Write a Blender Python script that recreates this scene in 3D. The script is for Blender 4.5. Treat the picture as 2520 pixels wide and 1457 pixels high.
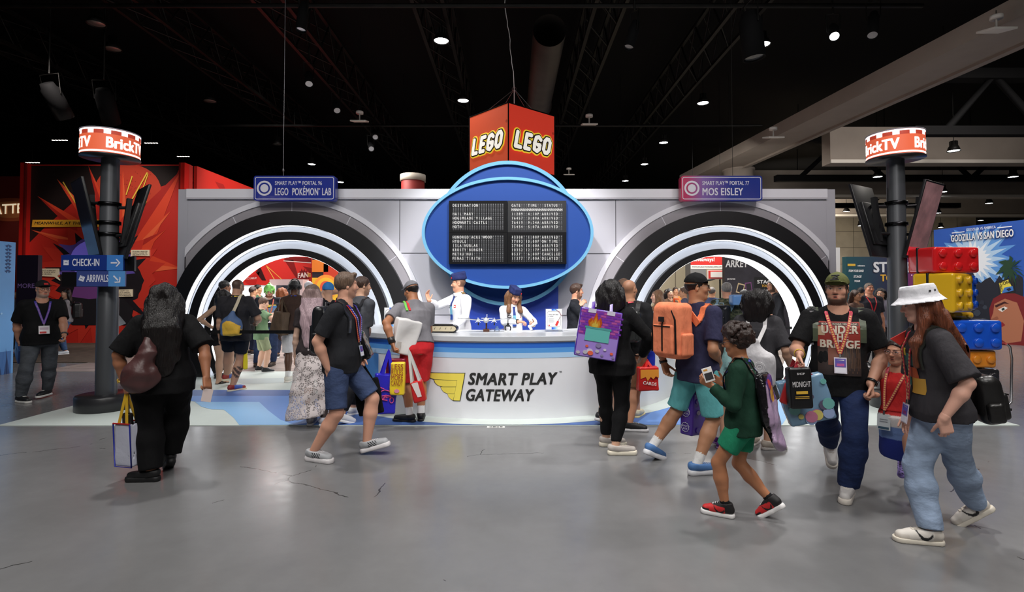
import bpy, bmesh, math, random
import numpy as np
from mathutils import Vector, Matrix
from mathutils.bvhtree import BVHTree
R_ = math.radians
SC = bpy.context.scene
COL = SC.collection
for o in list(bpy.data.objects):
 bpy.data.objects.remove(o)
# ------------------------------------------------------------------ camera
FPX, PX0, PY0, PITCH, CAMZ = 1280.0, 1260.0, 686.0, R_(1.4), 1.6
cam_d = bpy.data.cameras.new('camera')
cam = bpy.data.objects.new('camera', cam_d)
COL.objects.link(cam)
cam_d.sensor_fit = 'HORIZONTAL'
cam_d.sensor_width = 36.0
cam_d.lens = 36.0 * FPX / 2520.0
cam_d.shift_y = -(728.5 - PY0) / 2520.0
cam.location = (0, 0, CAMZ)
cam.rotation_euler = (math.pi / 2 + PITCH, 0, 0)
cam_d.clip_end = 200
SC.camera = cam
def W(px, py, Y):
 """the point of the place at depth Y that the photograph shows at px, py"""
 xr = (px - PX0) / FPX
 up = (PY0 - py) / FPX
 yd = math.cos(PITCH) - up * math.sin(PITCH)
 zd = math.sin(PITCH) + up * math.cos(PITCH)
 t = Y / yd
 return Vector((xr * t, Y, CAMZ + zd * t))
def WX(px, Y, py=717):
 return W(px, py, Y).x
def WZ(py, Y):
 return W(1260, py, Y).z
def GY(py):
 up = (PY0 - py) / FPX
 yd = math.cos(PITCH) - up * math.sin(PITCH)
 zd = math.sin(PITCH) + up * math.cos(PITCH)
 return -CAMZ / zd * yd
# ------------------------------------------------------------------ world, exposure
SC.view_settings.view_transform = 'Standard'
SC.view_settings.look = 'None'
SC.view_settings.gamma = 1.0
SC.view_settings.exposure = 0.32
SC.view_settings.use_curve_mapping = False
world = bpy.data.worlds.new('hall_dark')
SC.world = world
world.use_nodes = True
world.node_tree.nodes['Background'].inputs[0].default_value = (0.75, 0.85, 1.0, 1)
world.node_tree.nodes['Background'].inputs[1].default_value = 0.02
# ------------------------------------------------------------------ lamps
def area(name, loc, aim, size, power, col=(1, 1, 1), sizey=None):
 d = bpy.data.lights.new(name, 'AREA')
 d.energy = power
 d.color = col
 d.shape = 'RECTANGLE'
 d.size = size
 d.size_y = sizey or size
 o = bpy.data.objects.new(name, d)
 COL.objects.link(o)
 o.location = loc
 o.rotation_euler = (Vector(aim) - Vector(loc)).to_track_quat('-Z', 'Y').to_euler()
 return o
def spot(name, loc, aim, power, angle=40, col=(1, 1, 1), blend=0.5, rad=0.22):
 d = bpy.data.lights.new(name, 'SPOT')
 d.energy = power
 d.color = col
 d.spot_size = R_(angle)
 d.spot_blend = blend
 d.shadow_soft_size = rad
 o = bpy.data.objects.new(name, d)
 COL.objects.link(o)
 o.location = loc
 o.rotation_euler = (Vector(aim) - Vector(loc)).to_track_quat('-Z', 'Y').to_euler()
 return o
# rows of hall lighting above the aisle
area('hall_light', (-3.5, 0.2, 8.6), (-3.5, 2.2, 0), 4.0, 260, (1, 0.97, 0.93), 2.0)
area('hall_light', (4.0, 0.2, 8.6), (4.0, 2.2, 0), 4.0, 290, (1, 0.97, 0.93), 2.0)
area('hall_light', (0, -5.0, 8.6), (0, 3.0, 0), 6.0, 260, (1, 0.97, 0.93), 2.0)
# stage spots aimed at the stand
spot('stand_spot', (-1.9, 3.2, 8.2), (-0.2, 9.6, 1.6), 2000, 34, (1, 1, 1))
spot('stand_spot', (1.9, 3.2, 8.2), (0.1, 9.6, 1.6), 2000, 34, (1, 0.96, 0.97))
spot('stand_spot', (-5.2, 3.4, 8.2), (-4.6, 9.8, 1.9), 260, 42, (0.97, 0.97, 1))
spot('stand_spot', (5.4, 3.4, 8.2), (4.4, 9.8, 1.9), 330, 42, (1, 0.86, 0.91))
spot('counter_spot', (0.3, 1.9, 8.2), (0, 6.9, 0.7), 1000, 36, (1, 0.98, 0.96))
# spots shining out over the aisle from above the stand
spot('aisle_spot', (-3.6, 5.6, 8.2), (-2.6, 3.9, 0), 800, 62, (1, 0.97, 0.94))
spot('aisle_spot', (3.0, 5.6, 8.2), (2.9, 3.9, 0), 880, 62, (1, 0.97, 0.94))
spot('aisle_spot', (7.6, 5.6, 8.2), (5.0, 3.9, 0), 640, 56, (1, 0.95, 0.92))
# floodlight on the comic wall, lamps in the spaces behind the portals, the hall to the right; some added as fill
spot('comic_wall_spot', (-10.2, 11.0, 7.8), (-12.4, 16.2, 2.9), 1000, 46, (1, 0.9, 0.82))
spot('comic_wall_spot', (-17.0, 12.5, 7.0), (-16.8, 17.5, 3.6), 260, 34, (1, 0.8, 0.6))
spot('comic_wall_spot', (-6.5, 15.5, 8.8), (-10.0, 20.0, 4.6), 700, 60, (1, 0.9, 0.85))  # added to brighten the dark red side wall; no such lamp known
area('lab_light', (-4.6, 12.7, 3.3), (-4.6, 12.7, 0), 3.6, 230, (1, 0.98, 0.95), 2.4)
area('market_light', (5.0, 12.7, 3.3), (5.0, 12.7, 0), 3.6, 210, (1, 0.97, 0.92), 2.4)
area('lab_light', (-5.6, 17.0, 6.4), (-5.6, 20.0, 1), 3.0, 420, (1, 0.95, 0.9), 2.0)
area('market_light', (7.0, 17.5, 6.0), (7.4, 20.5, 1), 3.0, 300, (1, 0.95, 0.85), 2.0)
area('east_hall_light', (12.5, 12.0, 7.6), (13.2, 14.2, 0), 4.0, 480, (1, 0.93, 0.85), 2.0)
area('east_hall_light', (16.0, 30.0, 5.4), (19.0, 38.0, 3), 3.0, 900, (1, 0.9, 0.74), 2.0)  # added fill that lifts the dark concrete wall, not a known lamp
spot('blue_wall_spot', (-7.4, 8.2, 5.5), (-9.7, 9.4, 1.4), 110, 60, (0.75, 0.88, 1))
# ------------------------------------------------------------------ materials
MATS = {}
def srgb(c):
 return tuple(((v / 12.92) if v <= 0.04045 else ((v + 0.055) / 1.055) ** 2.4) for v in c)
def rgb(r, g, b):
 return srgb((r / 255.0, g / 255.0, b / 255.0))
def mat(name, col, rough=0.6, metal=0.0, emit=0.0, bump=0.0, bscale=40.0, var=0.0, vscale=6.0, vcol=False, coat=0.0,
  alpha=1.0, trans=0.0, stretch=None, spec=0.5, ecol=None, bdist=.01):
 if name in MATS:
  return MATS[name]
 m = bpy.data.materials.new(name)
 MATS[name] = m
 m.use_nodes = True
 nt = m.node_tree
 b = nt.nodes['Principled BSDF']
 c4 = (*col, 1)
 b.inputs['Base Color'].default_value = c4
 b.inputs['Roughness'].default_value = rough
 b.inputs['Metallic'].default_value = metal
 b.inputs['Coat Weight'].default_value = coat
 b.inputs['Alpha'].default_value = alpha
 b.inputs['Transmission Weight'].default_value = trans
 b.inputs['Specular IOR Level'].default_value = spec
 if emit:
  b.inputs['Emission Color'].default_value = (*(ecol or col), 1)
  b.inputs['Emission Strength'].default_value = emit
 src = None
 if vcol:
  at = nt.nodes.new('ShaderNodeAttribute')
  at.attribute_name = 'Col'
  src = at.outputs['Color']
  if emit:
   nt.links.new(src, b.inputs['Emission Color'])
 tc = None
 if bump or var:
  tc = nt.nodes.new('ShaderNodeTexCoord')
  mp = nt.nodes.new('ShaderNodeMapping')
  nt.links.new(tc.outputs['Object'], mp.inputs['Vector'])
  if stretch:
   mp.inputs['Scale'].default_value = stretch
 if var:
  n = nt.nodes.new('ShaderNodeTexNoise')
  n.inputs['Scale'].default_value = vscale
  n.inputs['Detail'].default_value = 4
  nt.links.new(mp.outputs['Vector'], n.inputs['Vector'])
  mr = nt.nodes.new('ShaderNodeMapRange')
  mr.inputs['From Min'].default_value = 0.3
  mr.inputs['From Max'].default_value = 0.7
  mr.inputs['To Min'].default_value = 1 - var
  mr.inputs['To Max'].default_value = 1 + var
  nt.links.new(n.outputs['Fac'], mr.inputs['Value'])
  mx = nt.nodes.new('ShaderNodeMix')
  mx.data_type = 'RGBA'
  mx.blend_type = 'MULTIPLY'
  mx.inputs['Factor'].default_value = 1
  if src:
   nt.links.new(src, mx.inputs['A'])
  else:
   mx.inputs['A'].default_value = c4
  nt.links.new(mr.outputs['Result'], mx.inputs['B'])
  src = mx.outputs['Result']
 if src:
  nt.links.new(src, b.inputs['Base Color'])
 if bump:
  n2 = nt.nodes.new('ShaderNodeTexNoise')
  n2.inputs['Scale'].default_value = bscale
  n2.inputs['Detail'].default_value = 3
  nt.links.new(mp.outputs['Vector'], n2.inputs['Vector'])
  bp = nt.nodes.new('ShaderNodeBump')
  bp.inputs['Strength'].default_value = bump
  bp.inputs['Distance'].default_value = bdist
  nt.links.new(n2.outputs['Fac'], bp.inputs['Height'])
  nt.links.new(bp.outputs['Normal'], b.inputs['Normal'])
 return m
def cm(r, g, b, kind='cloth'):
 """a plain material of a given colour (0-255) and finish"""
 key = '%s_%d_%d_%d' % (kind, r, g, b)
 c = rgb(r, g, b)
 if kind == 'cloth':
  return mat(key, c, 0.85, bump=0.38, bscale=20, var=0.14, vscale=11, spec=0.2, stretch=(1, 1, .55), bdist=.03)
 if kind == 'denim':
  return mat(key, c, 0.8, bump=0.28, bscale=20, var=0.26, vscale=9, spec=0.2, bdist=.03, stretch=(1, 1, 1.6))
 if kind == 'plastic':
  return mat(key, c, 0.35)
 if kind == 'gloss':
  return mat(key, c, 0.15, coat=0.4)
 if kind == 'vinyl':
  return mat(key, c, 0.32, bump=0.25, bscale=22)
 if kind == 'print':
  return mat(key, c, 0.55)
 if kind == 'metal':
  return mat(key, c, 0.3, metal=1.0)
 if kind == 'glow':
  return mat(key, c, 0.5, emit=1.0)
 if kind == 'hair':
  return mat(key, c, 0.34, bump=.8, bscale=30, var=0.45, vscale=26, stretch=(6, 6, 0.35), spec=.5)
 return mat(key, c, 0.6)
# ------------------------------------------------------------------ objects
def tag(o, label=None, cat=None, group=None, kind=None):
 if label:
  o['label'] = label
 if cat:
  o['category'] = cat
 if group:
  o['group'] = group
 if kind:
  o['kind'] = kind
 return o
def empty(name, loc, label=None, cat=None, group=None, rz=0.0):
 o = bpy.data.objects.new(name, None)
 COL.objects.link(o)
 o.location = loc
 o.rotation_euler = (0, 0, rz)
 o.empty_display_size = 0.1
 return tag(o, label, cat, group)
def copy_tree(o, parent=None):
 c = o.copy()
 COL.objects.link(c)
 if parent:
  c.parent = parent
 for ch in list(o.children):
  copy_tree(ch, c)
 return c
class MB:
 """collects shapes into one mesh with several materials"""
 def __init__(s):
  s.v, s.f, s.m, s.mats, s.smooth = [], [], [], [], []
 def mi(s, m):
  if m not in s.mats:
   s.mats.append(m)
  return s.mats.index(m)
 def add(s, vs, fs, m, smooth=False, M=None):
  b = len(s.v)
  if M is not None:
   vs = [M @ Vector(v) for v in vs]
  s.v.extend([tuple(v) for v in vs])
  i = s.mi(m)
  for f in fs:
   s.f.append([b + k for k in f])
   s.m.append(i)
   s.smooth.append(smooth)
  return s
 def box(s, c, d, m, M=None, bevel=0.0, rot=None):
  x, y, z = d[0] / 2, d[1] / 2, d[2] / 2
  T = Matrix.Translation(c)
  if rot is not None:
   T = T @ rot.to_4x4()
  if M is not None:
   T = M @ T
  if bevel > 0:
   bm = bmesh.new()
   bmesh.ops.create_cube(bm, size=1)
   bmesh.ops.scale(bm, vec=d, verts=bm.verts)
   bmesh.ops.bevel(bm, geom=bm.edges[:], offset=bevel, segments=3, profile=0.5, affect='EDGES')
   bm.verts.index_update()
   vs = [v.co.copy() for v in bm.verts]
   fs = [[v.index for v in f.verts] for f in bm.faces]
   bm.free()
   return s.add(vs, fs, m, True, T)
  vs = [(-x, -y, -z), (x, -y, -z), (x, y, -z), (-x, y, -z), (-x, -y, z), (x, -y, z), (x, y, z), (-x, y, z)]
  fs = [(0, 3, 2, 1), (4, 5, 6, 7), (0, 1, 5, 4), (1, 2, 6, 5), (2, 3, 7, 6), (3, 0, 4, 7)]
  return s.add(vs, fs, m, False, T)
 def tube(s, pts, r, m, n=10, caps=True, r2=None, closed=False):
  pts = [Vector(p) for p in pts]
  k = len(pts)
  rs = r if isinstance(r, (list, tuple)) else [r + ((r2 if r2 is not None else r) - r) * i / max(1, k - 1) for i in range(k)]
  vs, fs = [], []
  prev = None
  for i, p in enumerate(pts):
   a = pts[max(0, i - 1)] if not closed else pts[i - 1]
   b = pts[min(k - 1, i + 1)] if not closed else pts[(i + 1) % k]
   t = (b - a)
   t = t.normalized() if t.length > 1e-9 else Vector((0, 0, 1))
   if prev is None:
    u = t.orthogonal().normalized()
   else:
    u = (prev - t * prev.dot(t))
    u = u.normalized() if u.length > 1e-6 else t.orthogonal().normalized()
   prev = u
   w = t.cross(u)
   for j in range(n):
    an = 2 * math.pi * j / n
    vs.append(p + u * math.cos(an) * rs[i] + w * math.sin(an) * rs[i])
  for i in range(k if closed else k - 1):
   i2 = (i + 1) % k
   for j in range(n):
    fs.append((i * n + j, i * n + (j + 1) % n, i2 * n + (j + 1) % n, i2 * n + j))
  s.add(vs, fs, m, True)
  if caps and not closed:
   s.add(vs[:n], [tuple(reversed(range(n)))], m)
   s.add(vs[-n:], [tuple(range(n))], m)
  return s
 def ribbon(s, pts, nrm, w, m, th=0.004, smooth=True):
  """flat band through pts; nrm: outward normal at each point"""
  pts = [Vector(p) for p in pts]
  k = len(pts)
  vs, fs = [], []
  for i, p in enumerate(pts):
   t = (pts[min(k - 1, i + 1)] - pts[max(0, i - 1)])
   t = t.normalized() if t.length > 1e-9 else Vector((0, 0, 1))
   nn = Vector(nrm[i] if isinstance(nrm, list) else nrm)
   sd = t.cross(nn)
   sd = sd.normalized() if sd.length > 1e-6 else t.orthogonal().normalized()
   nn = sd.cross(t).normalized()
   ww = w[i] if isinstance(w, (list, tuple)) else w
   for q in (-1, 1):
    vs.append(p + sd * q * ww / 2 + nn * th / 2)
   for q in (1, -1):
    vs.append(p + sd * q * ww / 2 - nn * th / 2)
  for i in range(k - 1):
   for j in range(4):
    fs.append((i * 4 + j, i * 4 + (j + 1) % 4, i * 4 + 4 + (j + 1) % 4, i * 4 + 4 + j))
  fs.append((3, 2, 1, 0))
  e = (k - 1) * 4
  fs.append((e, e + 1, e + 2, e + 3))
  return s.add(vs, fs, m, False)
 def lathe(s, prof, m, n=32, M=None, a0=0.0, a1=2 * math.pi, smooth=True):
  full = abs(a1 - a0 - 2 * math.pi) < 1e-6
  cols = n if full else n + 1
  vs, fs = [], []
  for i in range(cols):
   a = a0 + (a1 - a0) * i / n
   for (r, z) in prof:
    vs.append((r * math.cos(a), r * math.sin(a), z))
  k = len(prof)
  for i in range(n):
   i2 = (i + 1) % cols
   for j in range(k - 1):
    fs.append((i * k + j, i2 * k + j, i2 * k + j + 1, i * k + j + 1))
  return s.add(vs, fs, m, smooth, M)
 def prism(s, poly, d0, d1, m, M=None, smooth=False):
  """polygon in local xz, extruded along local y from d0 to d1"""
  n = len(poly)
  vs = [(x, d0, z) for x, z in poly] + [(x, d1, z) for x, z in poly]
  fs = [tuple(range(n)), tuple(range(2 * n - 1, n - 1, -1))]
  s.add(vs, fs, m, False, M)
  s.add(vs, [(i, i + n, (i + 1) % n + n, (i + 1) % n) for i in range(n)], m, smooth, M)
  return s
 def poly(s, pts, m, M=None):
  return s.add(pts, [tuple(range(len(pts)))], m, False, M)
 def grid(s, rows, m, smooth=True, M=None, th=0.0):
  nr, nc = len(rows), len(rows[0])
  vs = [p for r in rows for p in r]
  fs = [(i * nc + j, i * nc + j + 1, (i + 1) * nc + j + 1, (i + 1) * nc + j) for i in range(nr - 1) for j in range(nc - 1)]
  return s.add(vs, fs, m, smooth, M)
 def text(s, body, size, m, M, align='CENTER', bold=0.0, shear=0.0, sx=1.0, space=1.0, fn=None, fit=None):
  vs, fs = glyphs(body, align, bold, shear, space)
  if fit:
   sx = fit / (size * max(1e-6, max(v[0] for v in vs) - min(v[0] for v in vs)))
   if align == 'LEFT':
    m0 = min(v[0] for v in vs)
    vs = [(v[0] - m0, v[1], v[2]) for v in vs]
  pts = [Vector((v[0] * size * sx, -v[2] * min(size, .25) * .6, v[1] * size)) for v in vs]
  if fn:
   pts = [fn(p) for p in pts]
  return s.add(pts, fs, m, False, M)
 def build(s, name, parent=None, loc=None, M=None):
  me = bpy.data.meshes.new(name)
  me.from_pydata(s.v, [], s.f)
  for m in s.mats:
   me.materials.append(m)
  me.polygons.foreach_set('material_index', s.m)
  me.polygons.foreach_set('use_smooth', s.smooth)
  me.update()
  o = bpy.data.objects.new(name, me)
  COL.objects.link(o)
  if parent:
   o.parent = parent
  if loc is not None:
   o.location = loc
  if M is not None:
   o.matrix_local = M
  return o
_GL = {}
def glyphs(body, align='CENTER', bold=0.0, shear=0.0, space=1.0, cut=0.0):
 key = (body, align, bold, shear, space, cut)
 if key in _GL:
  return _GL[key]
 cu = bpy.data.curves.new('lettering', 'FONT')
 cu.body = body
 cu.align_x = align
 cu.align_y = 'CENTER'
 cu.shear = shear
 cu.space_character = space * (1 + bold * .9)
 cu.resolution_u = 3
 o = bpy.data.objects.new('lettering', cu)
 COL.objects.link(o)
 dg = bpy.context.evaluated_depsgraph_get()
 me = bpy.data.meshes.new_from_object(o.evaluated_get(dg))
 if cut:
  bm = bmesh.new()
  bm.from_mesh(me)
  xs = [v.co.x for v in bm.verts]
  x = min(xs) + cut
  while x < max(xs):
   bmesh.ops.bisect_plane(bm, geom=bm.verts[:] + bm.edges[:] + bm.faces[:], plane_co=(x, 0, 0), plane_no=(1, 0, 0))
   x += cut
  bm.to_mesh(me)
  bm.free()
 v0 = [tuple(v.co) for v in me.vertices]
 f0 = [tuple(p.vertices) for p in me.polygons]
 vs, fs = [], []
 b = bold * .8
 # a heavier stroke: the letter printed a few times, slightly apart
 for k, (dx, dy) in enumerate(((0, 0), (b, b * .6), (-b, b * .6), (-b, -b * .6), (b, -b * .6), (b, 0), (-b, 0)) if bold else ((0, 0),)):
  n = len(vs)
  vs += [(x + dx, y + dy, -.0035 * k) for x, y, z in v0]
  fs += [tuple(n + i for i in f) for f in f0]
 bpy.data.objects.remove(o)
 bpy.data.curves.remove(cu)
 bpy.data.meshes.remove(me)
 _GL[key] = (vs, fs)
 return vs, fs
def frame(origin, x, z):
 """local axes: x to the right, z up, y into the surface"""
 x = Vector(x).normalized()
 z = Vector(z).normalized()
 y = z.cross(x)
 M = Matrix((x, y, z)).transposed().to_4x4()
 M.translation = Vector(origin)
 return M
def arcpts(cx, cz, r, a0, a1, n, rz=None):
 return [(cx + r * math.cos(a0 + (a1 - a0) * i / n), cz + (rz or r) * math.sin(a0 + (a1 - a0) * i / n)) for i in range(n + 1)]
def rrect(w, h, r, n=5):
 p = []
 for cx, cz, a in ((w / 2 - r, h / 2 - r, 0), (-w / 2 + r, h / 2 - r, 90), (-w / 2 + r, -h / 2 + r, 180), (w / 2 - r, -h / 2 + r, 270)):
  p += arcpts(cx, cz, r, R_(a), R_(a + 90), n)
 return p
# ------------------------------------------------------------------ implicit surfaces
def _smin(a, b, k):
 h = np.maximum(k - np.abs(a - b), 0.0) / k
 return np.minimum(a, b) - h * h * k * 0.25
def A(v):
 return np.array(v, dtype=np.float64)
class SDF:
 def __init__(s, h):
  s.h = h
  s.ops = []
  s.lo = A((1e9,) * 3)
  s.hi = A((-1e9,) * 3)
  s.post = []
 def _add(s, fn, lo, hi, k, op):
  lo, hi = A(lo), A(hi)
  s.ops.append((fn, lo, hi, k, op))
  if op == 'u':
   s.lo = np.minimum(s.lo, lo)
   s.hi = np.maximum(s.hi, hi)
  return s
 def cone(s, a, b, ra, rb, k=0.02, op='u', flat=None, cuts=None):
  a, b = A(a), A(b)
  ba = b - a
  L2 = max(1e-12, float(ba @ ba))
  r = max(ra, rb)
  def fn(x, y, z):
   px, py, pz = x - a[0], y - a[1], z - a[2]
   t = np.clip((px * ba[0] + py * ba[1] + pz * ba[2]) / L2, 0, 1)
   qx, qy, qz = px - t * ba[0], py - t * ba[1], pz - t * ba[2]
   d2 = qx * qx + qy * qy + qz * qz
   if flat is not None:
    n, f = flat
    c = qx * n[0] + qy * n[1] + qz * n[2]
    d2 = d2 + c * c * (1.0 / (f * f) - 1.0)
   d = np.sqrt(d2) - (ra + (rb - ra) * t)
   if flat is not None:
    d = d * min(1.0, flat[1] * 1.2)
   if cuts:
    for p0, n in cuts:
     d = np.maximum(d, (x - p0[0]) * n[0] + (y - p0[1]) * n[1] + (z - p0[2]) * n[2])
   return d
  e = r * (flat[1] if flat and flat[1] > 1 else 1.0)
  return s._add(fn, np.minimum(a, b) - e, np.maximum(a, b) + e, k, op)
 def chain(s, pts, rs, k=0.02, op='u', flat=None):
  for i in range(len(pts) - 1):
   s.cone(pts[i], pts[i + 1], rs[i], rs[i + 1], k, op, flat)
  return s
 def ball(s, c, r, k=0.02, op='u'):
  return s.cone(c, c, r, r, k, op)
 def ell(s, c, Rm, rad, k=0.02, op='u', cuts=None):
  c = A(c)
  Rm = A(Rm)
  rad = A(rad)
  def fn(x, y, z):
   px, py, pz = x - c[0], y - c[1], z - c[2]
   q = [px * Rm[0][i] + py * Rm[1][i] + pz * Rm[2][i] for i in range(3)]
   k0 = np.sqrt((q[0] / rad[0]) ** 2 + (q[1] / rad[1]) ** 2 + (q[2] / rad[2]) ** 2)
   k1 = np.sqrt((q[0] / rad[0] ** 2) ** 2 + (q[1] / rad[1] ** 2) ** 2 + (q[2] / rad[2] ** 2) ** 2)
   d = k0 * (k0 - 1.0) / np.maximum(k1, 1e-9)
   if cuts:
    for p0, n in cuts:
     d = np.maximum(d, (x - p0[0]) * n[0] + (y - p0[1]) * n[1] + (z - p0[2]) * n[2])
   return d
  m = np.sqrt((Rm ** 2) @ (rad ** 2))
  return s._add(fn, c - m, c + m, k, op)
 def box(s, c, Rm, half, r, k=0.02, op='u', taper=0.0):
  c = A(c)
  Rm = A(Rm)
  half = A(half)
  def fn(x, y, z):
   px, py, pz = x - c[0], y - c[1], z - c[2]
   q = [px * Rm[0][i] + py * Rm[1][i] + pz * Rm[2][i] for i in range(3)]
   if taper:
    sc = 1.0 + taper * q[2] / half[2]
    q[0] = q[0] / sc
   u = [np.abs(q[i]) - (half[i] - r) for i in range(3)]
   return np.sqrt(sum(np.maximum(v, 0) ** 2 for v in u)) + np.minimum(np.maximum(np.maximum(u[0], u[1]), u[2]), 0) - r
  m = np.abs(Rm) @ (half * (1 + abs(taper)))
  return s._add(fn, c - m, c + m, k, op)
 def tubeprof(s, o, Rm, secs, k=0.02, op='u', p=2.3, cuts=None):
  """elliptic sections along Rm[:,2]; secs: (t, half width, half depth, centre along Rm[:,1], centre along Rm[:,0])"""
  o = A(o)
  Rm = A(Rm)
  T = [q[0] for q in secs]
  HA = [q[1] for q in secs]
  HB = [q[2] for q in secs]
  CF = [q[3] if len(q) > 3 else 0.0 for q in secs]
  CR = [q[4] if len(q) > 4 else 0.0 for q in secs]
  def fn(x, y, z):
   px, py, pz = x - o[0], y - o[1], z - o[2]
   q = [px * Rm[0][i] + py * Rm[1][i] + pz * Rm[2][i] for i in range(3)]
   t = q[2]
   a = np.interp(t, T, HA)
   b = np.interp(t, T, HB)
   u = np.abs(q[0] - np.interp(t, T, CR)) / a
   v = np.abs(q[1] - np.interp(t, T, CF)) / b
   g = (u ** p + v ** p) ** (1.0 / p)
   d = (g - 1.0) * np.minimum(a, b)
   d = np.maximum(d, np.maximum(T[0] - t, t - T[-1]))
   if cuts:
    for p0, n in cuts:
     d = np.maximum(d, (x - p0[0]) * n[0] + (y - p0[1]) * n[1] + (z - p0[2]) * n[2])
   return d
  w = max(max(HA), max(HB)) + max(max(np.abs(CF)), max(np.abs(CR)))
  c0 = o + Rm[:, 2] * T[0]
  c1 = o + Rm[:, 2] * T[-1]
  return s._add(fn, np.minimum(c0, c1) - w, np.maximum(c0, c1) + w, k, op)
 def cut(s, p0, n, k=0.0):
  """keep the side the normal points away from"""
  p0, n = A(p0), A(n)
  n = n / np.linalg.norm(n)
  s.ops.append((lambda x, y, z: (x - p0[0]) * n[0] + (y - p0[1]) * n[1] + (z - p0[2]) * n[2], None, None, k, 'i'))
  return s
 def fold(s, amp, freq, seed=0, axis=None):
  s.post.append((amp, freq, seed, axis))
  return s
 def mesh(s):
  h = s.h
  lo = s.lo - 2.5 * h
  n = np.maximum(4, np.ceil((s.hi + 2.5 * h - lo) / h).astype(int) + 1)
  ax = [lo[i] + h * np.arange(n[i]) for i in range(3)]
  G = np.full(tuple(n), 0.35)
  for fn, plo, phi, k, op in s.ops:
   if op == 'i':
    d = fn(ax[0][:, None, None], ax[1][None, :, None], ax[2][None, None, :])
    G = np.maximum(G, d) if not k else -_smin(-G, -d, k)
    continue
   mgn = k + 2 * h
   sl = []
   for i in range(3):
    i0 = max(0, int(math.floor((plo[i] - mgn - lo[i]) / h)))
    i1 = min(n[i], int(math.ceil((phi[i] + mgn - lo[i]) / h)) + 1)
    sl.append(slice(i0, max(i0, i1)))
   if any(q.stop <= q.start for q in sl):
    continue
   d = fn(ax[0][sl[0]][:, None, None], ax[1][sl[1]][None, :, None], ax[2][sl[2]][None, None, :])
   sub = G[sl[0], sl[1], sl[2]]
   kk = max(k, 1e-5)
   if op == 'u':
    G[sl[0], sl[1], sl[2]] = _smin(sub, d, kk)
   else:
    G[sl[0], sl[1], sl[2]] = -_smin(-sub, d, kk)
  for amp, freq, seed, axis in s.post:
   rg = np.random.RandomState(seed)
   X, Y, Z = ax[0][:, None, None], ax[1][None, :, None], ax[2][None, None, :]
   tot = 0
   for q in range(5):
    w = rg.normal(size=3)
    if axis is not None:
     w = w - A(axis) * (w @ A(axis)) * 0.75
    w = w / np.linalg.norm(w) * freq * (0.6 + 0.9 * rg.rand())
    w2 = rg.normal(size=3) * freq * 0.35
    tot = tot + np.sin(X * w[0] + Y * w[1] + Z * w[2] + 1.6 * np.sin(X * w2[0] + Y * w2[1] + Z * w2[2] + q) + rg.rand() * 6)
   G = G + amp * tot / 2.2
  return nets(G, lo, h)
_CE = [((0, 0, 0), (1, 0, 0)), ((0, 1, 0), (1, 1, 0)), ((0, 0, 1), (1, 0, 1)), ((0, 1, 1), (1, 1, 1)),
 ((0, 0, 0), (0, 1, 0)), ((1, 0, 0), (1, 1, 0)), ((0, 0, 1), (0, 1, 1)), ((1, 0, 1), (1, 1, 1)),
 ((0, 0, 0), (0, 0, 1)), ((1, 0, 0), (1, 0, 1)), ((0, 1, 0), (0, 1, 1)), ((1, 1, 0), (1, 1, 1))]
def nets(G, lo, h):
 ins = G < 0
 n = G.shape
 cnt = np.zeros((n[0] - 1, n[1] - 1, n[2] - 1), dtype=np.int8)
 for a in (0, 1):
  for b in (0, 1):
   for c in (0, 1):
    cnt += ins[a:n[0] - 1 + a, b:n[1] - 1 + b, c:n[2] - 1 + c]
 act = (cnt > 0) & (cnt < 8)
 I = np.argwhere(act)
 idx = np.full(cnt.shape, -1, dtype=np.int64)
 idx[act] = np.arange(len(I))
 acc = np.zeros((len(I), 3))
 num = np.zeros(len(I))
 for e0, e1 in _CE:
  g0 = G[I[:, 0] + e0[0], I[:, 1] + e0[1], I[:, 2] + e0[2]]
  g1 = G[I[:, 0] + e1[0], I[:, 1] + e1[1], I[:, 2] + e1[2]]
  x = (g0 < 0) != (g1 < 0)
  t = np.where(x, g0 / np.where(x, g0 - g1, 1.0), 0.0)
  for d in range(3):
   acc[:, d] += np.where(x, e0[d] + t * (e1[d] - e0[d]), 0.0)
  num += x
 V = (acc / num[:, None] + I) * h + lo
 F = []
 for d in range(3):
  a = [slice(None)] * 3
  b = [slice(None)] * 3
  a[d] = slice(0, -1)
  b[d] = slice(1, None)
  s0, s1 = ins[tuple(a)], ins[tuple(b)]
  E = np.argwhere(s0 != s1)
  u, v = (d + 1) % 3, (d + 2) % 3
  ok = (E[:, u] > 0) & (E[:, v] > 0) & (E[:, u] < n[u] - 1) & (E[:, v] < n[v] - 1)
  E = E[ok]
  q = []
  for du, dv in ((-1, -1), (0, -1), (0, 0), (-1, 0)):
   C = E.copy()
   C[:, u] += du
   C[:, v] += dv
   q.append(idx[C[:, 0], C[:, 1], C[:, 2]])
  Q = np.stack(q, 1)
  flip = ~s0[E[:, 0], E[:, 1], E[:, 2]]
  Q[flip] = Q[flip][:, ::-1]
  F.append(Q)
 F = np.concatenate(F) if F else np.zeros((0, 4), int)
 return V, F
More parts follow.
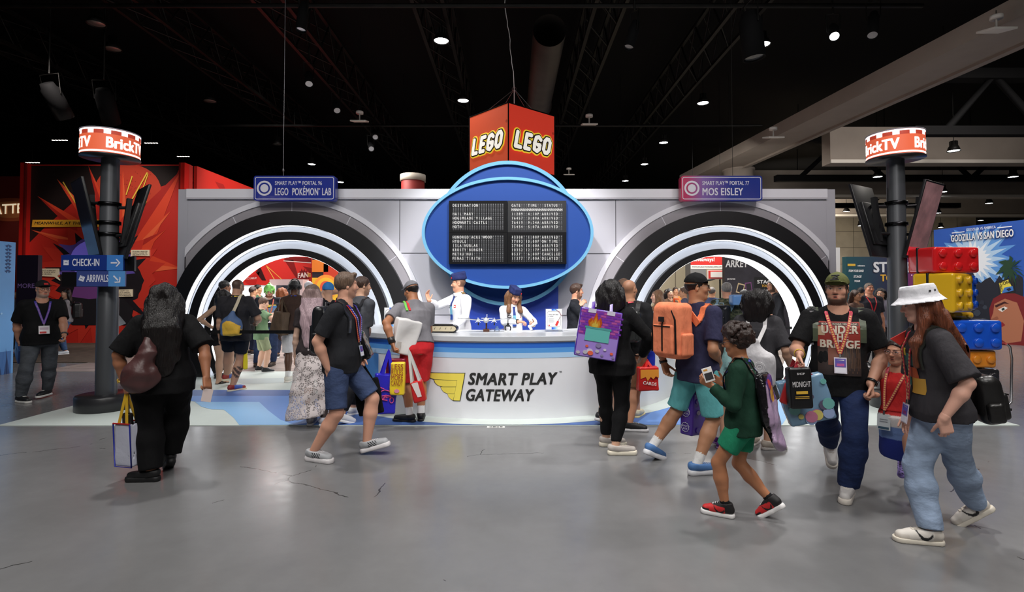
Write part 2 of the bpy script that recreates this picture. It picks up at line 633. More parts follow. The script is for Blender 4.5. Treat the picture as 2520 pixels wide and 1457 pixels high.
def mesh_obj(name, parts, m, parent=None, colf=None, loc=None, off=None):
 """parts: list of (verts, quads); colf(verts) gives a colour for each vertex"""
 vs, fs, b = [], [], 0
 for V, F in parts:
  vs.append(V)
  fs.append(F + b)
  b += len(V)
 V = np.concatenate(vs)
 F = np.concatenate(fs)
 me = bpy.data.meshes.new(name)
 me.vertices.add(len(V))
 me.vertices.foreach_set('co', V.astype(np.float32).ravel())
 me.loops.add(len(F) * 4)
 me.loops.foreach_set('vertex_index', F.astype(np.int32).ravel())
 me.polygons.add(len(F))
 me.polygons.foreach_set('loop_start', np.arange(0, len(F) * 4, 4, dtype=np.int32))
 me.polygons.foreach_set('use_smooth', np.ones(len(F), dtype=bool))
 me.update(calc_edges=True)
 me.validate()
 if colf is not None:
  c = colf(V)
  at = me.color_attributes.new('Col', 'FLOAT_COLOR', 'POINT')
  c4 = np.ones((len(V), 4), dtype=np.float32)
  c4[:, :3] = c
  at.data.foreach_set('color', c4.ravel())
 me.materials.append(m)
 o = bpy.data.objects.new(name, me)
 COL.objects.link(o)
 if parent:
  o.parent = parent
 if loc is not None:
  o.location = loc
 return o
def bvh_of(V, F):
 return BVHTree.FromPolygons([Vector(v) for v in V], [tuple(f) for f in F])
# ------------------------------------------------------------------ people
def nrm(v):
 v = A(v)
 return v / max(1e-9, np.linalg.norm(v))
def rotv(v, axis, deg):
 v, k = A(v), nrm(axis)
 c, s = math.cos(R_(deg)), math.sin(R_(deg))
 return v * c + np.cross(k, v) * s + k * (k @ v) * (1 - c)
def ik(a, b, l1, l2, pole):
 """joint between a and b for two bones, bent towards pole; returns joint, end"""
 d = b - a
 L = np.linalg.norm(d)
 m = (l1 + l2) * 0.998
 if L > m:
  d = d / L * m
  L = m
  b = a + d
 L = max(L, abs(l1 - l2) * 1.02 + 1e-4)
 u = nrm(d)
 x = (l1 * l1 - l2 * l2 + L * L) / (2 * L)
 y = math.sqrt(max(0.0, l1 * l1 - x * x))
 p = A(pole) - u * (A(pole) @ u)
 return a + u * x + nrm(p) * y, b
TORSO_M = [(-.062, .050, .050), (-.03, .092, .066), (.01, .097, .068), (.05, .090, .062), (.09, .085, .058), (.14, .089, .060),
  (.20, .099, .068), (.245, .098, .066), (.272, .084, .054), (.295, .058, .044), (.315, .040, .038), (.335, .033, .035)]
TORSO_F = [(-.062, .050, .052), (-.03, .098, .070), (.005, .102, .072), (.05, .088, .062), (.09, .076, .054), (.14, .080, .055),
  (.20, .088, .060), (.245, .085, .058), (.272, .072, .048), (.295, .048, .040), (.315, .034, .034), (.335, .028, .031)]
class Person:
 def __init__(s, label, H, yaw, at=None, X=None, Y=None, sex='m', fat=1.0, belly=0.0, bust=0.0, drop=0.0, lean=0.0, side=0.0,
    twist=0.0, feet=None, hands=None, head=(0, 0, 0), skin=(196, 150, 122), headk=1.0, res=0.012, hres=None, shw=1.0,
    handspec=None, elbow=None, beard=None, brow=(50, 36, 28), lips=None, eye=(60, 40, 28), buzz=None, footwear=True,
    kneepole=None, noarms=False, legk=1.0, group=None, look=None, mouth=0.0, bare=False, feath=None, tattoo=None):
  s.H, s.res = H, res
  s.hres = hres or res * 0.5
  s.sex, s.fat = sex, fat
  if at is not None:
   p = W(at[0], at[1], GY(at[1]))
   s.O = A((p.x, p.y, 0))
  else:
   s.O = A((X, Y, 0))
  yaw = yaw + math.degrees(math.atan2(s.O[0], s.O[1]))      # heading as seen from the aisle
  F = A((math.sin(R_(yaw)), math.cos(R_(yaw)), 0))
  Rt = A((math.cos(R_(yaw)), -math.sin(R_(yaw)), 0))
  U = A((0, 0, 1.0))
  s.F, s.Rt, s.U = F, Rt, U
  s.label = label
  s.skin = A(rgb(*skin))
  P = U * (0.52 * legk - drop) * H
  s.P = P
  # spine
  up = rotv(U, Rt, -lean)
  up = rotv(up, F, side)
  Rc = rotv(Rt, up, twist)
  Rc = nrm(Rc - up * (Rc @ up))
  Fc = np.cross(up, Rc)
  s.Rc, s.Fc, s.Uc = Rc, Fc, up
  s.Rp = nrm(Rt - up * (Rt @ up))
  s.Fp = np.cross(up, s.Rp)
  sec = TORSO_M if sex == 'm' else TORSO_F
  s.sec = []
  for t, a, b in sec:
   bl = belly * math.exp(-((t - .075) / .06) ** 2)
   bs = bust * math.exp(-((t - .205) / .035) ** 2)
   f2 = 1 + (fat - 1) * (1.0 if t < .27 else .5)
   s.sec.append((t * H, a * H * f2 * (1 + .35 * belly * math.exp(-((t - .07) / .08) ** 2) / .1 * .3), (b * f2 + (bl + bs) / 2) * H, ((bl + bs) / 2) * H))
  s.neck = P + up * .325 * H
  s.shw = (.104 if sex == 'm' else .090) * H * shw * (1 + (fat - 1) * .45)
  s.sh = {q: P + up * .281 * H + Rc * s.shw * (1 if q == 'r' else -1) for q in 'rl'}
  s.hip = {q: P + s.Rp * (.052 if sex == 'm' else .054) * H * (1 + (fat - 1) * .6) * (1 if q == 'r' else -1) - up * .005 * H for q in 'rl'}
  # feet
  s.ank, s.knee, s.ffd, s.fup = {}, {}, {}, {}
  dfl = {'r': (.0, .055 * H, 0, 6, 0), 'l': (.0, -.055 * H, 0, -6, 0)}
  for q in 'rl':
   sp = (feet or {}).get(q)
   if sp is None:
    fw, sd, pit, yw, lift = dfl[q][0], dfl[q][1], 0, dfl[q][3], 0
    g = F * fw + Rt * sd
   elif sp[0] == 'l':
    _, fw, sd, pit, yw, lift = sp
    g = F * fw * H + Rt * sd * H
   else:
    px, py, pit, yw, lift = sp
    w = W(px, py, GY(py))
    g = A((w.x, w.y, 0)) - s.O
   fd = rotv(F, U, -yw)
   fu = U.copy()
   rr = np.cross(fd, fu)
   fd = rotv(fd, rr, -pit)
   fu = rotv(fu, rr, -pit)
   fl = .152 * H
   # the ankle sits over the floor point; a lifted heel turns about the ball of the foot
   ank = g + U * (.045 * H + lift)
   if pit > 0:
    ank = ank + U * math.sin(R_(pit)) * .42 * fl
   elif pit < 0:
    ank = ank + U * math.sin(R_(-pit)) * .18 * fl
   kp = (kneepole or {}).get(q) if kneepole else None
   kp = F + Rt * (.12 if q == 'r' else -.12) if kp is None else F * kp[1] + Rt * kp[0] + U * (kp[2] if len(kp) > 2 else 0)
   k, e = ik(s.hip[q], ank, .247 * H * legk, .238 * H * legk, kp)
   s.knee[q], s.ank[q] = k, e
   s.ffd[q], s.fup[q] = fd, fu
  # hands
  s.elb, s.wri, s.hd, s.hn, s.hs, s.curl, s.thumb = {}, {}, {}, {}, {}, {}, {}
  for q in 'rl':
   sg = 1 if q == 'r' else -1
   sp = (hands or {}).get(q)
   if sp is None:
    tgt = s.sh[q] - U * .325 * H + Rc * sg * .035 * H + Fc * .02 * H
   elif sp[0] == 'l':
    tgt = s.sh[q] + Rc * sp[1] * H + Fc * sp[2] * H + up * sp[3] * H
   else:
    tgt = A(W(sp[0], sp[1], s.O[1] + sp[2])) - s.O
   ep = (elbow or {}).get(q)
   pole = -F * 1.0 + Rc * sg * .35 - U * .3 if ep is None else Rc * ep[0] + Fc * ep[1] + U * ep[2]
   e, w = ik(s.sh[q], tgt, .178 * H, .152 * H, pole)
   s.elb[q], s.wri[q] = e, w
   fd = nrm(w - e)
   hs_ = (handspec or {}).get(q, {})
   d = fd
   if 'dir' in hs_:
    dd = hs_['dir']
    d = nrm(Rc * dd[0] + Fc * dd[1] + U * dd[2])
   n = -Rc * sg
   if 'palm' in hs_:
    pp = hs_['palm']
    n = Rc * pp[0] + Fc * pp[1] + U * pp[2]
   n = n - d * (n @ d)
   if np.linalg.norm(n) < .05:
    n = Fc - d * (Fc @ d)
   n = nrm(n)
   s.hd[q], s.hn[q] = d, n
   s.hs[q] = np.cross(d, n) if q == 'r' else np.cross(n, d)
   s.curl[q] = hs_.get('curl', .35)
   s.thumb[q] = hs_.get('thumb', .5)
  # head
  hy, hp, hr = head
  Uh = nrm(up * .45 + U * .55)
  Fh = rotv(Fc, Uh, -hy)
  Fh = nrm(Fh - Uh * (Fh @ Uh))
  Rh = np.cross(Fh, Uh)
  Fh, Uh = rotv(Fh, Rh, -hp), rotv(Uh, Rh, -hp)
  Rh, Uh = rotv(Rh, Fh, hr), rotv(Uh, Fh, hr)
  s.Fh, s.Rh, s.Uh = Fh, Rh, Uh
  s.hh = .131 * H * headk
  nk = nrm(up + Fc * .15)
  s.hc = s.neck + nk * (.020 * H) + Uh * (.52 * s.hh) + Fh * .05 * s.hh
  s.HM = np.stack([Rh, Fh, Uh], 1)
  s.beard, s.brow, s.lips, s.eye, s.buzz, s.mouth = beard, brow, lips, eye, buzz, mouth
  s.footwear, s.noarms, s.tattoo = footwear, noarms, tattoo
  s.clothes = []
  s._body(bare)
  tag(s.o, label, 'person', group)
 # head-space point to place
 def hp(s, r, f, u):
  return s.hc + s.HM @ (A((r, f, u)) * s.hh)
 def _headprims(s, S):
  hh, HM = s.hh, s.HM
  e = lambda c, r, k, op='u': S.ell(s.hp(*c), HM, A(r) * hh, k * hh, op)
  cn = lambda a, b, ra, rb, k, op='u', **kw: S.cone(s.hp(*a), s.hp(*b), ra * hh, rb * hh, k * hh, op, **kw)
  e((0, -.075, .13), (.325, .41, .365), .1)
  e((0, .10, -.12), (.262, .265, .36), .12)
  cn((-.06, .255, -.415), (.06, .255, -.415), .075, .075, .1)
  cn((-.2, .0, -.25), (-.1, .2, -.36), .09, .08, .1)
  cn((.2, .0, -.25), (.1, .2, -.36), .09, .08, .1)
  cn((-.13, .315, .115), (.13, .315, .115), .045, .045, .06)
  for q in (-1, 1):
   S.ball(s.hp(q * .145, .425, .03), .07 * hh, .06 * hh, 's')
   S.ball(s.hp(q * .142, .286, .026), .070 * hh, .015 * hh)
   S.ball(s.hp(q * .175, .235, -.1), .11 * hh, .1 * hh)
   S.ball(s.hp(q * .05, .39, -.115), .034 * hh, .03 * hh)
   # ear
   em = np.stack([rotv(s.Rh, s.Uh, -25 * q), rotv(s.Fh, s.Uh, -25 * q), s.Uh], 1)
   S.ell(s.hp(q * .335, -.05, .0), em, A((.03, .075, .135)) * hh, .02 * hh)
   S.ell(s.hp(q * .372, -.03, .01), em, A((.03, .04, .08)) * hh, .03 * hh, 's')
  cn((0, .345, .07), (0, .435, -.10), .032, .045, .05)
  mo = s.mouth
  cn((-.07, .345, -.232 + mo * .01), (.07, .345, -.232 + mo * .01), .026, .026, .03)
  cn((-.055, .345, -.283 - mo * .04), (.055, .345, -.283 - mo * .04), .028, .028, .03)
  if mo:
   cn((-.05, .375, -.26 - mo * .015), (.05, .375, -.26 - mo * .015), .02, .02, .01, 's')
  if s.beard and s.beard[1] > .6:
   e((0, .13, -.30), (.262, .262, .24), .05)
 def _neck(s, S):
  f = 1 + (s.fat - 1) * .5
  r = (.036 if s.sex == 'm' else .029) * s.H * f
  r = min(r, .27 * s.hh)
  S.cone(s.neck - s.Uc * .03 * s.H, s.hp(0, -.07, -.2), r * 1.12, r, .03)
 def _hand(s, S, q):
  H = s.H
  hl = .105 * H
  d, n, sd, w = s.hd[q], s.hn[q], s.hs[q], s.wri[q]
  M = np.stack([sd, n, d], 1)
  S.box(w + d * .27 * hl, M, A((.20, .075, .27)) * hl, .06 * hl, .03 * hl)
  S.cone(w - d * .02 * hl, w + d * .12 * hl, .115 * hl, .12 * hl, .05 * hl, flat=(n, .8))
  curl = s.curl[q]
  for i, (o, ln) in enumerate(((.155, .40), (.053, .455), (-.05, .42), (-.15, .33))):
   p = w + d * (.49 - .02 * abs(i - 1)) * hl + sd * o * hl
   c = curl * (1 + .12 * i)
   dirv = rotv(d, sd, 0) + sd * o * .25
   dirv = nrm(dirv)
   ang = 0
   for j, (fr, rr) in enumerate(((.46, .050), (.30, .045), (.24, .040))):
    ang += (55, 75, 55)[j] * c
    dv = nrm(dirv * math.cos(R_(ang)) + n * math.sin(R_(ang)))
    p2 = p + dv * fr * ln * hl
    S.cone(p, p2, rr * hl, (rr - .004) * hl, .012 * hl)
    p = p2
  t = s.thumb[q]
  p = w + d * .14 * hl + sd * .14 * hl
  dv = nrm(d * .62 + sd * (.75 - .45 * t) + n * (.15 + .5 * t))
  p2 = p + dv * .27 * hl
  S.cone(p, p2, .075 * hl, .055 * hl, .05 * hl)
  dv2 = nrm(dv + d * .45 + n * .35 * t)
  p3 = p2 + dv2 * .17 * hl
  S.cone(p2, p3, .054 * hl, .047 * hl, .015 * hl)
  S.cone(p3, p3 + nrm(dv2 + n * .2) * .10 * hl, .047 * hl, .036 * hl, .012 * hl)
 def _forearm(s, S, q, g=0.0, cuts=None, k=.02):
  H, f = s.H, 1 + (s.fat - 1) * .7
  m = 1.0 if s.sex == 'm' else .88
  e, w = s.elb[q], s.wri[q]
  mid = e + (w - e) * .3
  S.cone(e, mid, .0235 * H * f * m + g, .0265 * H * f * m + g, k, cuts=cuts)
  S.cone(mid, w, .0265 * H * f * m + g, .0158 * H * f * m + g, k, cuts=cuts)
 def _upperarm(s, S, q, g=0.0, g1=None, cuts=None, k=.02):
  H, f = s.H, 1 + (s.fat - 1) * .7
  m = 1.0 if s.sex == 'm' else .86
  g1 = g if g1 is None else g1
  S.cone(s.sh[q], s.elb[q], .034 * H * f * m + g, .0245 * H * f * m + g1, k, cuts=cuts)
 def _leg(s, S, q, g=(0, 0, 0), k=.025, cuts=None, low=True):
  H, f = s.H, s.fat
  h, kn, an = s.hip[q], s.knee[q], s.ank[q]
  tm = 1.0 if s.sex == 'm' else 1.06
  S.cone(h, kn, .052 * H * f * tm + g[0], .0325 * H * (1 + (f - 1) * .7) + g[1], k, cuts=cuts)
  if low:
   mid = kn + (an - kn) * .33
   fb = 1 + (f - 1) * .7
   S.cone(kn, mid, .0325 * H * fb + g[1], .034 * H * fb + (g[1] + g[2]) / 2, k, cuts=cuts)
   S.cone(mid, an, .034 * H * fb + (g[1] + g[2]) / 2, .0205 * H * fb + g[2], k, cuts=cuts)
   if not any(g):
    back = nrm(np.cross(np.cross(an - kn, s.ffd[q]), an - kn))
    S.cone(kn + (an - kn) * .15 - back * .009 * H, kn + (an - kn) * .5 - back * .006 * H, .026 * H * fb, .022 * H * fb, .03)
 def _body(s, bare):
  H = s.H
  S = SDF(s.res)
  M = np.stack([s.Rc, s.Fc, s.Uc], 1)
  sh = -.006
  S.tubeprof(s.P, M, [(t, a + sh, b + sh, c) for t, a, b, c in s.sec], .03)
  for q in 'rl':
   S.cone(s.P + s.Uc * .312 * H + s.Rc * .018 * H * (1 if q == 'r' else -1), s.sh[q], .024 * H, .026 * H, .03)
   if not s.noarms:
    s._upperarm(S, q, -.002)
    s._forearm(S, q)
   s._leg(S, q)
   if not s.footwear:
    a, fd, fu = s.ank[q], s.ffd[q], s.fup[q]
    fl = .152 * H
    sole = a - fu * .038 * H
    S.cone(a, sole - fd * .12 * fl + fu * .014 * H, .021 * H, .017 * H, .02)
    S.cone(a + fd * .1 * fl, sole + fd * .5 * fl + fu * .012 * H, .020 * H, .014 * H, .02)
    rs = np.cross(fd, fu)
    S.cone(sole + fd * .5 * fl - rs * .016 * H + fu * .01 * H, sole + fd * .5 * fl + rs * .016 * H + fu * .01 * H, .013 * H, .013 * H, .02)
    for i in range(5):
     o = (i - 2) * .0105 * H
     S.cone(sole + fd * .55 * fl + rs * o + fu * .009 * H, sole + fd * (.76 - .02 * i) * fl + rs * o * 1.1 + fu * .007 * H, .0075 * H, .006 * H, .005)
  s._neck(S)
  S.ball(s.hp(0, -.05, 0), .25 * s.hh, .02)
  if not s.noarms and s.res >= .015:
   for q in 'rl':
    s._hand(S, q)
  parts = [S.mesh()]
  S2 = SDF(s.hres)
  s._headprims(S2)
  s._neck(S2)
  S2.cut(s.neck + s.Uc * .005, -s.Uc)
  parts.append(S2.mesh())
  if not s.noarms and s.res < .015:
   for q in 'rl':
    S3 = SDF(max(.0035, s.hres))
    s._hand(S3, q)
    fd = nrm(s.wri[q] - s.elb[q])
    S3.cone(s.wri[q] - fd * .02, s.wri[q], .0165 * H, .0160 * H, .01)
    parts.append(S3.mesh())
  skin = mat('skin', (.6, .4, .3), .48, vcol=True, bump=.12, bscale=300, spec=.4)
  s.o = mesh_obj('person', parts, skin, None, s._col, Vector(s.O))
 def _col(s, V):
  hh = s.hh
  q = (V - s.hc) @ s.HM / hh
  r, f, u = q[:, 0], q[:, 1], q[:, 2]
  C = np.tile(s.skin, (len(V), 1))
  near = (np.abs(q) < (.6, .7, .62)).all(1)
  def put(mask, col, w=1.0):
   wt = (np.clip(mask, 0, 1) * near * w)[:, None]
   C[:] = C * (1 - wt) + A(col) * wt
  front = np.clip((f - .15) * 12, 0, 1)
  # cheeks and nose a little redder
  put(np.exp(-(((np.abs(r) - .17) / .1) ** 2 + ((u + .12) / .09) ** 2)) * front, s.skin * A((1.05, .82, .8)), .5)
  put(np.exp(-((r / .06) ** 2 + ((u + .11) / .05) ** 2)) * front, s.skin * A((1.05, .84, .82)), .5)
  lip = s.lips or None
  lc = A(rgb(*lip)) if lip else s.skin * A((.86, .55, .53))
  up = -.232 + s.mouth * .01
  lo = -.283 - s.mouth * .04
  d = np.minimum((r / .095) ** 2 + ((u - up) / .026) ** 2, (r / .082) ** 2 + ((u - lo) / .03) ** 2)
  put((1.25 - d) * 4 * (f > .3), lc)
  if s.mouth:
   put((1.1 - ((r / .06) ** 2 + ((u - (up + lo) / 2) / (.018 * (1 + s.mouth))) ** 2)) * 5 * (f > .28), (.05, .015, .015))
  else:
   put((1.0 - ((r / .085) ** 2 + ((u + .257) / .007) ** 2)) * 2 * (f > .3), lc * .45)
  if s.beard:
   bc, st = A(rgb(*s.beard[0])), s.beard[1]
   jaw = np.clip((-.25 + .62 * np.clip(.22 - f, 0, .4) - u) * 13, 0, 1)
   side = np.clip((np.abs(r) - .11) * 14, 0, 1)
   must = np.clip(1.3 - ((r / .13) ** 2 + ((u + .182) / .024) ** 2), 0, 1) * (f > .25)
   chin = np.clip((-.31 - u) * 20, 0, 1)
   burn = np.clip((np.abs(r) - .2) * 14, 0, 1) * (u < .1) * (f > .0) * (f < .2)
   m = np.maximum(np.maximum(jaw * side, must), np.maximum(chin, burn)) * (f > -.02) * (u > -.56)
   lipk = np.clip((d - 1.1) * 3, 0, 1)
   put(m * lipk, bc, st)
  # eyes
  for sg in (-1, 1):
   x = r - sg * .145
   e = (x / .062) ** 2 + ((u - .028) / .021) ** 2
   put((1.2 - e) * 4 * front, (.55, .52, .50))
   put((1.0 - ((x - .0) / .027) ** 2 - ((u - .03) / .027) ** 2) * 5 * (e < 1.2) * front, A(rgb(*s.eye)) * .8)
   put((1.0 - (x / .075) ** 2 - ((u - .050 + 2.2 * x * x) / .010) ** 2) * 3 * front, (.03, .02, .018))
   bw = (x / .105) ** 2 + ((u - .118 + 1.3 * (x + sg * -.02) ** 2) / .021) ** 2
   put((1.2 - bw) * 3 * front, A(rgb(*s.brow)), .85)
  if s.buzz:
   m = np.clip((-(f - .30) * .82 + (u - .30) * .57) * 18, 0, 1) * np.clip((u + .22) * 20, 0, 1)
   ear = (np.abs(r) > .30) & (np.abs(u) < .16) & (np.abs(f + .04) < .1)
   put(m * ~ear, A(rgb(*s.buzz[0])), s.buzz[1])
  if s.tattoo:
   for (c, rad, col) in s.tattoo:
    dd = np.linalg.norm(V - A(c), axis=1)
    n = np.sin(V[:, 0] * 160) * np.sin(V[:, 2] * 130 + 1.0) + np.sin(V[:, 2] * 70 + V[:, 0] * 90)
    w = (np.clip((rad - dd) * 80, 0, 1) * np.clip(n * 2 + .8, 0, .9))[:, None]
    C[:] = C * (1 - w) + A(rgb(*col)) * w
  return np.clip(C, 0, 1)
 # ---------------------------------------------------------------- clothing
 def top(s, name='shirt', col=(30, 30, 32), sleeve=.55, hem=-.03, g=.012, res=None, flare=.016, m=None, neck=0.0, fold=.0022, tank=False,
   colf=None, hemlow=0.0, sg=.010, scoop=0.0):
  H = s.H
  S = SDF(res or s.res)
  S0 = SDF((res or s.res) * 1.25)
  M = np.stack([s.Rc, s.Fc, s.Uc], 1)
  sec = []
  for t, a, b, c in s.sec:
   tt = t / H
   gg = g + (flare * np.clip((.15 - tt) / .10, 0, 1.0)) if tt < .26 else g * .6
   if tt < -.02:
    a, b = max(a, s.sec[1][1]), max(b, s.sec[1][2])
   sec.append((t, a + gg, b + gg, c))
  if hem < -.06:
   sec.insert(0, (hem * 1.1 * H, sec[0][1] + hemlow, sec[0][2] + hemlow, sec[0][3]))
  # straighten the waist of a loose top
  S.tubeprof(s.P, M, sec, .02, cuts=[(s.P + s.Uc * hem * H, -s.Uc)])
  S0.tubeprof(s.P, M, sec, .02)
  for q in 'rl':
   S0.cone(s.P + s.Uc * .314 * H + s.Rc * .018 * H * (1 if q == 'r' else -1), s.sh[q], .024 * H + g * .5, .028 * H + g * .5, .035)
   if not tank:
    S.cone(s.P + s.Uc * .314 * H + s.Rc * .018 * H * (1 if q == 'r' else -1), s.sh[q], .024 * H + g * .5, .028 * H + g * .5, .035)
   if tank or s.noarms or sleeve <= 0:
    continue
   if sleeve <= 1.0:
    d = nrm(s.elb[q] - s.sh[q])
    p0 = s.sh[q] + (s.elb[q] - s.sh[q]) * sleeve
    s._upperarm(S, q, g * .8, sg + g + .006, cuts=[(p0, d)], k=.03)
   else:
    s._upperarm(S, q, g, sg, k=.03)
    d = nrm(s.wri[q] - s.elb[q])
    p0 = s.elb[q] + (s.wri[q] - s.elb[q]) * (sleeve - 1)
    s._forearm(S, q, sg, cuts=[(p0, d)], k=.02)
  # neckline
  nr = (.040 if s.sex == 'm' else .035) * H * (1 + (s.fat - 1) * .5) * (1 + neck)
  n0 = s.P + s.Uc * (.322 - .02 * scoop) * H + s.Fc * (.012 + .02 * scoop) * H
  S.cone(n0, n0 + (s.Uc + s.Fc * .25) * .09 * H, nr * (1 + scoop), nr * 1.3 * (1 + scoop), .006, 's')
  S.cut(s.P + s.Uc * .352 * H, s.Uc)
  if tank:
   for q in 'rl':
    S.ball(s.sh[q] + s.Uc * .0 * H, .045 * H, .01, 's')
  S.fold(fold * 1.5, 24, seed=int(abs(s.O[0]) * 97) % 1000, axis=nrm(s.Uc + s.Rc * .4))
  V, Fq = S.mesh()
  mm = m or cm(*col)
  o = mesh_obj(name, [(V, Fq)], mm, s.o, colf)
  s.bvh = bvh_of(*S0.mesh())
  return o
 def bottom(s, name='trousers', col=(40, 44, 60), hem=1.9, g=(.012, .016, .016), res=None, m=None, waist=.055, fold=.003, colf=None, skirt=None, kind='cloth'):
  H = s.H
  S = SDF(res or s.res)
  M = np.stack([s.Rp, s.Fp, s.Uc], 1)
  sec = [(t, a + g[0] * .55, b + g[0] * .55, c) for t, a, b, c in s.sec if t < (waist + .03) * H]
  S.tubeprof(s.P, M, sec, .03, cuts=[(s.P + s.Uc * waist * H, s.Uc)])
  if skirt:
   ln, w1, d1 = skirt
   c = (s.ank['r'] + s.ank['l']) / 2
   dn = nrm(A((c[0], c[1], 0)) - s.P)
   Mk = np.stack([s.Rp, np.cross(-dn, s.Rp), -dn], 1)
   a0, b0 = s.sec[2][1] + g[0], s.sec[2][2] + g[0]
   S.tubeprof(s.P, Mk, [(-ln * H, w1 * H, d1 * H), (-ln * H * .5, (w1 * H + a0) / 2, (d1 * H + b0) / 2), (-.02 * H, a0, b0), (.05 * H, a0 * .9, b0 * .9)], .03, p=2.0)
  else:
   for q in 'rl':
    kn, an, h = s.knee[q], s.ank[q], s.hip[q]
    if hem <= 1.0:
     p0 = h + (kn - h) * hem
     s._leg(S, q, (g[0], g[1] + (1 - hem) * .0, 0), cuts=[(p0, nrm(kn - h))], low=False, k=.03)
    elif hem <= 1.15:
     p0 = kn + (an - kn) * (hem - 1)
     s._leg(S, q, g, cuts=[(p0, nrm(an - kn))], k=.03)
    else:
     p0 = kn + (an - kn) * (hem - 1)
     s._leg(S, q, g, cuts=[(p0, nrm(an - kn))], k=.03)
  S.fold(fold * 1.4, 26, seed=int(abs(s.O[0]) * 57) % 1000 + 3)
  V, Fq = S.mesh()
  s.botV = (V, Fq)
  s.bvhb = bvh_of(V, Fq)
  return mesh_obj(name, [(V, Fq)], m or cm(*col, kind), s.o, colf)
 def shoes(s, col=(230, 230, 230), sole=(240, 240, 240), high=False, res=None, sock=None, colf=None, soleh=.016, kind='shoe', only=None, sockh=.06, laces=None):
  H = s.H
  for q in 'rl':
   if only and q != only:
    continue
   a, fd, fu = s.ank[q], s.ffd[q], s.fup[q]
   rs = np.cross(fd, fu)
   fl = .158 * H
   base = a - fu * .045 * H
   sh_ = soleh * H
   S = SDF(res or max(.005, s.res * .6))
   b1 = base + fu * sh_
   S.cone(b1 - fd * .13 * fl + fu * .018 * H, b1 + fd * .1 * fl + fu * .018 * H, .0215 * H, .023 * H, .02)
   S.cone(b1 + fd * .1 * fl + fu * .016 * H, b1 + fd * .62 * fl + fu * .006 * H, .025 * H, .021 * H, .02)
   S.cone(a + fu * (.018 * H if high else .000 * H), b1 + fd * .42 * fl + fu * .012 * H, .0265 * H, .020 * H, .025)
   S.cone(b1 - fd * .12 * fl + fu * .02 * H, a - fd * .05 * fl + fu * (.03 * H if high else .004 * H), .021 * H, .0255 * H, .02)
   S.cut(b1, -fu)
   S.cut(a + fu * (.030 if high else .012) * H, fu + fd * .1)
   V, Fq = S.mesh()
   ctr = (base, fd, fu, rs, fl, H)
   def cf(VV, ctr=ctr):
    bb, d1, u1, r1, l1, hh_ = ctr
    L = VV - bb
    return colf((L @ d1) / l1, (L @ u1) / hh_, (L @ r1) / hh_)
   mm = mat('shoe_%s' % s.label[:18], rgb(*col), .6, vcol=True) if colf else cm(*col, 'print')
   o = mesh_obj('shoe', [(V, Fq)], mm, s.o, cf if colf else None)
   if s.res <= .0115 and kind == 'shoe':
    bv = bvh_of(V, Fq)
    mb = MB()
    for i in range(4):
     row = []
     for j in range(5):
      c = base + fd * (.16 + .075 * i + .02 * (j % 2)) * fl + rs * (j - 2) * .0055 * H
      hit = bv.ray_cast(Vector(c + fu * .2), Vector(-fu))
      if hit[0] is not None:
       row.append(hit[0] + Vector(fu) * .001)
     if len(row) > 2:
      mb.tube(row, .0028, cm(*(laces or sole), 'print'), 5)
    if mb.v:
     mb.build('laces', o)
   S = SDF(res or max(.005, s.res * .6))
   M = np.stack([rs, fd, fu], 1)
   c0 = base + fu * sh_ * .55
   S.cone(c0 - fd * .145 * fl, c0 + fd * .2 * fl, .0235 * H, .0235 * H, .01, flat=None)
   S.cone(c0 + fd * .2 * fl, c0 + fd * .64 * fl, .0245 * H, .0265 * H, .01)
   S.cut(b1 + fu * .002 * H, fu)
   S.cut(base, -fu)
   V, Fq = S.mesh()
   mesh_obj('sole', [(V, Fq)], cm(*sole, 'print'), o)
   if sock:
    S = SDF(s.res)
    kn = s.knee[q]
    d = nrm(kn - a)
    S.cone(a, a + d * .12 * H, .0225 * H * (1 + (s.fat - 1) * .7) + .003, .0255 * H * (1 + (s.fat - 1) * .7) + .003, .01, cuts=[(a + d * sockh * H, d)])
    mesh_obj('sock', [S.mesh()], cm(*sock), s.o)
 # ---------------------------------------------------------------- hair and hats
 def hair(s, style, col=(40, 28, 22), length=.3, res=None, side=0, width=1.0, tip=None, vol=0.0, colf=None, seed=1, under=False):
  hh, H = s.hh, s.H
  S = SDF(res or s.hres * 1.2)
  e = lambda c, r, k, op='u', cuts=None: S.ell(s.hp(*c), s.HM, A(r) * hh, k * hh, op, cuts)
  wn = lambda r, f, u: nrm(s.HM @ A((r, f, u)))
  face = (s.hp(0, .295, .30), wn(0, .82, -.57))
  nape = (s.hp(0, -.3, -.26), wn(0, -.1, -1))
  vv = 1 + vol
  if style in ('short', 'side', 'crew'):
   t = .05 if style == 'short' else (.075 if style == 'side' else .03)
   e((0, -.075, .14), (.33 + t * .5, .415 + t * .6, .37 + t), .02, cuts=[face, nape])
   if style == 'side':
    S.cone(s.hp(-.2, .25, .44), s.hp(.2, .26, .46), .10 * hh, .08 * hh, .1 * hh)
  elif style == 'curly':
   rg = random.Random(seed)
   for i in range(230):
    th, ph = rg.uniform(0, 2 * math.pi), math.acos(rg.uniform(-.5, 1))
    x, y, z = math.sin(ph) * math.cos(th), math.sin(ph) * math.sin(th), math.cos(ph)
    c = (x * .43 * vv, -.10 + y * .47 * vv, .17 + z * .46 * vv)
    if c[1] > .2 and c[2] < .30 or (c[2] < -.22 and c[1] > -.1) or (abs(c[0]) > .26 and c[1] > .1 and c[2] < .1):
     continue
    S.ball(s.hp(*c), rg.uniform(.055, .095) * hh, .02 * hh)
   e((0, -.09, .15), (.40 * vv, .46 * vv, .43 * vv), .03, cuts=[face, nape])
  else:
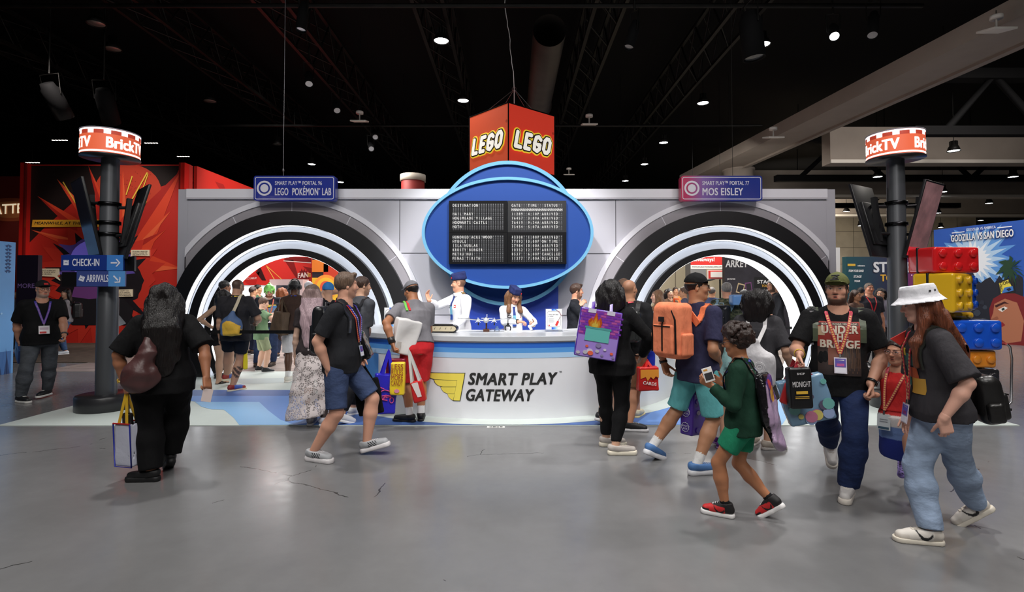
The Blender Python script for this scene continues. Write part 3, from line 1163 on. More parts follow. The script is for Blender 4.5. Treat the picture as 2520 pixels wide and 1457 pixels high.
   e((0, -.085, .145), (.36 * vv, .445 * vv, .395 * vv), .02, cuts=[(s.hp(0, .31, .32), wn(0, .80, -.60)), (s.hp(0, 0, -.45), wn(0, 0, -1))])
  if style in ('long', 'bob'):
   Ln = length * H
   b0 = s.hp(0, -.26, .12)
   dn = -A((0, 0, 1.0))
   pts, rs = [b0], [.36 * hh * vv]
   nseg = 8
   back = -s.Fh if style == 'bob' else -nrm(s.Fc)
   back = nrm(back - s.U * (back @ s.U))
   for i in range(1, nseg + 1):
    t = i / nseg
    z = b0 + dn * (Ln * t) + s.Uc * 0
    # stay outside the back
    rel = z - s.P
    tt = float(rel @ s.Uc)
    axis = s.P + s.Uc * tt
    off = float((z - axis) @ back)
    need = max(float((s.on_back(rr_, min(tt, .27 * H) / H) - axis) @ back) for rr_ in (-.05, 0, .05)) + .016
    wgt = float(np.clip((.40 * H - tt) / (.14 * H), 0, 1))
    if off < need:
     z = z + back * (need - off) * wgt
    pts.append(z)
    rs.append((.42 + .10 * math.sin(min(1, t * 1.3) * 3.14) - .12 * t ** 3) * hh * width)
   Fb = back
   S.chain(pts, rs, .03, flat=(Fb, .36))
   if side:
    for q in ((-1, 1) if side == 2 else ((-1,) if side < 0 else (1,))):
     p1 = s.hp(q * .33, .02, .05)
     p2 = s.hp(q * .38, .0, -.45)
     p3 = s.neck + s.Rc * q * .055 * H + s.Fc * .062 * H - s.Uc * .05 * H
     p4 = s.neck + s.Rc * q * .06 * H + s.Fc * .075 * H - s.Uc * (.05 * H + max(.02, Ln - .2 * H) * .8)
     S.chain([p1, p2, p3, p4], [.12 * hh, .15 * hh, .16 * hh, .08 * hh], .03)
  if style == 'ponytail':
   p = [s.hp(0, -.42, .3), s.hp(0, -.62, .2), s.hp(0, -.62, -.2), s.hp(0, -.52, -.2 - length * 6)]
   S.chain(p, [.1 * hh, .15 * hh, .14 * hh, .05 * hh], .03)
  if style == 'bun':
   S.ball(s.hp(0, -.35, .5), .17 * hh, .02)
  if style == 'locs':
   rg = random.Random(seed)
   for i in range(26):
    a = R_(100 + 340 * i / 26) - R_(80)
    b = s.hp(.27 * math.cos(a), -.08 + .3 * math.sin(a), .42)
    if math.sin(a) > .6:
     continue
    c2 = s.hp(.42 * math.cos(a), -.08 + .5 * math.sin(a), .1)
    d2 = s.hp(.4 * math.cos(a), -.08 + .48 * math.sin(a), -.12 - rg.random() * .12)
    S.chain([b, c2, d2], [.05 * hh, .045 * hh, .035 * hh], .01)
  if style == 'long' or style == 'bob':
   S.fold(.0045, 60, seed=seed, axis=(0, 0, 1))
  elif style != 'curly':
   S.fold(.0018, 80, seed=seed)
  else:
   S.fold(.004, 70, seed=seed)
  if under:
   S.cut(s.hp(0, 0, .16), s.Uh)
  V, Fq = S.mesh()
  mm = mat('hair_tone_%s' % s.label[:20], rgb(*col), .4, vcol=True, bump=.8, bscale=30, var=.35, vscale=30, stretch=(6, 6, .35)) if colf else cm(*col, 'hair')
  s.hairV = (V, Fq)
  return mesh_obj('hair', [(V, Fq)], mm, s.o, (lambda VV: colf((VV - s.hc) @ s.HM / hh)) if colf else None)
 def cap(s, col=(30, 30, 32), bill=None, back=False, emblem=None, tilt=0, res=None):
  hh = s.hh
  S = SDF(res or s.hres * 1.1)
  sg = -1 if back else 1
  wn = lambda r, f, u: nrm(s.HM @ A((r, f, u)))
  S.ell(s.hp(0, -.07, .17), s.HM, A((.375, .455, .43)) * hh, .01, cuts=[(s.hp(0, .1, .17), wn(0, -.12 * sg, -1))])
  S.ball(s.hp(0, -.07, .592), .022 * hh, .01)
  o = mesh_obj('cap', [S.mesh()], cm(*col), s.o)
  S = SDF(res or s.hres)
  up2 = wn(0, -.18 * sg, 1)
  fw = wn(0, sg, .18)
  Mb = np.stack([np.cross(fw, up2), fw, up2], 1)
  S.ell(s.hp(0, .30 * sg - .03, .185), Mb, A((.36, .44, .10)) * hh, .005,
   cuts=[(s.hp(0, .2 * sg, .20), -up2), (s.hp(0, .15 * sg, 0), wn(0, -sg, 0))])
  S.ell(s.hp(0, .30 * sg - .03, .16), Mb, A((.35, .45, .10)) * hh, .003, 's')
  mesh_obj('bill', [S.mesh()], cm(*(bill or col)), o)
  return o
 def lanyard(s, col=(40, 50, 160), bot=.10, w=.018, badge=None, badge_size=(.075, .105), off=.008, x=0.0, dots=None, spread=.048, swing=0.0, badge_art=None, top_t=.305):
  """ribbon round the neck hanging on the chest, with a pass"""
  H = s.H
  root = None
  mb = MB()
  mm = cm(*col, 'print')
  ends = []
  bp = None
  pts_all = []
  bpos = s.P + s.Uc * bot * H + s.Rc * x * H
  for q in (-1, 1):
   p0 = s.P + s.Uc * top_t * H + s.Rc * q * spread * H
   pts, ns = [], []
   for i in range(19):
    t = i / 18
    p = p0 * (1 - t) + bpos * t + s.Rc * (q * .004 * math.sin(t * 3.14))
    hit = s.bvh.ray_cast(Vector(p + s.Fc * .8), Vector(-s.Fc))
    fallback = p + s.Fc * .075 * H
    hp_ = Vector(fallback) if hit[0] is None else hit[0]
    pts.append(A(hp_) + s.Fc * off)
    ns.append(Vector(s.Fc))
   # never fall back into a hollow: keep the strap taut
   dep = [float(p @ s.Fc) for p in pts]
   for i in range(1, len(pts) - 1):
    for j in range(i + 1, len(pts)):
     for k in range(i - 1, -1, -4):
      need = dep[k] + (dep[j] - dep[k]) * (i - k) / (j - k)
      if dep[i] < need:
       pts[i] = pts[i] + s.Fc * (need - dep[i])
       dep[i] = need
   # over the shoulder and round the nape
   nb = [s.P + s.Uc * (top_t + .02) * H + s.Rc * q * (spread - .002) * H + s.Fc * .012 * H,
    s.P + s.Uc * (top_t + .025) * H + s.Rc * q * spread * .8 * H - s.Fc * .026 * H,
    s.P + s.Uc * (top_t + .02) * H + s.Rc * q * .01 * H - s.Fc * .05 * H]
   allp = [Vector(v) for v in reversed(nb)] + [Vector(p) for p in pts]
   nn = [Vector(-s.Fc + s.Uc * .4), Vector(nrm(s.Rc * q * .7 + s.Uc)), Vector(nrm(s.Uc + s.Rc * q * .3))] + ns
   mb.ribbon(allp, nn, w, mm, .002)
   ends.append(allp[-1])
   if dots:
    md = cm(*dots, 'print')
    for i in range(4, len(allp) - 1):
     a, b2 = allp[i], allp[i + 1]
     t = (b2 - a).normalized()
     sd = t.cross(Vector(s.Fc)).normalized()
     c = (a + b2) / 2 + Vector(s.Fc) * .0025
     mb.poly([c - t * .006 - sd * w * .28, c - t * .006 + sd * w * .28, c + t * .006 + sd * w * .28, c + t * .006 - sd * w * .28], md)
  o = mb.build('lanyard', s.o)
  if badge:
   e = (ends[0] + ends[1]) / 2
   mb = MB()
   w2, h2 = badge_size
   rr = x
   lowz = bot - (h2 + .035) / H
   lo_ = Vector(s.on_front(rr, max(lowz, -.05), off + .008))
   dd = max(0.0, (lo_ - e).dot(Vector(s.Fc)))
   up = (Vector(s.U) * (h2 + .03) - Vector(s.Fc) * dd + Vector(s.Rc) * swing * .1).normalized()
   fr = frame(e - up * (h2 / 2 + .028) + Vector(s.Fc) * .010, Vector(s.Rc) * -1, up)
   mb.box((0, 0, 0), (w2, .004, h2), cm(*badge, 'gloss'), fr)
   mb.box((0, 0, h2 / 2 + .012), (.012, .005, .03), cm(150, 150, 155, 'metal'), fr)
   for (x0, z0, x1, z1, c) in (badge_art or []):
    mb.box(((x0 + x1) / 2 * w2, -.003, (z0 + z1) / 2 * h2), ((x1 - x0) * w2, .0012, (z1 - z0) * h2), cm(*c, 'print'), fr)
   b = mb.build('badge', o)
  return o
 def watch(s, q, col=(25, 25, 28), face=None, t=.93, w=.02, name='watch'):
  mb = MB()
  e, wv = s.elb[q], s.wri[q]
  d = nrm(wv - e)
  c = e + (wv - e) * t
  r = (.0158 + (1 - t) * .03) * s.H * (1 + (s.fat - 1) * .7) * (1 if s.sex == 'm' else .92) + .0025
  u = Vector(s.hs[q] - d * (s.hs[q] @ d)).normalized()
  v = Vector(d).cross(u)
  prof = [(-w / 2, r), (-w / 2, r + .003), (w / 2, r + .003), (w / 2, r)]
  M = Matrix((u, v, Vector(d))).transposed().to_4x4()
  M.translation = Vector(c)
  mb.lathe([(rr, z) for z, rr in prof], cm(*col, 'plastic'), 20, M)
  if face:
   n = -Vector(s.hn[q] - d * (s.hn[q] @ d)).normalized()
   Mf = frame(Vector(c) + n * (r + .004), Vector(d).cross(n), Vector(d))
   mb.box((0, 0, 0), (.034, .008, .036), cm(*face, 'gloss'), Mf, bevel=.003)
  return mb.build(name, s.o)
 def glasses(s, col=(30, 28, 28), lens=None):
  mb = MB()
  hh = s.hh
  m = cm(*col, 'plastic')
  for q in (-1, 1):
   pts = [Vector(s.hp(q * .15 + .095 * math.cos(a), .405 - .0, .02 + .075 * math.sin(a))) for a in [2 * math.pi * i / 16 for i in range(16)]]
   mb.tube(pts, .008 * hh, m, 6, closed=True)
   mb.tube([s.hp(q * .245, .40, .04), s.hp(q * .345, .2, .05), s.hp(q * .36, -.05, .06)], .008 * hh, m, 6)
   if lens:
    mb.poly(pts, lens)
  mb.tube([s.hp(-.055, .405, .035), s.hp(0, .42, .045), s.hp(.055, .405, .035)], .008 * hh, m, 6)
  return mb.build('glasses', s.o)
 # ---------------------------------------------------------------- surfaces to lay things on
 def on_back(s, r, t, off=0.0):
  p = s.P + s.Uc * t * s.H + s.Rc * r * s.H
  h = s.bvh.ray_cast(Vector(p - s.Fc * .8), Vector(s.Fc))
  q = A(h[0]) if h[0] is not None else p - s.Fc * .07 * s.H
  return q - s.Fc * off
 def on_front(s, r, t, off=0.0, bvh=None):
  p = s.P + s.Uc * t * s.H + s.Rc * r * s.H
  h = (bvh or s.bvh).ray_cast(Vector(p + s.Fc * .8), Vector(-s.Fc))
  q = A(h[0]) if h[0] is not None else p + s.Fc * .07 * s.H
  return q + s.Fc * off
 def over_shoulder(s, r, t0=.12, t1=.12, n=14, off=.008):
  """points from the front of the chest over the shoulder and down the back"""
  c = s.P + s.Uc * .22 * s.H + s.Rc * r * s.H
  pts, ns = [], []
  a0 = math.atan2((t0 - .22), .16)
  a1 = math.pi - math.atan2((t1 - .22), .16)
  for i in range(n + 1):
   a = a0 + (a1 - a0) * i / n
   d = s.Fc * math.cos(a) + s.Uc * math.sin(a)
   h = s.bvh.ray_cast(Vector(c + d * .9), Vector(-d))
   p = A(h[0]) if h[0] is not None and (A(h[0]) - c) @ d > 0 else c + d * .08 * s.H
   pts.append(Vector(p + d * off))
   ns.append(Vector(d))
  return pts, ns
 def print_on(s, name, mb_fn, r0, t0, w, off=.004, back=False):
  """artwork printed on the cloth: mb_fn(mb, fn) draws in (x right of wearer's view, z up) metres"""
  mb = MB()
  sg = -1 if back else 1
  def fn(p):
   x, z = p[0], p[2]
   q = s.P + s.Uc * (t0 * s.H + z) + s.Rc * (r0 * s.H - sg * x)
   h = s.bvh.ray_cast(Vector(q + sg * s.Fc * .8), Vector(-sg * s.Fc))
   y = h[0] if h[0] is not None else Vector(q + sg * s.Fc * .07 * s.H)
   return y + Vector(sg * s.Fc) * (off + p[1])
  mb_fn(mb, fn)
  return mb.build(name, s.o)
def sheet(mb, fn, x0, z0, x1, z1, m, y=0.0, nx=8, nz=10):
 rows = [[fn((x0 + (x1 - x0) * i / nx, y, z0 + (z1 - z0) * j / nz)) for i in range(nx + 1)] for j in range(nz + 1)]
 mb.grid(rows, m, True)
# ================================================================== THE HALL
def floor_mat():
 m = bpy.data.materials.new('polished_concrete')
 m.use_nodes = True
 nt = m.node_tree
 b = nt.nodes['Principled BSDF']
 tc = nt.nodes.new('ShaderNodeTexCoord')
 L = nt.links.new
 def noise(sc, det, rough=.6):
  n = nt.nodes.new('ShaderNodeTexNoise')
  n.inputs['Scale'].default_value = sc
  n.inputs['Detail'].default_value = det
  n.inputs['Roughness'].default_value = rough
  L(tc.outputs['Object'], n.inputs['Vector'])
  return n
 big, fine = noise(.55, 6), noise(7, 8, .7)
 cr = nt.nodes.new('ShaderNodeValToRGB')
 cr.color_ramp.elements[0].position, cr.color_ramp.elements[0].color = .33, (.170, .170, .173, 1)
 cr.color_ramp.elements[1].position, cr.color_ramp.elements[1].color = .70, (.232, .232, .238, 1)
 L(big.outputs['Fac'], cr.inputs['Fac'])
 # hairline cracks: borders of large warped cells, kept only in places
 wv = noise(1.3, 5)
 mx = nt.nodes.new('ShaderNodeMix')
 mx.data_type = 'VECTOR'
 mx.inputs['Factor'].default_value = .22
 L(tc.outputs['Object'], mx.inputs['A'])
 L(wv.outputs['Color'], mx.inputs['B'])
 vo = nt.nodes.new('ShaderNodeTexVoronoi')
 vo.feature = 'DISTANCE_TO_EDGE'
 vo.inputs['Scale'].default_value = .42
 L(mx.outputs['Result'], vo.inputs['Vector'])
 lt = nt.nodes.new('ShaderNodeMath')
 lt.operation = 'LESS_THAN'
 lt.inputs[1].default_value = .0016
 L(vo.outputs['Distance'], lt.inputs[0])
 gate = nt.nodes.new('ShaderNodeMath')
 gate.operation = 'GREATER_THAN'
 gate.inputs[1].default_value = .52
 L(noise(.9, 3).outputs['Fac'], gate.inputs[0])
 mu = nt.nodes.new('ShaderNodeMath')
 mu.operation = 'MULTIPLY'
 L(lt.outputs[0], mu.inputs[0])
 L(gate.outputs[0], mu.inputs[1])
 m2 = nt.nodes.new('ShaderNodeMix')
 m2.data_type = 'RGBA'
 L(mu.outputs[0], m2.inputs['Factor'])
 mm = nt.nodes.new('ShaderNodeMix')
 mm.data_type = 'RGBA'
 mm.blend_type = 'MULTIPLY'
 mm.inputs['Factor'].default_value = .14
 L(cr.outputs['Color'], mm.inputs['A'])
 L(fine.outputs['Fac'], mm.inputs['B'])
 L(mm.outputs['Result'], m2.inputs['A'])
 m2.inputs['B'].default_value = (.055, .055, .055, 1)
 L(m2.outputs['Result'], b.inputs['Base Color'])
 rr = nt.nodes.new('ShaderNodeMapRange')
 rr.inputs['From Min'].default_value, rr.inputs['From Max'].default_value = .3, .7
 rr.inputs['To Min'].default_value, rr.inputs['To Max'].default_value = .17, .27
 L(fine.outputs['Fac'], rr.inputs['Value'])
 L(rr.outputs['Result'], b.inputs['Roughness'])
 bp = nt.nodes.new('ShaderNodeBump')
 bp.inputs['Strength'].default_value = .05
 L(noise(26, 4).outputs['Fac'], bp.inputs['Height'])
 L(bp.outputs['Normal'], b.inputs['Normal'])
 b.inputs['Specular IOR Level'].default_value = .36
 return m
def struct(mb, name):
 return tag(mb.build(name), kind='structure')
black = mat('black_paint', (.004, .004, .0045), .8, bump=.2, bscale=12, spec=.1)
steel_black = mat('black_steel', (.005, .0048, .0045), .5, var=.5, vscale=3, spec=.2)
beige = mat('beige_plaster', rgb(140, 130, 122), .85, bump=.1, bscale=20, var=.06, vscale=1.5)
mb = MB()
mb.poly([(-34, -8, 0), (34, -8, 0), (34, 46, 0), (-34, 46, 0)], floor_mat())
struct(mb, 'floor')
mb = MB()
mb.box((0, 19, 9.75), (68, 54, .3), black)
struct(mb, 'ceiling')
mb = MB()
mb.box((0, 46.1, 4.8), (68, .2, 9.6), black)
struct(mb, 'wall_back')
mb = MB()
mb.box((-34.1, 19, 4.8), (.2, 54, 9.6), black)
struct(mb, 'wall_left')
mb = MB()
mb.box((34.1, 19, 4.8), (.2, 54, 9.6), black)
struct(mb, 'wall_right')
mb = MB()
mb.box((0, -8.1, 4.8), (68, .2, 9.6), mat('front_wall', rgb(90, 86, 84), .8))
struct(mb, 'wall_front')
# concrete block wall at the far end of the hall on the right
conc = mat('concrete_block', rgb(150, 140, 124), .85, var=.12, vscale=1.2, bump=.15, bscale=6)
mb = MB()
YC = 38.0
mb.box((26, YC + .2, 3.6), (22, .4, 7.2), conc)
jm = cm(96, 90, 80, 'print')
for i in range(1, 6):
 mb.box((26, YC - .004, i * 1.2), (22, .012, .03), jm)
for i in range(12):
 mb.box((15.5 + i * 1.9, YC - .004, 3.6), (.03, .012, 7.2), jm)
struct(mb, 'wall_far_right')
# beige beam with its columns
mb = MB()
p = [(10.75, 2.0), (8.42, 26.0)]
d = Vector((p[1][0] - p[0][0], p[1][1] - p[0][1], 0)).normalized()
n = Vector((d.y, -d.x, 0))
for (o0, o1, z0, z1) in ((0, 1.2, 7.0, 7.43), (1.18, 1.36, 6.93, 7.3)):
 vs = []
 for z in (z0, z1):
  for (q, e) in ((p[0], 0), (p[1], 0)):
   for o in (o0, o1):
    vs.append((q[0] + n.x * o, q[1] + n.y * o, z))
 mb.add(vs, [(0, 1, 3, 2), (4, 6, 7, 5), (0, 2, 6, 4), (1, 5, 7, 3), (0, 4, 5, 1), (2, 3, 7, 6)], beige)
struct(mb, 'trim_1')
for i, (px, Y, r) in enumerate(((1820, 23.0, .62), (1886, 31.0, .6))):
 mb = MB()
 mb.lathe([(r, 0), (r, 6.95), (r + .06, 6.95), (r + .06, 7.02)], beige, 28)
 tag(mb.build('column', loc=(WX(px, Y), Y, 0)), 'beige round concrete column ' + ('under the long beam, the nearer one' if i == 0 else 'behind the first column, narrower in view'),
  'column', kind='structure')
# deep beige cross beams over the right part of the hall
for i, (Y, zb, h) in enumerate(((18.6, 6.15, 1.3), (25.0, 6.1, 1.3), (32.0, 6.2, 1.2))):
 mb = MB()
 mb.box((22.3, Y, zb + h / 2), (22, .5, h), beige)
 mb.box((22.3, Y - .27, zb + .06), (22, .06, .12), cm(205, 198, 190, 'print'))
 struct(mb, 'trim_%d' % (i + 2))
# ------------------------------------------------------------------ roof steel
def truss(L, w=.7, h=.9, r=.045, n=None):
 mb = MB()
 n = n or int(L / 1.2)
 for sx in (-1, 1):
  for sz in (0, 1):
   mb.box((sx * w / 2, L / 2, sz * h), (r * 2, L, r * 2), steel_black)
 for i in range(n):
  a, b = L * i / n, L * (i + 1) / n
  for sx in (-1, 1):
   mb.tube([(sx * w / 2, a, 0), (sx * w / 2, (a + b) / 2, h), (sx * w / 2, b, 0)], r * .6, steel_black, 5)
  mb.tube([(-w / 2, a, 0), (w / 2, b, 0)], r * .5, steel_black, 5)
  mb.tube([(-w / 2, a, h), (w / 2, b, h)], r * .5, steel_black, 5)
 return mb
tr0 = truss(40.0).build('roof_truss', loc=(-1.95, 2.0, 8.3))
tag(tr0, 'black roof truss running over the hanging cube sign', 'truss', 'black roof trusses')
for x, lab in ((-14.0, 'black roof truss over the red comic wall, the outermost on that side'), (-9.0, 'black roof truss above the totem with the left-pointing screens'),
   (-5.6, 'black roof truss above the first portal'), (2.3, 'black roof truss between the hanging cube and the second portal'), (5.6, 'black roof truss over the second portal'),
   (-19.5, 'black roof truss far over the dark red wall')):
 c = copy_tree(tr0)
 c.location.x = x
 c['label'] = lab
# solid I-girders crossing
for Y, z, lab in ((11.5, 8.0, 'black pipe crossing the ceiling in front of the hanging cube'), (19.0, 7.7, 'black pipe crossing the ceiling behind the hanging cube')):
 mb = MB()
 mb.tube([(-30, Y, z), (9.2, Y, z)], .05, steel_black, 8)
 for x in range(-28, 9, 4):
  mb.tube([(x, Y, z), (x, Y, 9.6)], .012, steel_black, 5)
 tag(mb.build('ceiling_pipe'), lab, 'pipe', 'pipes under the ceiling')
# angled steel over the right part of the hall
for i, (x, Y, dx, lab) in enumerate(((13.0, 15.5, 9, 'nearest black steel truss over the banner side'), (12.2, 22.0, 11, 'middle black steel truss over the banner side'), (12.0, 29.0, 12, 'farthest black steel truss over the banner side'))):
 mb = MB()
 z0 = 6.4
 mb.box((x + dx / 2, Y, z0), (dx + 2, .3, .26), black)
 for k in range(3):
  a = x + k * dx / 3
  mb.tube([(a, Y, z0), (a + dx / 6, Y, z0 + 1.7), (a + dx / 3, Y, z0)], .11, black, 6)
 mb.box((x + dx / 2, Y, z0 + 1.7), (dx + 2, .4, .3), black)
 for k in range(4):
  mb.tube([(x + k * dx / 3, Y, z0 + 1.8), (x + k * dx / 3, Y, 9.59)], .02, black, 5)
 tag(mb.build('steel_truss'), lab, 'truss', 'steel trusses on the banner side')
mb = MB()
mb.lathe([(.42, 0), (.42, 5.2), (.46, 5.2), (.46, 5.3), (.42, 5.3), (.42, 9)], mat('duct', (.03, .026, .022), .5, var=.3, vscale=2), 24)
o = mb.build('air_duct', M=Matrix.Translation((.95, 13.0, 8.2)) @ Matrix.Rotation(R_(-90), 4, 'X'))
tag(o, 'fat black air duct running beside the hanging cube', 'duct')
# ------------------------------------------------------------------ lamps under the ceiling
def pendant(loc, lab, lit=True, power=190, rad=.20, group='round lamps under the black ceiling', rod=.5):
 e = empty('pendant_lamp', loc, lab, 'lamp', group)
 mb = MB()
 mb.lathe([(.05, .34), (.09, .33), (.10, .20), (rad * .75, .14), (rad, .0), (rad * .96, .0), (rad * .7, .12), (.02, .13)], steel_black, 20)
 for i in range(8):
  a = i * math.pi / 4
  mb.box((.1 * math.cos(a), .1 * math.sin(a), .26), (.02, .02, .14), steel_black)
 mb.tube([(0, 0, .33), (0, 0, 9.59 - loc[2])], .012, steel_black, 6)
 mb.build('housing', e)
 mb = MB()
 mb.lathe([(0, .02), (rad * .86, .02), (rad * .9, .04)], mat('lamp_on', (1, 1, 1), .4, emit=26.0, ecol=(.93, .96, 1)) if lit else mat('lamp_off', rgb(150, 146, 140), .3, metal=.6), 20)
 mb.build('diffuser', e)
 if lit:
  s = spot('lamp_light', (loc[0], loc[1], loc[2] - .03), (loc[0], loc[1], 0), power, 112, (1, .98, .96), .9, rad * .8)
  s.parent = e
  s.location = (0, 0, -.03)
 return e
ROW = ['nearest', 'second', 'third', 'fourth', 'farthest']
for i, (px, py) in enumerate(((1086, 102), (1140, 249))):
 Y = 6.2 * 1280 / (717 - py)
 pendant(W(px, py, Y), ('large' if i == 0 else 'smaller') + ' glowing round lamp left of the hanging cube' + (' high up' if i == 0 else ' just above its rim'))
for i, (px, py) in enumerate(((1876, 111), (1730, 255), (1633, 352), (1586, 405), (1539, 446))):
 Y = 6.2 * 1280 / (717 - py)
 pendant(W(px, py, Y), ROW[i] + ' glowing lamp of the row right of the hanging cube')
for i, (px, py) in enumerate(((767, 405), (838, 449))):
 Y = 6.2 * 1280 / (717 - py)
 pendant(W(px, py, Y), 'glowing lamp ' + ('above' if i == 0 else 'beside the top corner of') + ' the blue sign for portal 96')
for i, (px, py) in enumerate(((278, 122), (517, 250), (682, 356), (237, 60))):
 Y = 6.2 * 1280 / (717 - py)
 pendant(W(px, py, Y), ('second unlit lamp from the front in the row over the red wall', 'unlit ceiling lamp right of the first totem drum', 'unlit ceiling lamp close to the chain of the portal 96 sign',
      'nearest unlit lamp, top left under the ceiling')[i], lit=False, group='unlit round lamps')
for i, (px, py, Y) in enumerate(((2347, 372, 17.0), (2493, 436, 21), (2160, 436, 21.2), (2320, 473, 24.2), (2083, 521, 30), (2434, 501, 27.8), (2308, 525, 30.5), (2413, 543, 34), (2117, 556, 36), (2315, 560, 36.5))):
 pendant(W(px, py, Y), ('white lamp right of the second totem drum, biggest on that side', 'white lamp at the far right edge under the trusses', 'white lamp between the white wall and the second totem',
      'white lamp right above the slanted screen of the second totem', 'small lamp next to the white wall end', 'white lamp above the blue banner, right of its middle', 'lamp just right of the slanted screen',
      'small lamp over the words on the blue banner', 'small low lamp over the concrete wall left of the second totem', 'tiny lamp by the left top of the blue banner')[i], power=120, rad=.19,
   group='lamps in the right part of the hall', rod=.3)
# ------------------------------------------------------------------ stage lights, antennas
def fixture(loc, aim, lab, n=1, lens=None, L=.5, r=.11):
 e = empty('stage_light', loc, lab, 'stage light', 'black stage lights under the ceiling')
 d = (Vector(aim) - Vector(loc)).normalized()
 M = d.to_track_quat('Z', 'Y').to_matrix().to_4x4()
 mb = MB()
 mb.lathe([(0, -.1), (r * .7, -.1), (r * .8, 0), (r, .05), (r, L), (r * .9, L), (r * .85, L - .05), (0, L - .05)], black, 16, M)
 mb.build('can', e)
 mb = MB()
 mb.lathe([(0, L - .03), (r * .84, L - .03)], lens or mat('dull_lens', (.25, .27, .3), .15, metal=.8), 16, M)
 mb.build('lens', e)
 mb = MB()
 s = M.to_3x3() @ Vector((1, 0, 0))
 mb.tube([s * r * 1.1 + d * .15, s * r * 1.2 + Vector((0, 0, .3)), Vector((0, 0, .34)) - s * r * 1.2, -s * r * 1.1 + d * .15], .012, steel_black, 5)
 mb.tube([(0, 0, .34), (0, 0, 9.59 - loc[2])], .02, steel_black, 6)
 mb.build('yoke', e)
 return e
fx = [(748, 20, 10.5, (-4.6, 9.8, 2), 'black stage light at the top, left of the middle'), (760, 185, 14, (-3, 8, 0), 'pair-lamp stage light below the top pipe, left of the middle'),
 (826, 255, 16, (-2, 9, 0), 'black stage light angled down, level with the lamp by the cube'), (922, 325, 19, (-2, 10, 0), 'black stage light under the truss left of the cube'),
 (912, 355, 19.6, (-2, 10, 0), 'lower black stage light under the truss left of the cube'), (1562, 65, 10.5, (1, 9.8, 2), 'black stage light at the top, right of the cube'),
 (1845, 45, 9.5, (5, 9.6, 1), 'wide black stage light above the brightest lamp on the right'), (2050, 70, 11.5, (3.5, 4.6, 0), 'stage light with a bright lens, top right'),
 (2150, 40, 11.3, (4.5, 7, 0), 'long black stage light beside the beam'), (120, 215, 12.5, (-11, 16, 2), 'bulky black stage light at the left edge'),
 (255, 230, 12.5, (-11, 16, 2), 'bulky black stage light above the first totem drum')]
for px, py, Y, aim, lab in fx:
 lens = mat('bright_lens', (1, 1, 1), .3, emit=3.0) if 'bright lens' in lab else None
 fixture(W(px, py, Y), aim, lab, lens=lens, L=.75 if ('bulky' in lab or 'wide' in lab or 'long' in lab) else .5, r=.2 if ('bulky' in lab or 'wide' in lab) else .11)
for i, (px, py, Y, lab) in enumerate(((885, 290, 15.5, 'flat white antenna hanging left of the cube'), (1450, 298, 15.5, 'flat white antenna hanging right of the cube'), (1400, 424, 23, 'small flat white antenna just above the blue board'),
     (2452, 62, 10.2, 'white antenna on the beam at the top right corner'), (1903, 330, 15.2, 'white antenna on the beam above the second portal'))):
 p = W(px, py, Y)
 e = empty('antenna', p, lab, 'antenna', 'flat ceiling antennas')
 mb = MB()
 mb.box((0, 0, -.10), (.46, .42, .04), cm(200, 196, 190, 'print'), rot=Matrix.Rotation(R_(14), 3, 'X'), bevel=.008)
 mb.build('panel', e)
 mb = MB()
 mb.tube([(0, 0, -.1), (0, 0, .12)], .02, cm(170, 166, 160, 'print'), 8)
 mb.tube([(0, 0, .12), (0, 0, 9.59 - p.z if i < 3 else .3)], .008, steel_black, 5)
 mb.lathe([(0, .0), (.11, 0), (.11, .07), (0, .07)], cm(205, 200, 195, 'print'), 16, Matrix.Translation((0, 0, .12)))
 mb.build('bracket', e)
for i, (px, py, Y) in enumerate(((372, 352, 22), (80, 400, 21), (451, 385, 24), (147, 345, 19))):
 p = W(px, py, Y)
 e = empty('led_bar', p, ('row of small spotlights right of the first totem drum', 'row of small spotlights above the dark red wall', 'row of small spotlights above the red post', 'row of small spotlights above the red comic wall')[i], 'light bar', 'small LED bars')
 mb = MB()
 mb.box((0, 0, .05), (.62, .14, .1), steel_black)
 mb.tube([(0, 0, .1), (0, 0, 9.59 - p.z)], .015, steel_black, 5)
 mb.build('bar', e)
 for k in range(5):
  mb = MB()
  mb.lathe([(0, -.01), (.04, -.01), (.045, .0)], mat('led_warm', (1, .9, .8), .4, emit=5.0 if i % 2 == 0 else 2.5), 10, Matrix.Translation((-.24 + k * .12, 0, 0)))
  mb.build('bulb', e)
# ================================================================== THE STAND
YB, YW = 9.72, 9.88          # front of the black rings, face of the white wall
K = YB / FPX
ZC = WZ(820, YB)
XA = (WX(711.5, YB), WX(1782, YB))
white = mat('stand_white', rgb(186, 185, 193), .55, var=.03, vscale=1.2)
pale = mat('stand_pale', rgb(236, 235, 242), .5)
midg = mat('stand_grey', rgb(160, 156, 162), .55)
seam = cm(80, 80, 86, 'print')
blk = mat('ring_black', rgb(20, 20, 23), .45)
glow = mat('strip_light', (1, 1, 1), .4, emit=2.2, ecol=(.97, .98, 1))
facem = mat('ring_white', rgb(205, 212, 224), .5)
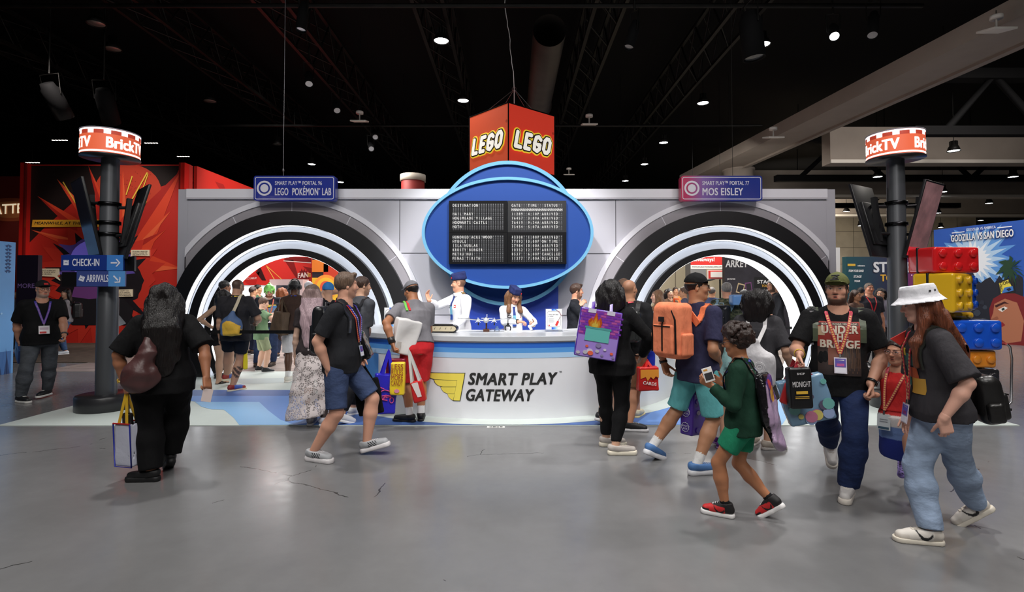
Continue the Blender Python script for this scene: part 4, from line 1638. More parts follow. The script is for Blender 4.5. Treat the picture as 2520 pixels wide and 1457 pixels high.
# printed floor of the stand
fl0 = mat('print_mint', rgb(206, 216, 212), .55, var=.04, vscale=2)
fl1 = mat('print_deep_blue', rgb(72, 106, 172), .5)
fl2 = mat('print_mid_blue', rgb(96, 142, 214), .5)
fl3 = mat('print_light_blue', rgb(140, 190, 236), .5)
x0, x1, y0 = WX(3, GY(1046), 1046), WX(2498, GY(1045), 1045), GY(1048)
mb = MB()
mb.box(((x0 + x1) / 2, (y0 + 10.4) / 2, .004), (x1 - x0, 10.4 - y0, .008), fl0)
tag(mb.build('floor_covering'), kind='structure')
def flat(pts, m, z):
 mb.poly([(p[0], max(p[1], y0 + .004), z) for p in pts], m)
def gp(px, py):
 p = W(px, py, GY(py))
 return (p.x, p.y)
mb = MB()
flat([gp(440, 961), gp(760, 961), gp(760, 976), gp(470, 976), gp(440, 968)], fl1, .0095)
flat([gp(480, 976), gp(880, 976), gp(895, 1048), gp(724, 1048), gp(690, 1035), gp(660, 1012), gp(638, 991), gp(486, 991), gp(466, 988), gp(459, 983), gp(466, 978)], fl2, .0100)
flat([gp(480, 991), gp(638, 991), gp(660, 1012), gp(690, 1035), gp(724, 1048), gp(588, 1048), gp(575, 1030), gp(551, 1010), gp(520, 1009), gp(496, 1003)], fl3, .0105)
flat([gp(560, 934), gp(760, 930), gp(735, 942), gp(600, 947)], mat('print_grey_mint', rgb(186, 198, 200), .55), .0095)
CX, CY, CR = -.1, 9.40, 2.90
flat([(CX + (CR + .9) * math.sin(a), CY - (CR + .9) * math.cos(a)) if CY - (CR + .9) * math.cos(a) > y0 else (CX + (CR + .9) * math.sin(a), y0)
 for a in [R_(-50 + 100 * i / 40) for i in range(41)]] + [(CX + CR * .8 * math.sin(R_(50 - 100 * i / 20)), CY - CR * .8 * math.cos(R_(50 - 100 * i / 20))) for i in range(21)], fl1, .0110)
flat([gp(1625, 1000), gp(1700, 985), gp(1740, 1010), gp(1700, 1048), gp(1560, 1048)], fl2, .0115)
flat([gp(1900, 985), gp(1965, 985), gp(1925, 1048), gp(1880, 1048)], fl3, .0100)
for i in range(24):
 pass
ring = [(CX + (CR + .27) * math.sin(R_(-80 + 160 * i / 48)), CY - (CR + .27) * math.cos(R_(-80 + 160 * i / 48))) for i in range(49)]
ring2 = [(CX + (CR - .1) * math.sin(R_(80 - 160 * i / 48)), CY - (CR - .1) * math.cos(R_(80 - 160 * i / 48))) for i in range(49)]
flat(ring + ring2, fl0, .0125)
tag(mb.build('floor_print'), kind='structure')
mb = MB()
mb.box((-.19, y0 - .06, .001), (.21, .065, .002), cm(225, 225, 222, 'print'))
mb.text('2829', .062, cm(25, 25, 25, 'print'), Matrix.Translation((-.19, y0 - .06, .003)) @ Matrix.Rotation(R_(-90), 4, 'X'), bold=.02, sx=1.3)
tag(mb.build('floor_label'), 'small white stand number sticker on the grey floor before the counter', 'sticker')
# tiles behind the portals
mb = MB()
mb.box((-1.0, 16.4, .003), (17, 12.0, .006), mat('brown_tile', rgb(150, 138, 132), .35, var=.25, vscale=1.5))
tj = cm(110, 100, 96, 'print')
for i in range(14):
 mb.box((-1.0, 10.8 + i * .8, .0065), (17, .012, .002), tj)
for i in range(22):
 mb.box((-9.2 + i * .8, 16.4, .0065), (.012, 12, .002), tj)
tag(mb.build('floor_tiles'), kind='structure')
mb = MB()
mb.box((-14.0, 13.9, .006), (9.5, 4.4, .012), mat('brown_carpet', rgb(78, 66, 56), .95, bump=.6, bscale=60, var=.3, vscale=5))
tag(mb.build('aisle_carpet'), kind='structure')
# white wall with two round openings
xl, xr, zt = WX(459, YW), WX(2036, YW), WZ(466, YW)
zk = WZ(491, YW)
RH = 2.20
mb = MB()
def hole(x):
 for c in XA:
  if abs(x - c) < RH:
   h = math.sqrt(RH * RH - (x - c) ** 2)
   return max(0.0, ZC - h), ZC + h
 return None
xs = sorted(set([xl, xr, XA[0] - RH, XA[0] + RH, XA[1] - RH, XA[1] + RH] + [c + RH * math.cos(math.pi * i / 60) for c in XA for i in range(61)]))
for a, b in zip(xs[:-1], xs[1:]):
 ha, hb = hole((a + b) / 2 + (a - (a + b) / 2) * .999), hole((a + b) / 2 + (b - (a + b) / 2) * .999)
 for Yp, rev in ((YW, 0), (YW + .12, 1)):
  def quad(za0, za1, zb0, zb1):
   q = [(a, Yp, za0), (b, Yp, zb0), (b, Yp, zb1), (a, Yp, za1)]
   mb.poly(q[::-1] if rev else q, white)
  if ha is None or hb is None:
   quad(0, zt, 0, zt)
  else:
   quad(ha[1], zt, hb[1], zt)
   if ha[0] + hb[0] > .002:
    quad(0, ha[0], 0, hb[0])
mb.box(((xl + xr) / 2, YW + .06, zt), (xr - xl, .12, .01), white)
for x in (xl, xr):
 mb.box((x, YW + .06, zt / 2), (.01, .12, zt), white)
sw = mb.build('wall_stand')
tag(sw, kind='structure')
mb = MB()
mb.box(((xl + xr) / 2, YW - .02, (zt + zk) / 2), (xr - xl + .01, .05, zt - zk), pale)
mb.box(((xl + xr) / 2, YW - .022, zk + .02), (xr - xl + .012, .06, .012), midg)
mb.box(((xl + xr) / 2, YW - .006, zk - .006), (xr - xl, .014, .012), seam)
for px, py0, py1 in ((983, 491, 628), (1516, 491, 628)):
 mb.box((WX(px, YW), YW - .003, (WZ(py0, YW) + WZ(py1, YW)) / 2), (.012, .008, WZ(py0, YW) - WZ(py1, YW)), seam)
for px0, px1, py in ((985, 1125, 623), (1374, 1514, 624), (1030, 1125, 775), (1374, 1470, 776)):
 mb.box(((WX(px0, YW) + WX(px1, YW)) / 2, YW - .003, WZ(py, YW)), (WX(px1, YW) - WX(px0, YW), .008, .012), seam)
tag(mb.build('trim_5'), kind='structure')
def annulus(mb, cx, r0, r1, yf, yb, m, inner=None, outer=None, zc=None, n=120, floor=True, xmin=-99, xmax=99):
 """flat ring facing the aisle, standing on the floor"""
 zc = ZC if zc is None else zc
 a0 = -math.asin(min(1, zc / r0)) if floor and zc < r0 else -math.pi / 2
 a1 = math.pi - a0
 F, B = [], []
 for i in range(n + 1):
  a = a0 + (a1 - a0) * i / n
  row = []
  for r in (r0, r1):
   row.append((min(xmax, max(xmin, cx + r * math.cos(a))), max(0.0, zc + r * math.sin(a))))
  F.append(row)
 vs = []
 for row in F:
  (xi, zi), (xo, zo) = row
  vs += [(xi, yf, zi), (xo, yf, zo), (xi, yb, zi), (xo, yb, zo)]
 mb.add(vs, [(4 * i, 4 * i + 1, 4 * i + 5, 4 * i + 4) for i in range(n)], m)
 mb.add(vs, [(4 * i, 4 * i + 4, 4 * i + 6, 4 * i + 2) for i in range(n)], inner or m, True)
 mb.add(vs, [(4 * i + 1, 4 * i + 3, 4 * i + 7, 4 * i + 5) for i in range(n)], outer or m, True)
 mb.add(vs, [(4 * i + 2, 4 * i + 6, 4 * i + 7, 4 * i + 3) for i in range(n)], m)
 for i in (0, n):
  mb.add(vs, [(4 * i, 4 * i + 2, 4 * i + 3, 4 * i + 1)], m)
 return mb
def soffit(mb, cx, r, ya, yb, m, n=120):
 a0 = -math.asin(min(1, ZC / r))
 a1 = math.pi - a0
 vs = []
 for i in range(n + 1):
  a = a0 + (a1 - a0) * i / n
  vs += [(cx + r * math.cos(a), ya, max(0, ZC + r * math.sin(a))), (cx + r * math.cos(a), yb, max(0, ZC + r * math.sin(a)))]
 mb.add(vs, [(2 * i, 2 * i + 1, 2 * i + 3, 2 * i + 2) for i in range(n)], m, True)
for k, cx in enumerate(XA):
 e = empty('portal', (0, 0, 0), ('round lit tunnel portal under the sign for portal 96, beside the red wall', 'round lit tunnel portal under the sign for portal 77')[k], 'archway', 'round portals in the white wall')
 mb = MB()
 zg = WZ(818, YW)
 gx = WX((719, 1772)[k], YW)
 annulus(mb, gx, 2.255, 2.467, YW - .05, YW + .02, midg, zc=zg, xmin=xl + .004, xmax=xr - .004)
 for d in range(-3, 4):
  a = R_(90 + d * 27)
  if not xl + .1 < gx + 2.36 * math.cos(a) < xr - .1:
   continue
  M = frame((gx + 2.36 * math.cos(a), YW - .052, zg + 2.36 * math.sin(a)), (-math.sin(a), 0, math.cos(a)), (math.cos(a), 0, math.sin(a)))
  mb.box((0, 0, 0), (.012, .006, .21), pale, M)
 mb.build('grey_ring', e)
 mb = MB()
 annulus(mb, gx, 2.467, 2.56, YW - .075, YW + .02, pale, zc=zg, xmin=xl + .002, xmax=xr - .002)
 mb.build('outer_rim', e)
 for r0, r1 in ((265.8, 301), (229.5, 250), (193, 208)):
  mb = MB()
  annulus(mb, cx, r0 * K, r1 * K, YB, YB + .16, blk)
  mb.build('black_ring', e)
  mb = MB()
  dp = .44 if r0 == 193 else .135
  soffit(mb, cx, r0 * K - .004, YB + .012, YB + dp, glow)
  mb.build('light_strip', e)
 for r0, r1 in ((249, 267), (207, 231)):
  mb = MB()
  annulus(mb, cx, r0 * K, r1 * K, YB + .15, YB + .2, facem)
  mb.build('white_ring', e)
 mb = MB()
 annulus(mb, cx, 193 * K, 209 * K, YB + .16, YB + .46, blk)
 mb.build('tunnel', e)
 for k2 in (0, 1):
  l = area('portal_glow', (cx + (-1.0 if k2 else 1.0), YB - .02, ZC + .35), (cx + (-1 if k2 else 1), YB + 1.5, ZC - 1.0), .1, .01)
  bpy.data.objects.remove(l)
# signs above the portals
for k, (pa, pb, l1, l2, num) in enumerate(((621, 823, 'SMART PLAY™ PORTAL 96', 'LEGO® POKÉMON™ LAB', 96), (1678, 1879, 'SMART PLAY™ PORTAL 77', 'MOS EISLEY', 77))):
 Ys = 9.58
 xa, xb, za, zb = WX(pa, Ys), WX(pb, Ys), WZ(432.5, Ys), WZ(494, Ys)
 w, h = xb - xa, za - zb
 e = empty('portal_sign', ((xa + xb) / 2, Ys, zb), 'blue sign with white ring mark for portal %d over the round %s portal' % (num, ('lab', 'second')[k]), 'sign', 'blue signs over the portals')
 fr = frame((0, 0, h / 2), (1, 0, 0), (0, 0, 1))
 mb = MB()
 if k == 0:
  sm = mat('sign_blue', rgb(34, 52, 150), .28, coat=.3)
 else:
  # this board is printed from pink on the left to blue on the right
  sm = bpy.data.materials.new('sign_pink_to_blue')
  sm.use_nodes = True
  nt = sm.node_tree
  tc = nt.nodes.new('ShaderNodeTexCoord')
  sp = nt.nodes.new('ShaderNodeSeparateXYZ')
  cr = nt.nodes.new('ShaderNodeValToRGB')
  nt.links.new(tc.outputs['Generated'], sp.inputs[0])
  nt.links.new(sp.outputs['X'], cr.inputs['Fac'])
  cr.color_ramp.elements[0].color = (*rgb(196, 60, 96), 1)
  cr.color_ramp.elements[1].color = (*rgb(36, 54, 140), 1)
  cr.color_ramp.elements[1].position = .62
  q = cr.color_ramp.elements.new(.08)
  q.color = (*rgb(190, 62, 104), 1)
  q = cr.color_ramp.elements.new(.27)
  q.color = (*rgb(134, 104, 170), 1)
  nt.links.new(cr.outputs['Color'], nt.nodes['Principled BSDF'].inputs['Base Color'])
  nt.nodes['Principled BSDF'].inputs['Roughness'].default_value = .28
 mb.prism(rrect(w, h, .05), 0, .14, sm, fr)
 mb.build('board', e)
 wt = cm(224, 222, 232, 'print')
 mb = MB()
 o, i_ = rrect(w - .05, h - .05, .035), rrect(w - .075, h - .075, .025)
 for j in range(len(o)):
  j2 = (j + 1) % len(o)
  mb.poly([(o[j][0], -.003, o[j][1]), (i_[j][0], -.003, i_[j][1]), (i_[j2][0], -.003, i_[j2][1]), (o[j2][0], -.003, o[j2][1])][::-1], wt, fr)
 mb.build('border', e)
 mb = MB()
 ecx = -w / 2 + .2
 for r0, r1 in ((0.0, .075), (.105, .14)):
  for j in range(40):
   a, b = 2 * math.pi * j / 40, 2 * math.pi * (j + 1) / 40
   mb.poly([(ecx + r0 * math.cos(a), -.003, r0 * math.sin(a)), (ecx + r1 * math.cos(a), -.003, r1 * math.sin(a)), (ecx + r1 * math.cos(b), -.003, r1 * math.sin(b)), (ecx + r0 * math.cos(b), -.003, r0 * math.sin(b))], wt, fr)
 mb.build('emblem', e)
 mb = MB()
 mb.text(l1, .105, wt, fr @ Matrix.Translation((-w / 2 + .395, -.003, .092)), 'LEFT', bold=.018, fit=w * .575)
 if k == 0:
  l2 = 'LEGO  POKÉMON  LAB'
  for t, fx_, fz in (('®', .335, -.030), ('™', .775, -.030), ):
   mb.text(t, .07, wt, fr @ Matrix.Translation((-w / 2 + .395 + w * .69 * fx_, -.003, fz)), 'CENTER', bold=.01)
 mb.text(l2, .19, wt, fr @ Matrix.Translation((-w / 2 + .395, -.003, -.072)), 'LEFT', bold=.03, fit=w * (.69 if k == 0 else .50), space=1.04)
 mb.build('lettering', e)
# chain of the first sign
mb = MB()
Ys = 9.62
xc = WX(694, Ys)
z0, z1 = WZ(432, Ys), 8.3
mb.tube([(xc, Ys, z0), (xc + .004, Ys, z1)], .006, mat('steel_wire', (.25, .25, .26), .4, metal=.9), 6)
for i in range(9):
 mb.lathe([(.012, -.022), (.02, 0), (.012, .022)], mat('steel_wire', (.2, .2, .2), .4), 8, Matrix.Translation((xc, Ys, z1 - .1 - i * .1)))
mb.lathe([(.012, -.03), (.024, 0), (.012, .03)], mat('steel_wire', (.2, .2, .2), .4), 8, Matrix.Translation((xc, Ys, z0 + .1)))
tag(mb.build('hanging_chain'), 'long thin chain hanging down to the sign for portal 96', 'chain')
mb = MB()
xc = WX(1806, 9.62)
mb.tube([(xc, Ys, z0), (xc, Ys, 9.4)], .004, steel_black, 6)
tag(mb.build('hanging_wire'), 'thin dark wire hanging down to the sign for portal 77', 'wire')
# ------------------------------------------------------------------ oval departure board
YF = 9.20
bx, bz = WX(1249.3, YF), WZ(572.5, YF)
kf = YF / FPX
blue = mat('board_blue', rgb(26, 65, 138), .6, spec=.25)
rimm = mat('board_rim', rgb(104, 164, 198), .6, spec=.25)
deep = mat('board_deep_blue', rgb(30, 60, 160), .5)
e = empty('departure_board', (0, 0, 0), 'big blue oval board with split-flap destinations above the counter', 'departure board')
def ellring(mb, cx, cz, a0, b0, a1, b1, yf, yb, m, n=120):
 vs = []
 for i in range(n):
  t = 2 * math.pi * i / n
  c, s_ = math.cos(t), math.sin(t)
  vs += [(cx + a0 * c, yf, cz + b0 * s_), (cx + a1 * c, yf, cz + b1 * s_), (cx + a0 * c, yb, cz + b0 * s_), (cx + a1 * c, yb, cz + b1 * s_)]
 f1, f2 = [], []
 for i in range(n):
  a, b = 4 * i, 4 * ((i + 1) % n)
  f1.append((a, a + 1, b + 1, b))
  f2 += [(a, b, b + 2, a + 2), (a + 1, a + 3, b + 3, b + 1), (a + 2, b + 2, b + 3, a + 3)]
 mb.add(vs, f1, m)
 mb.add(vs, f2, m, True)
def elldisc(mb, cx, cz, a, b, y, yb, m, n=120):
 vs = [(cx + a * math.cos(2 * math.pi * i / n), cz + b * math.sin(2 * math.pi * i / n)) for i in range(n)]
 mb.prism(vs, y, yb, m, smooth=True)
A1, B1 = 212 * kf, 138.5 * kf
mb = MB()
elldisc(mb, bx, bz, A1 - .03, B1 - .03, YF + .06, YF + .22, blue)
mb.build('oval_face', e)
mb = MB()
ellring(mb, bx, bz, A1 - .052, B1 - .052, A1, B1, YF, YF + .24, rimm)
mb.build('oval_rim', e)
Y2 = 9.50
k2 = Y2 / FPX
x2, z2, R2 = WX(1249.3, Y2), WZ(573.5, Y2), 179.5 * k2
mb = MB()
elldisc(mb, x2, z2, R2 - .03, R2 - .03, Y2 + .06, Y2 + .2, blue)
mb.build('round_face', e)
mb = MB()
ellring(mb, x2, z2, R2 - .065, R2 - .065, R2, R2, Y2, Y2 + .22, rimm)
mb.build('round_rim', e)
mb = MB()
Yp = 9.70
mb.box(((WX(1125, Yp) + WX(1374, Yp)) / 2, Yp + .09, 1.05), (WX(1374, Yp) - WX(1125, Yp), .17, 2.1), deep)
mb.box((bx, YF + .42, bz), (1.2, .5, 1.0), deep)
mb.build('pillar', e)
rows = {(0, 0): ['DESTINATION', '', 'HAIL MARY', 'HOGSMEADE VILLAGE', 'HOGWARTS CASTLE', 'HOTH'],
  (1, 0): ['GATE   TIME   STATUS', 'NNNNNNNNNNNNNNNNNNNNNN', '11289  4:10P ARRIVED', '76457  3:09A ARRIVED', '76419  9:34A ARRIVED', '75454  5:07A ARRIVED'],
  (0, 1): ['HUNDRED ACRE WOOD', 'HYRULE', 'ISLA NUBLAR', 'KRUSTY BURGER', 'METRU NUI', 'MINAS TIRITH'],
  (1, 1): ['43300  1:00P ARRIVED', '77093 10:00P ON TIME', '27984 10:00A ARRIVED', '10352 12:17P ARRIVED', '8537   6:00P CANCELED', '11377  7:00A DELAYED']}
xs_ = [WX(1104.3, YF), WX(1249.4, YF), WX(1394, YF)]
zs_ = [WZ(494.6, YF), WZ(572.6, YF), WZ(649.8, YF)]
flapm, flapt, dm = cm(48, 49, 52, 'print'), cm(190, 190, 188, 'print'), cm(92, 93, 96, 'print')
for (cx_, cz_), rw in rows.items():
 X0, X1, Z0, Z1 = xs_[cx_], xs_[cx_ + 1], zs_[cz_], zs_[cz_ + 1]
 mb = MB()
 mb.box(((X0 + X1) / 2, YF + .02, (Z0 + Z1) / 2), (X1 - X0 - .004, .1, Z0 - Z1 - .004), mat('flap_black', rgb(12, 12, 14), .6, spec=.12) if (cx_, cz_) != (1, 0) else mat('flap_grey', rgb(30, 31, 34), .45, spec=.3))
 pn = mb.build('display', e)
 mb = MB()
 cw = (X1 - X0) * .0397
 ch = (Z0 - Z1) * .131
 for r, tx in enumerate(rw):
  z = Z0 - (Z0 - Z1) * (.155 + .1345 * r)
  for c in range(22):
   x = X0 + (X1 - X0) * .082 + c * cw
   g = tx[c] if c < len(tx) else ' '
   mb.box((x, YF - .031, z + .018), (cw * .62, .004, .036), flapm)
   mb.box((x, YF - .031, z - .020), (cw * .62, .004, .032), flapm)
   mb.box((x, YF - .031, z - .049), (cw * .62, .004, .006), dm)
   if g != ' ':
    M = frame((x, YF - .0345, z), (1, 0, 0), (0, 0, 1))
    mb.text(g, .066, flapt, M, bold=.02, sx=.74)
   else:
    mb.box((x, YF - .0335, z + .014), (cw * .4, .002, .012), dm)
 mb.build('split_flap_letters', pn)
# ------------------------------------------------------------------ hanging cube sign
d0 = 12.3
kq = d0 / FPX
cN = (WX(1251, d0), d0)
cR = (WX(1365.8, d0 * 1.0796), d0 * 1.0796)
cL = (WX(1154.3, d0 * 1.087), d0 * 1.087)
cBk = (cR[0] + cL[0] - cN[0], cR[1] + cL[1] - cN[1])
zT = WZ(252, d0)
zB = zT - 160 * kq
e = empty('hanging_cube_sign', ((cN[0] + cBk[0]) / 2, (cN[1] + cBk[1]) / 2, zB), 'red cube sign with the toy brick wordmark hanging above the blue oval board', 'hanging sign')
off = e.location
redc = mat('cube_red', rgb(212, 58, 40), .6, emit=.36)  # emission brightens the hanging fabric in place of lamp light
red2 = mat('cube_orange_red', rgb(206, 82, 50), .6, emit=.30)  # left face: its brighter look is put into colour and emission
def strokes_logo(layer):
 """rounded letter strokes, slanted; returns verts, quads of a thin plate with the given radius"""
 S = SDF(.011)
 def sl(p):
  return (p[0] + .22 * p[1], 0.0, p[1])
 L = [[(0, .5), (0, 0), (.22, 0)],
  [(.62, .5), (.42, .5), (.42, 0), (.62, 0)], [(.42, .25), (.59, .25)],
  [(1.08, .42), (.98, .5), (.86, .46), (.82, .25), (.85, .04), (.98, -.01), (1.08, .08), (1.08, .22), (.97, .22)],
  [(1.28, .40), (1.36, .5), (1.46, .5), (1.54, .40), (1.54, .10), (1.46, 0), (1.36, 0), (1.28, .10), (1.28, .40)]]
 r = {'w': .072, 'k': .112, 'y': .155}[layer]
 for st in L:
  for a, b in zip(st[:-1], st[1:]):
   S.cone(sl(a), sl(b), r, r, .004 if layer == 'w' else .02)
 S.cut((0, .012, 0), (0, 1, 0))
 S.cut((0, -.012, 0), (0, -1, 0))
 return S.mesh()
LG = {q: strokes_logo(q) for q in 'ykw'}
LM = {'y': mat('logo_yellow', rgb(248, 218, 60), .5, emit=.35), 'k': cm(48, 26, 20, 'print'), 'w': mat('logo_white', rgb(250, 246, 236), .5, emit=.45)}  # small emission on the letters stands in for light on them
def lego_logo(parent, fr, width, glowk=True, name='wordmark'):
 sc = width / 2.02
 mb = MB()
 for i, q in enumerate('ykw'):
  V, Fq = LG[q]
  vs = [((v[0] - .82) * sc, (v[1] - .010 * i - .012) * min(1, sc * 1.2), (v[2] - .25) * sc) for v in V]
  mb.add(vs, [tuple(f) for f in Fq], LM[q], False, fr)
 return mb.build(name, parent)
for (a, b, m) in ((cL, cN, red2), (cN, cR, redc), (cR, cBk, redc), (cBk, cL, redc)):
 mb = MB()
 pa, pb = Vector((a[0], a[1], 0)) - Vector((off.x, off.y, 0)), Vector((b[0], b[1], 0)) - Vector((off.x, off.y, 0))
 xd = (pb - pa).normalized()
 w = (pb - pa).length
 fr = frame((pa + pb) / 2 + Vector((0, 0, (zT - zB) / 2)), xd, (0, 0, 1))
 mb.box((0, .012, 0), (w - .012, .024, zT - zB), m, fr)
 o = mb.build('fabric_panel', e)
 if m is red2 or (a, b) == (cN, cR):
  lego_logo(o, fr @ Matrix.Translation((0, -.008, -.06 if m is red2 else -.07)), w * .93)
  mb = MB()
  mb.text('®', .09, cm(60, 20, 14, 'print'), fr @ Matrix.Translation((w * .46, -.006, .33 if m is red2 else .30)))
  mb.build('trademark', o)
mb = MB()
for c in (cN, cR, cL, cBk):
 mb.box((c[0] - off.x, c[1] - off.y, (zT - zB) / 2), (.03, .03, zT - zB), black)
for a, b in ((cN, cR), (cN, cL), (cBk, cR), (cBk, cL)):
 for z in (0, zT - zB):
  mb.tube([(a[0] - off.x, a[1] - off.y, z), (b[0] - off.x, b[1] - off.y, z)], .016, black, 6)
mb.build('frame', e)
mb = MB()
wr = mat('steel_wire', (.25, .25, .26), .4)
apex = Vector((.06, 0, zT - zB + .72))
for a, b in ((cN, cR), (cN, cL), (cBk, cR), (cBk, cL)):
 mb.tube([((a[0] + b[0]) / 2 - off.x, (a[1] + b[1]) / 2 - off.y, zT - zB), apex], .007, wr, 5)
mb.lathe([(.05, -.012), (.062, 0), (.05, .012)], wr, 16, Matrix.Translation(apex) @ Matrix.Rotation(R_(90), 4, 'X'))
rgw = random.Random(4)
pts = [apex + Vector((0, 0, -.6)), apex, apex + Vector((-.02, 0, .45))]
z = apex.z + .45
while z < apex.z + 2.6:
 z += .12
 pts.append(Vector((apex.x - .02 - (z - apex.z - .45) * .12 + rgw.uniform(-.018, .018), 0, z)))
mb.tube(pts, .011, cm(225, 225, 225, 'print'), 6)
mb.build('cables', e)
# ------------------------------------------------------------------ curved counter
HC = WZ(827.6, GY(1031.7) - .03)
e = empty('reception_counter', (0, 0, 0), 'long white curved counter with blue stripes in front of the blue board', 'counter')
s_white = mat('counter_white', rgb(226, 227, 232), .5, var=.03, vscale=2)
top_m = mat('counter_top', rgb(224, 228, 233), .3)
edge_m = mat('counter_edge', rgb(190, 193, 198), .4)
AN = 76
def cwall(mb, r0, r1, z0, z1, m, a0=-AN, a1=AN, n=90):
 vs = []
 for i in range(n + 1):
  a = R_(a0 + (a1 - a0) * i / n)
  for r in (r0, r1):
   for z in (z0, z1):
    vs.append((CX + r * math.sin(a), CY - r * math.cos(a), z))
 for q in range(4):
  f = []
  for i in range(n):
   b, c = 4 * i, 4 * i + 4
   f.append(((b, c, c + 1, b + 1), (b + 2, b + 3, c + 3, c + 2), (b + 1, c + 1, c + 3, b + 3), (b, b + 2, c + 2, c))[q])
  mb.add(vs, f, m, True)
 e_ = 4 * n
 mb.add(vs, [(0, 1, 3, 2), (e_, e_ + 2, e_ + 3, e_ + 1)], m)
mb = MB()
cwall(mb, CR - .75, CR, .012, HC - .05, s_white)
mb.build('counter_front', e)
mb = MB()
cwall(mb, CR - 1.08, CR + .03, HC - .06, HC - .004, edge_m)
cwall(mb, CR - 1.07, CR + .02, HC - .005, HC, top_m)
mb.build('worktop', e)
KC = GY(1031.7) / FPX
for ya, yb, c, cs in ((843.5, 856, (38, 104, 205), 'royal'), (856, 868, (86, 156, 226), 'mid'), (868, 880.5, (172, 206, 238), 'pale')):
 mb = MB()
 z1_, z0_ = HC - (ya - 827.6) * KC, HC - (yb - 827.6) * KC
 cwall(mb, CR, CR + .004, z0_, z1_, cm(*c, 'print'))
 mb.build('%s_stripe' % cs, e)
# darker wedge shapes printed towards the left end
mb = MB()
for a0, a1, z0_, z1_, c in ((-76, -44, .05, .76, (42, 100, 190)), (-44, -36, .30, .76, (84, 146, 214))):
 cwall(mb, CR, CR + .003, z0_, z1_, cm(*c, 'print'), a0, a1, 20)
mb.build('blue_print', e)
# mark and words on the front
def on_counter(p):
 """x along the arc (measured at the front), z up"""
 a = p[0] / CR
 r = CR + .004 - p[1]
 return Vector((CX + r * math.sin(a), CY - r * math.cos(a), p[2]))
def cpt(px, py):
 """arc length and height of the counter front shown at px, py"""
 d = W(px, py, 1.0) - Vector((0, 0, CAMZ))
 ox, oy = -CX, -CY
 a = d.x * d.x + d.y * d.y
 b = 2 * (d.x * ox + d.y * oy)
 c = ox * ox + oy * oy - CR * CR
 t = (-b - math.sqrt(b * b - 4 * a * c)) / (2 * a)
 p = Vector((0, 0, CAMZ)) + d * t
 return (math.atan2(p.x - CX, CY - p.y) * CR, p.z)
ink = cm(42, 42, 42, 'print')
for tx, px, py, pw, sx in (('SMART PLAY', 1152, 933.5, 1372, 1.0), ('GATEWAY', 1147, 973, 1315, 1.0)):
 mb = MB()
 x, z = cpt(px, py)
 x2_, _ = cpt(pw, py)
 vs, fs = glyphs(tx, 'LEFT', .045, .22, 1.04, .35)
 wd = max(v[0] for v in vs) - min(v[0] for v in vs)
 hgt = .195
 mb.add([on_counter((x + (v[0] - min(q[0] for q in vs)) * (x2_ - x) / wd, -.001, z + v[1] * hgt * 1.05)) for v in vs], fs, ink)
 if tx == 'SMART PLAY':
  vs, fs = glyphs('™', 'LEFT', .01, 0, 1)
  mb.add([on_counter((x2_ + .015 + v[0] * .045, -.001, z + .075 + v[1] * .05)) for v in vs], fs, ink)
 mb.build('lettering', e)
mb = MB()
yel = cm(244, 226, 92, 'print')
def shape(pts, m, lift):
 # cut into narrow strips so that the print follows the curve
 bm = bmesh.new()
 bm.faces.new([bm.verts.new((a, 0, b)) for a, b in (cpt(*p) for p in pts)])
 bmesh.ops.triangulate(bm, faces=bm.faces[:])
 x = min(v.co.x for v in bm.verts) + .04
 while x < max(v.co.x for v in bm.verts):
  bmesh.ops.bisect_plane(bm, geom=bm.verts[:] + bm.edges[:] + bm.faces[:], plane_co=(x, 0, 0), plane_no=(1, 0, 0))
  x += .04
 bm.verts.index_update()
 mb.add([on_counter((v.co.x, -lift, v.co.z)) for v in bm.verts], [[v.index for v in f.verts] for f in bm.faces], m)
 bm.free()
wing = [[(1046, 917), (1144, 919), (1132, 986), (1116, 985.5), (1126, 936), (1070, 933.5), (1058, 929), (1050, 923)],
  [(1069, 934.5), (1125, 936.5), (1122, 951.5), (1090, 951.5), (1078, 948), (1071, 941)],
  [(1085, 952.5), (1122, 952.5), (1119, 968.5), (1102, 968.5), (1092, 964), (1087, 957)],
  [(1102, 969.5), (1119, 969.5), (1115.5, 985), (1110, 982), (1104, 976)]]
for f in wing:
 cxm, cym = sum(p[0] for p in f) / len(f), sum(p[1] for p in f) / len(f)
 # concave first feather is drawn in two pieces
 if f is wing[0]:
  shape([(1044, 915.6), (1145.5, 917.6), (1142, 938), (1070, 935), (1057, 930.5), (1049, 924)], ink, .001)
  shape([(1125, 930), (1143.6, 930), (1133.2, 987.4), (1114.6, 986.6)], ink, .001)
  shape([(1047.5, 917.4), (1143.6, 919.2), (1140.6, 936.2), (1070, 933.3), (1058, 929), (1051, 923)], yel, .002)
  shape([(1126.6, 930), (1141.6, 930), (1131.8, 985.6), (1116.4, 985)], yel, .002)
 else:
  shape([(cxm + (p[0] - cxm) * 1.07, cym + (p[1] - cym) * 1.13) for p in f], ink, .001)
  shape(f, yel, .002)
mb.build('wing_mark', e)
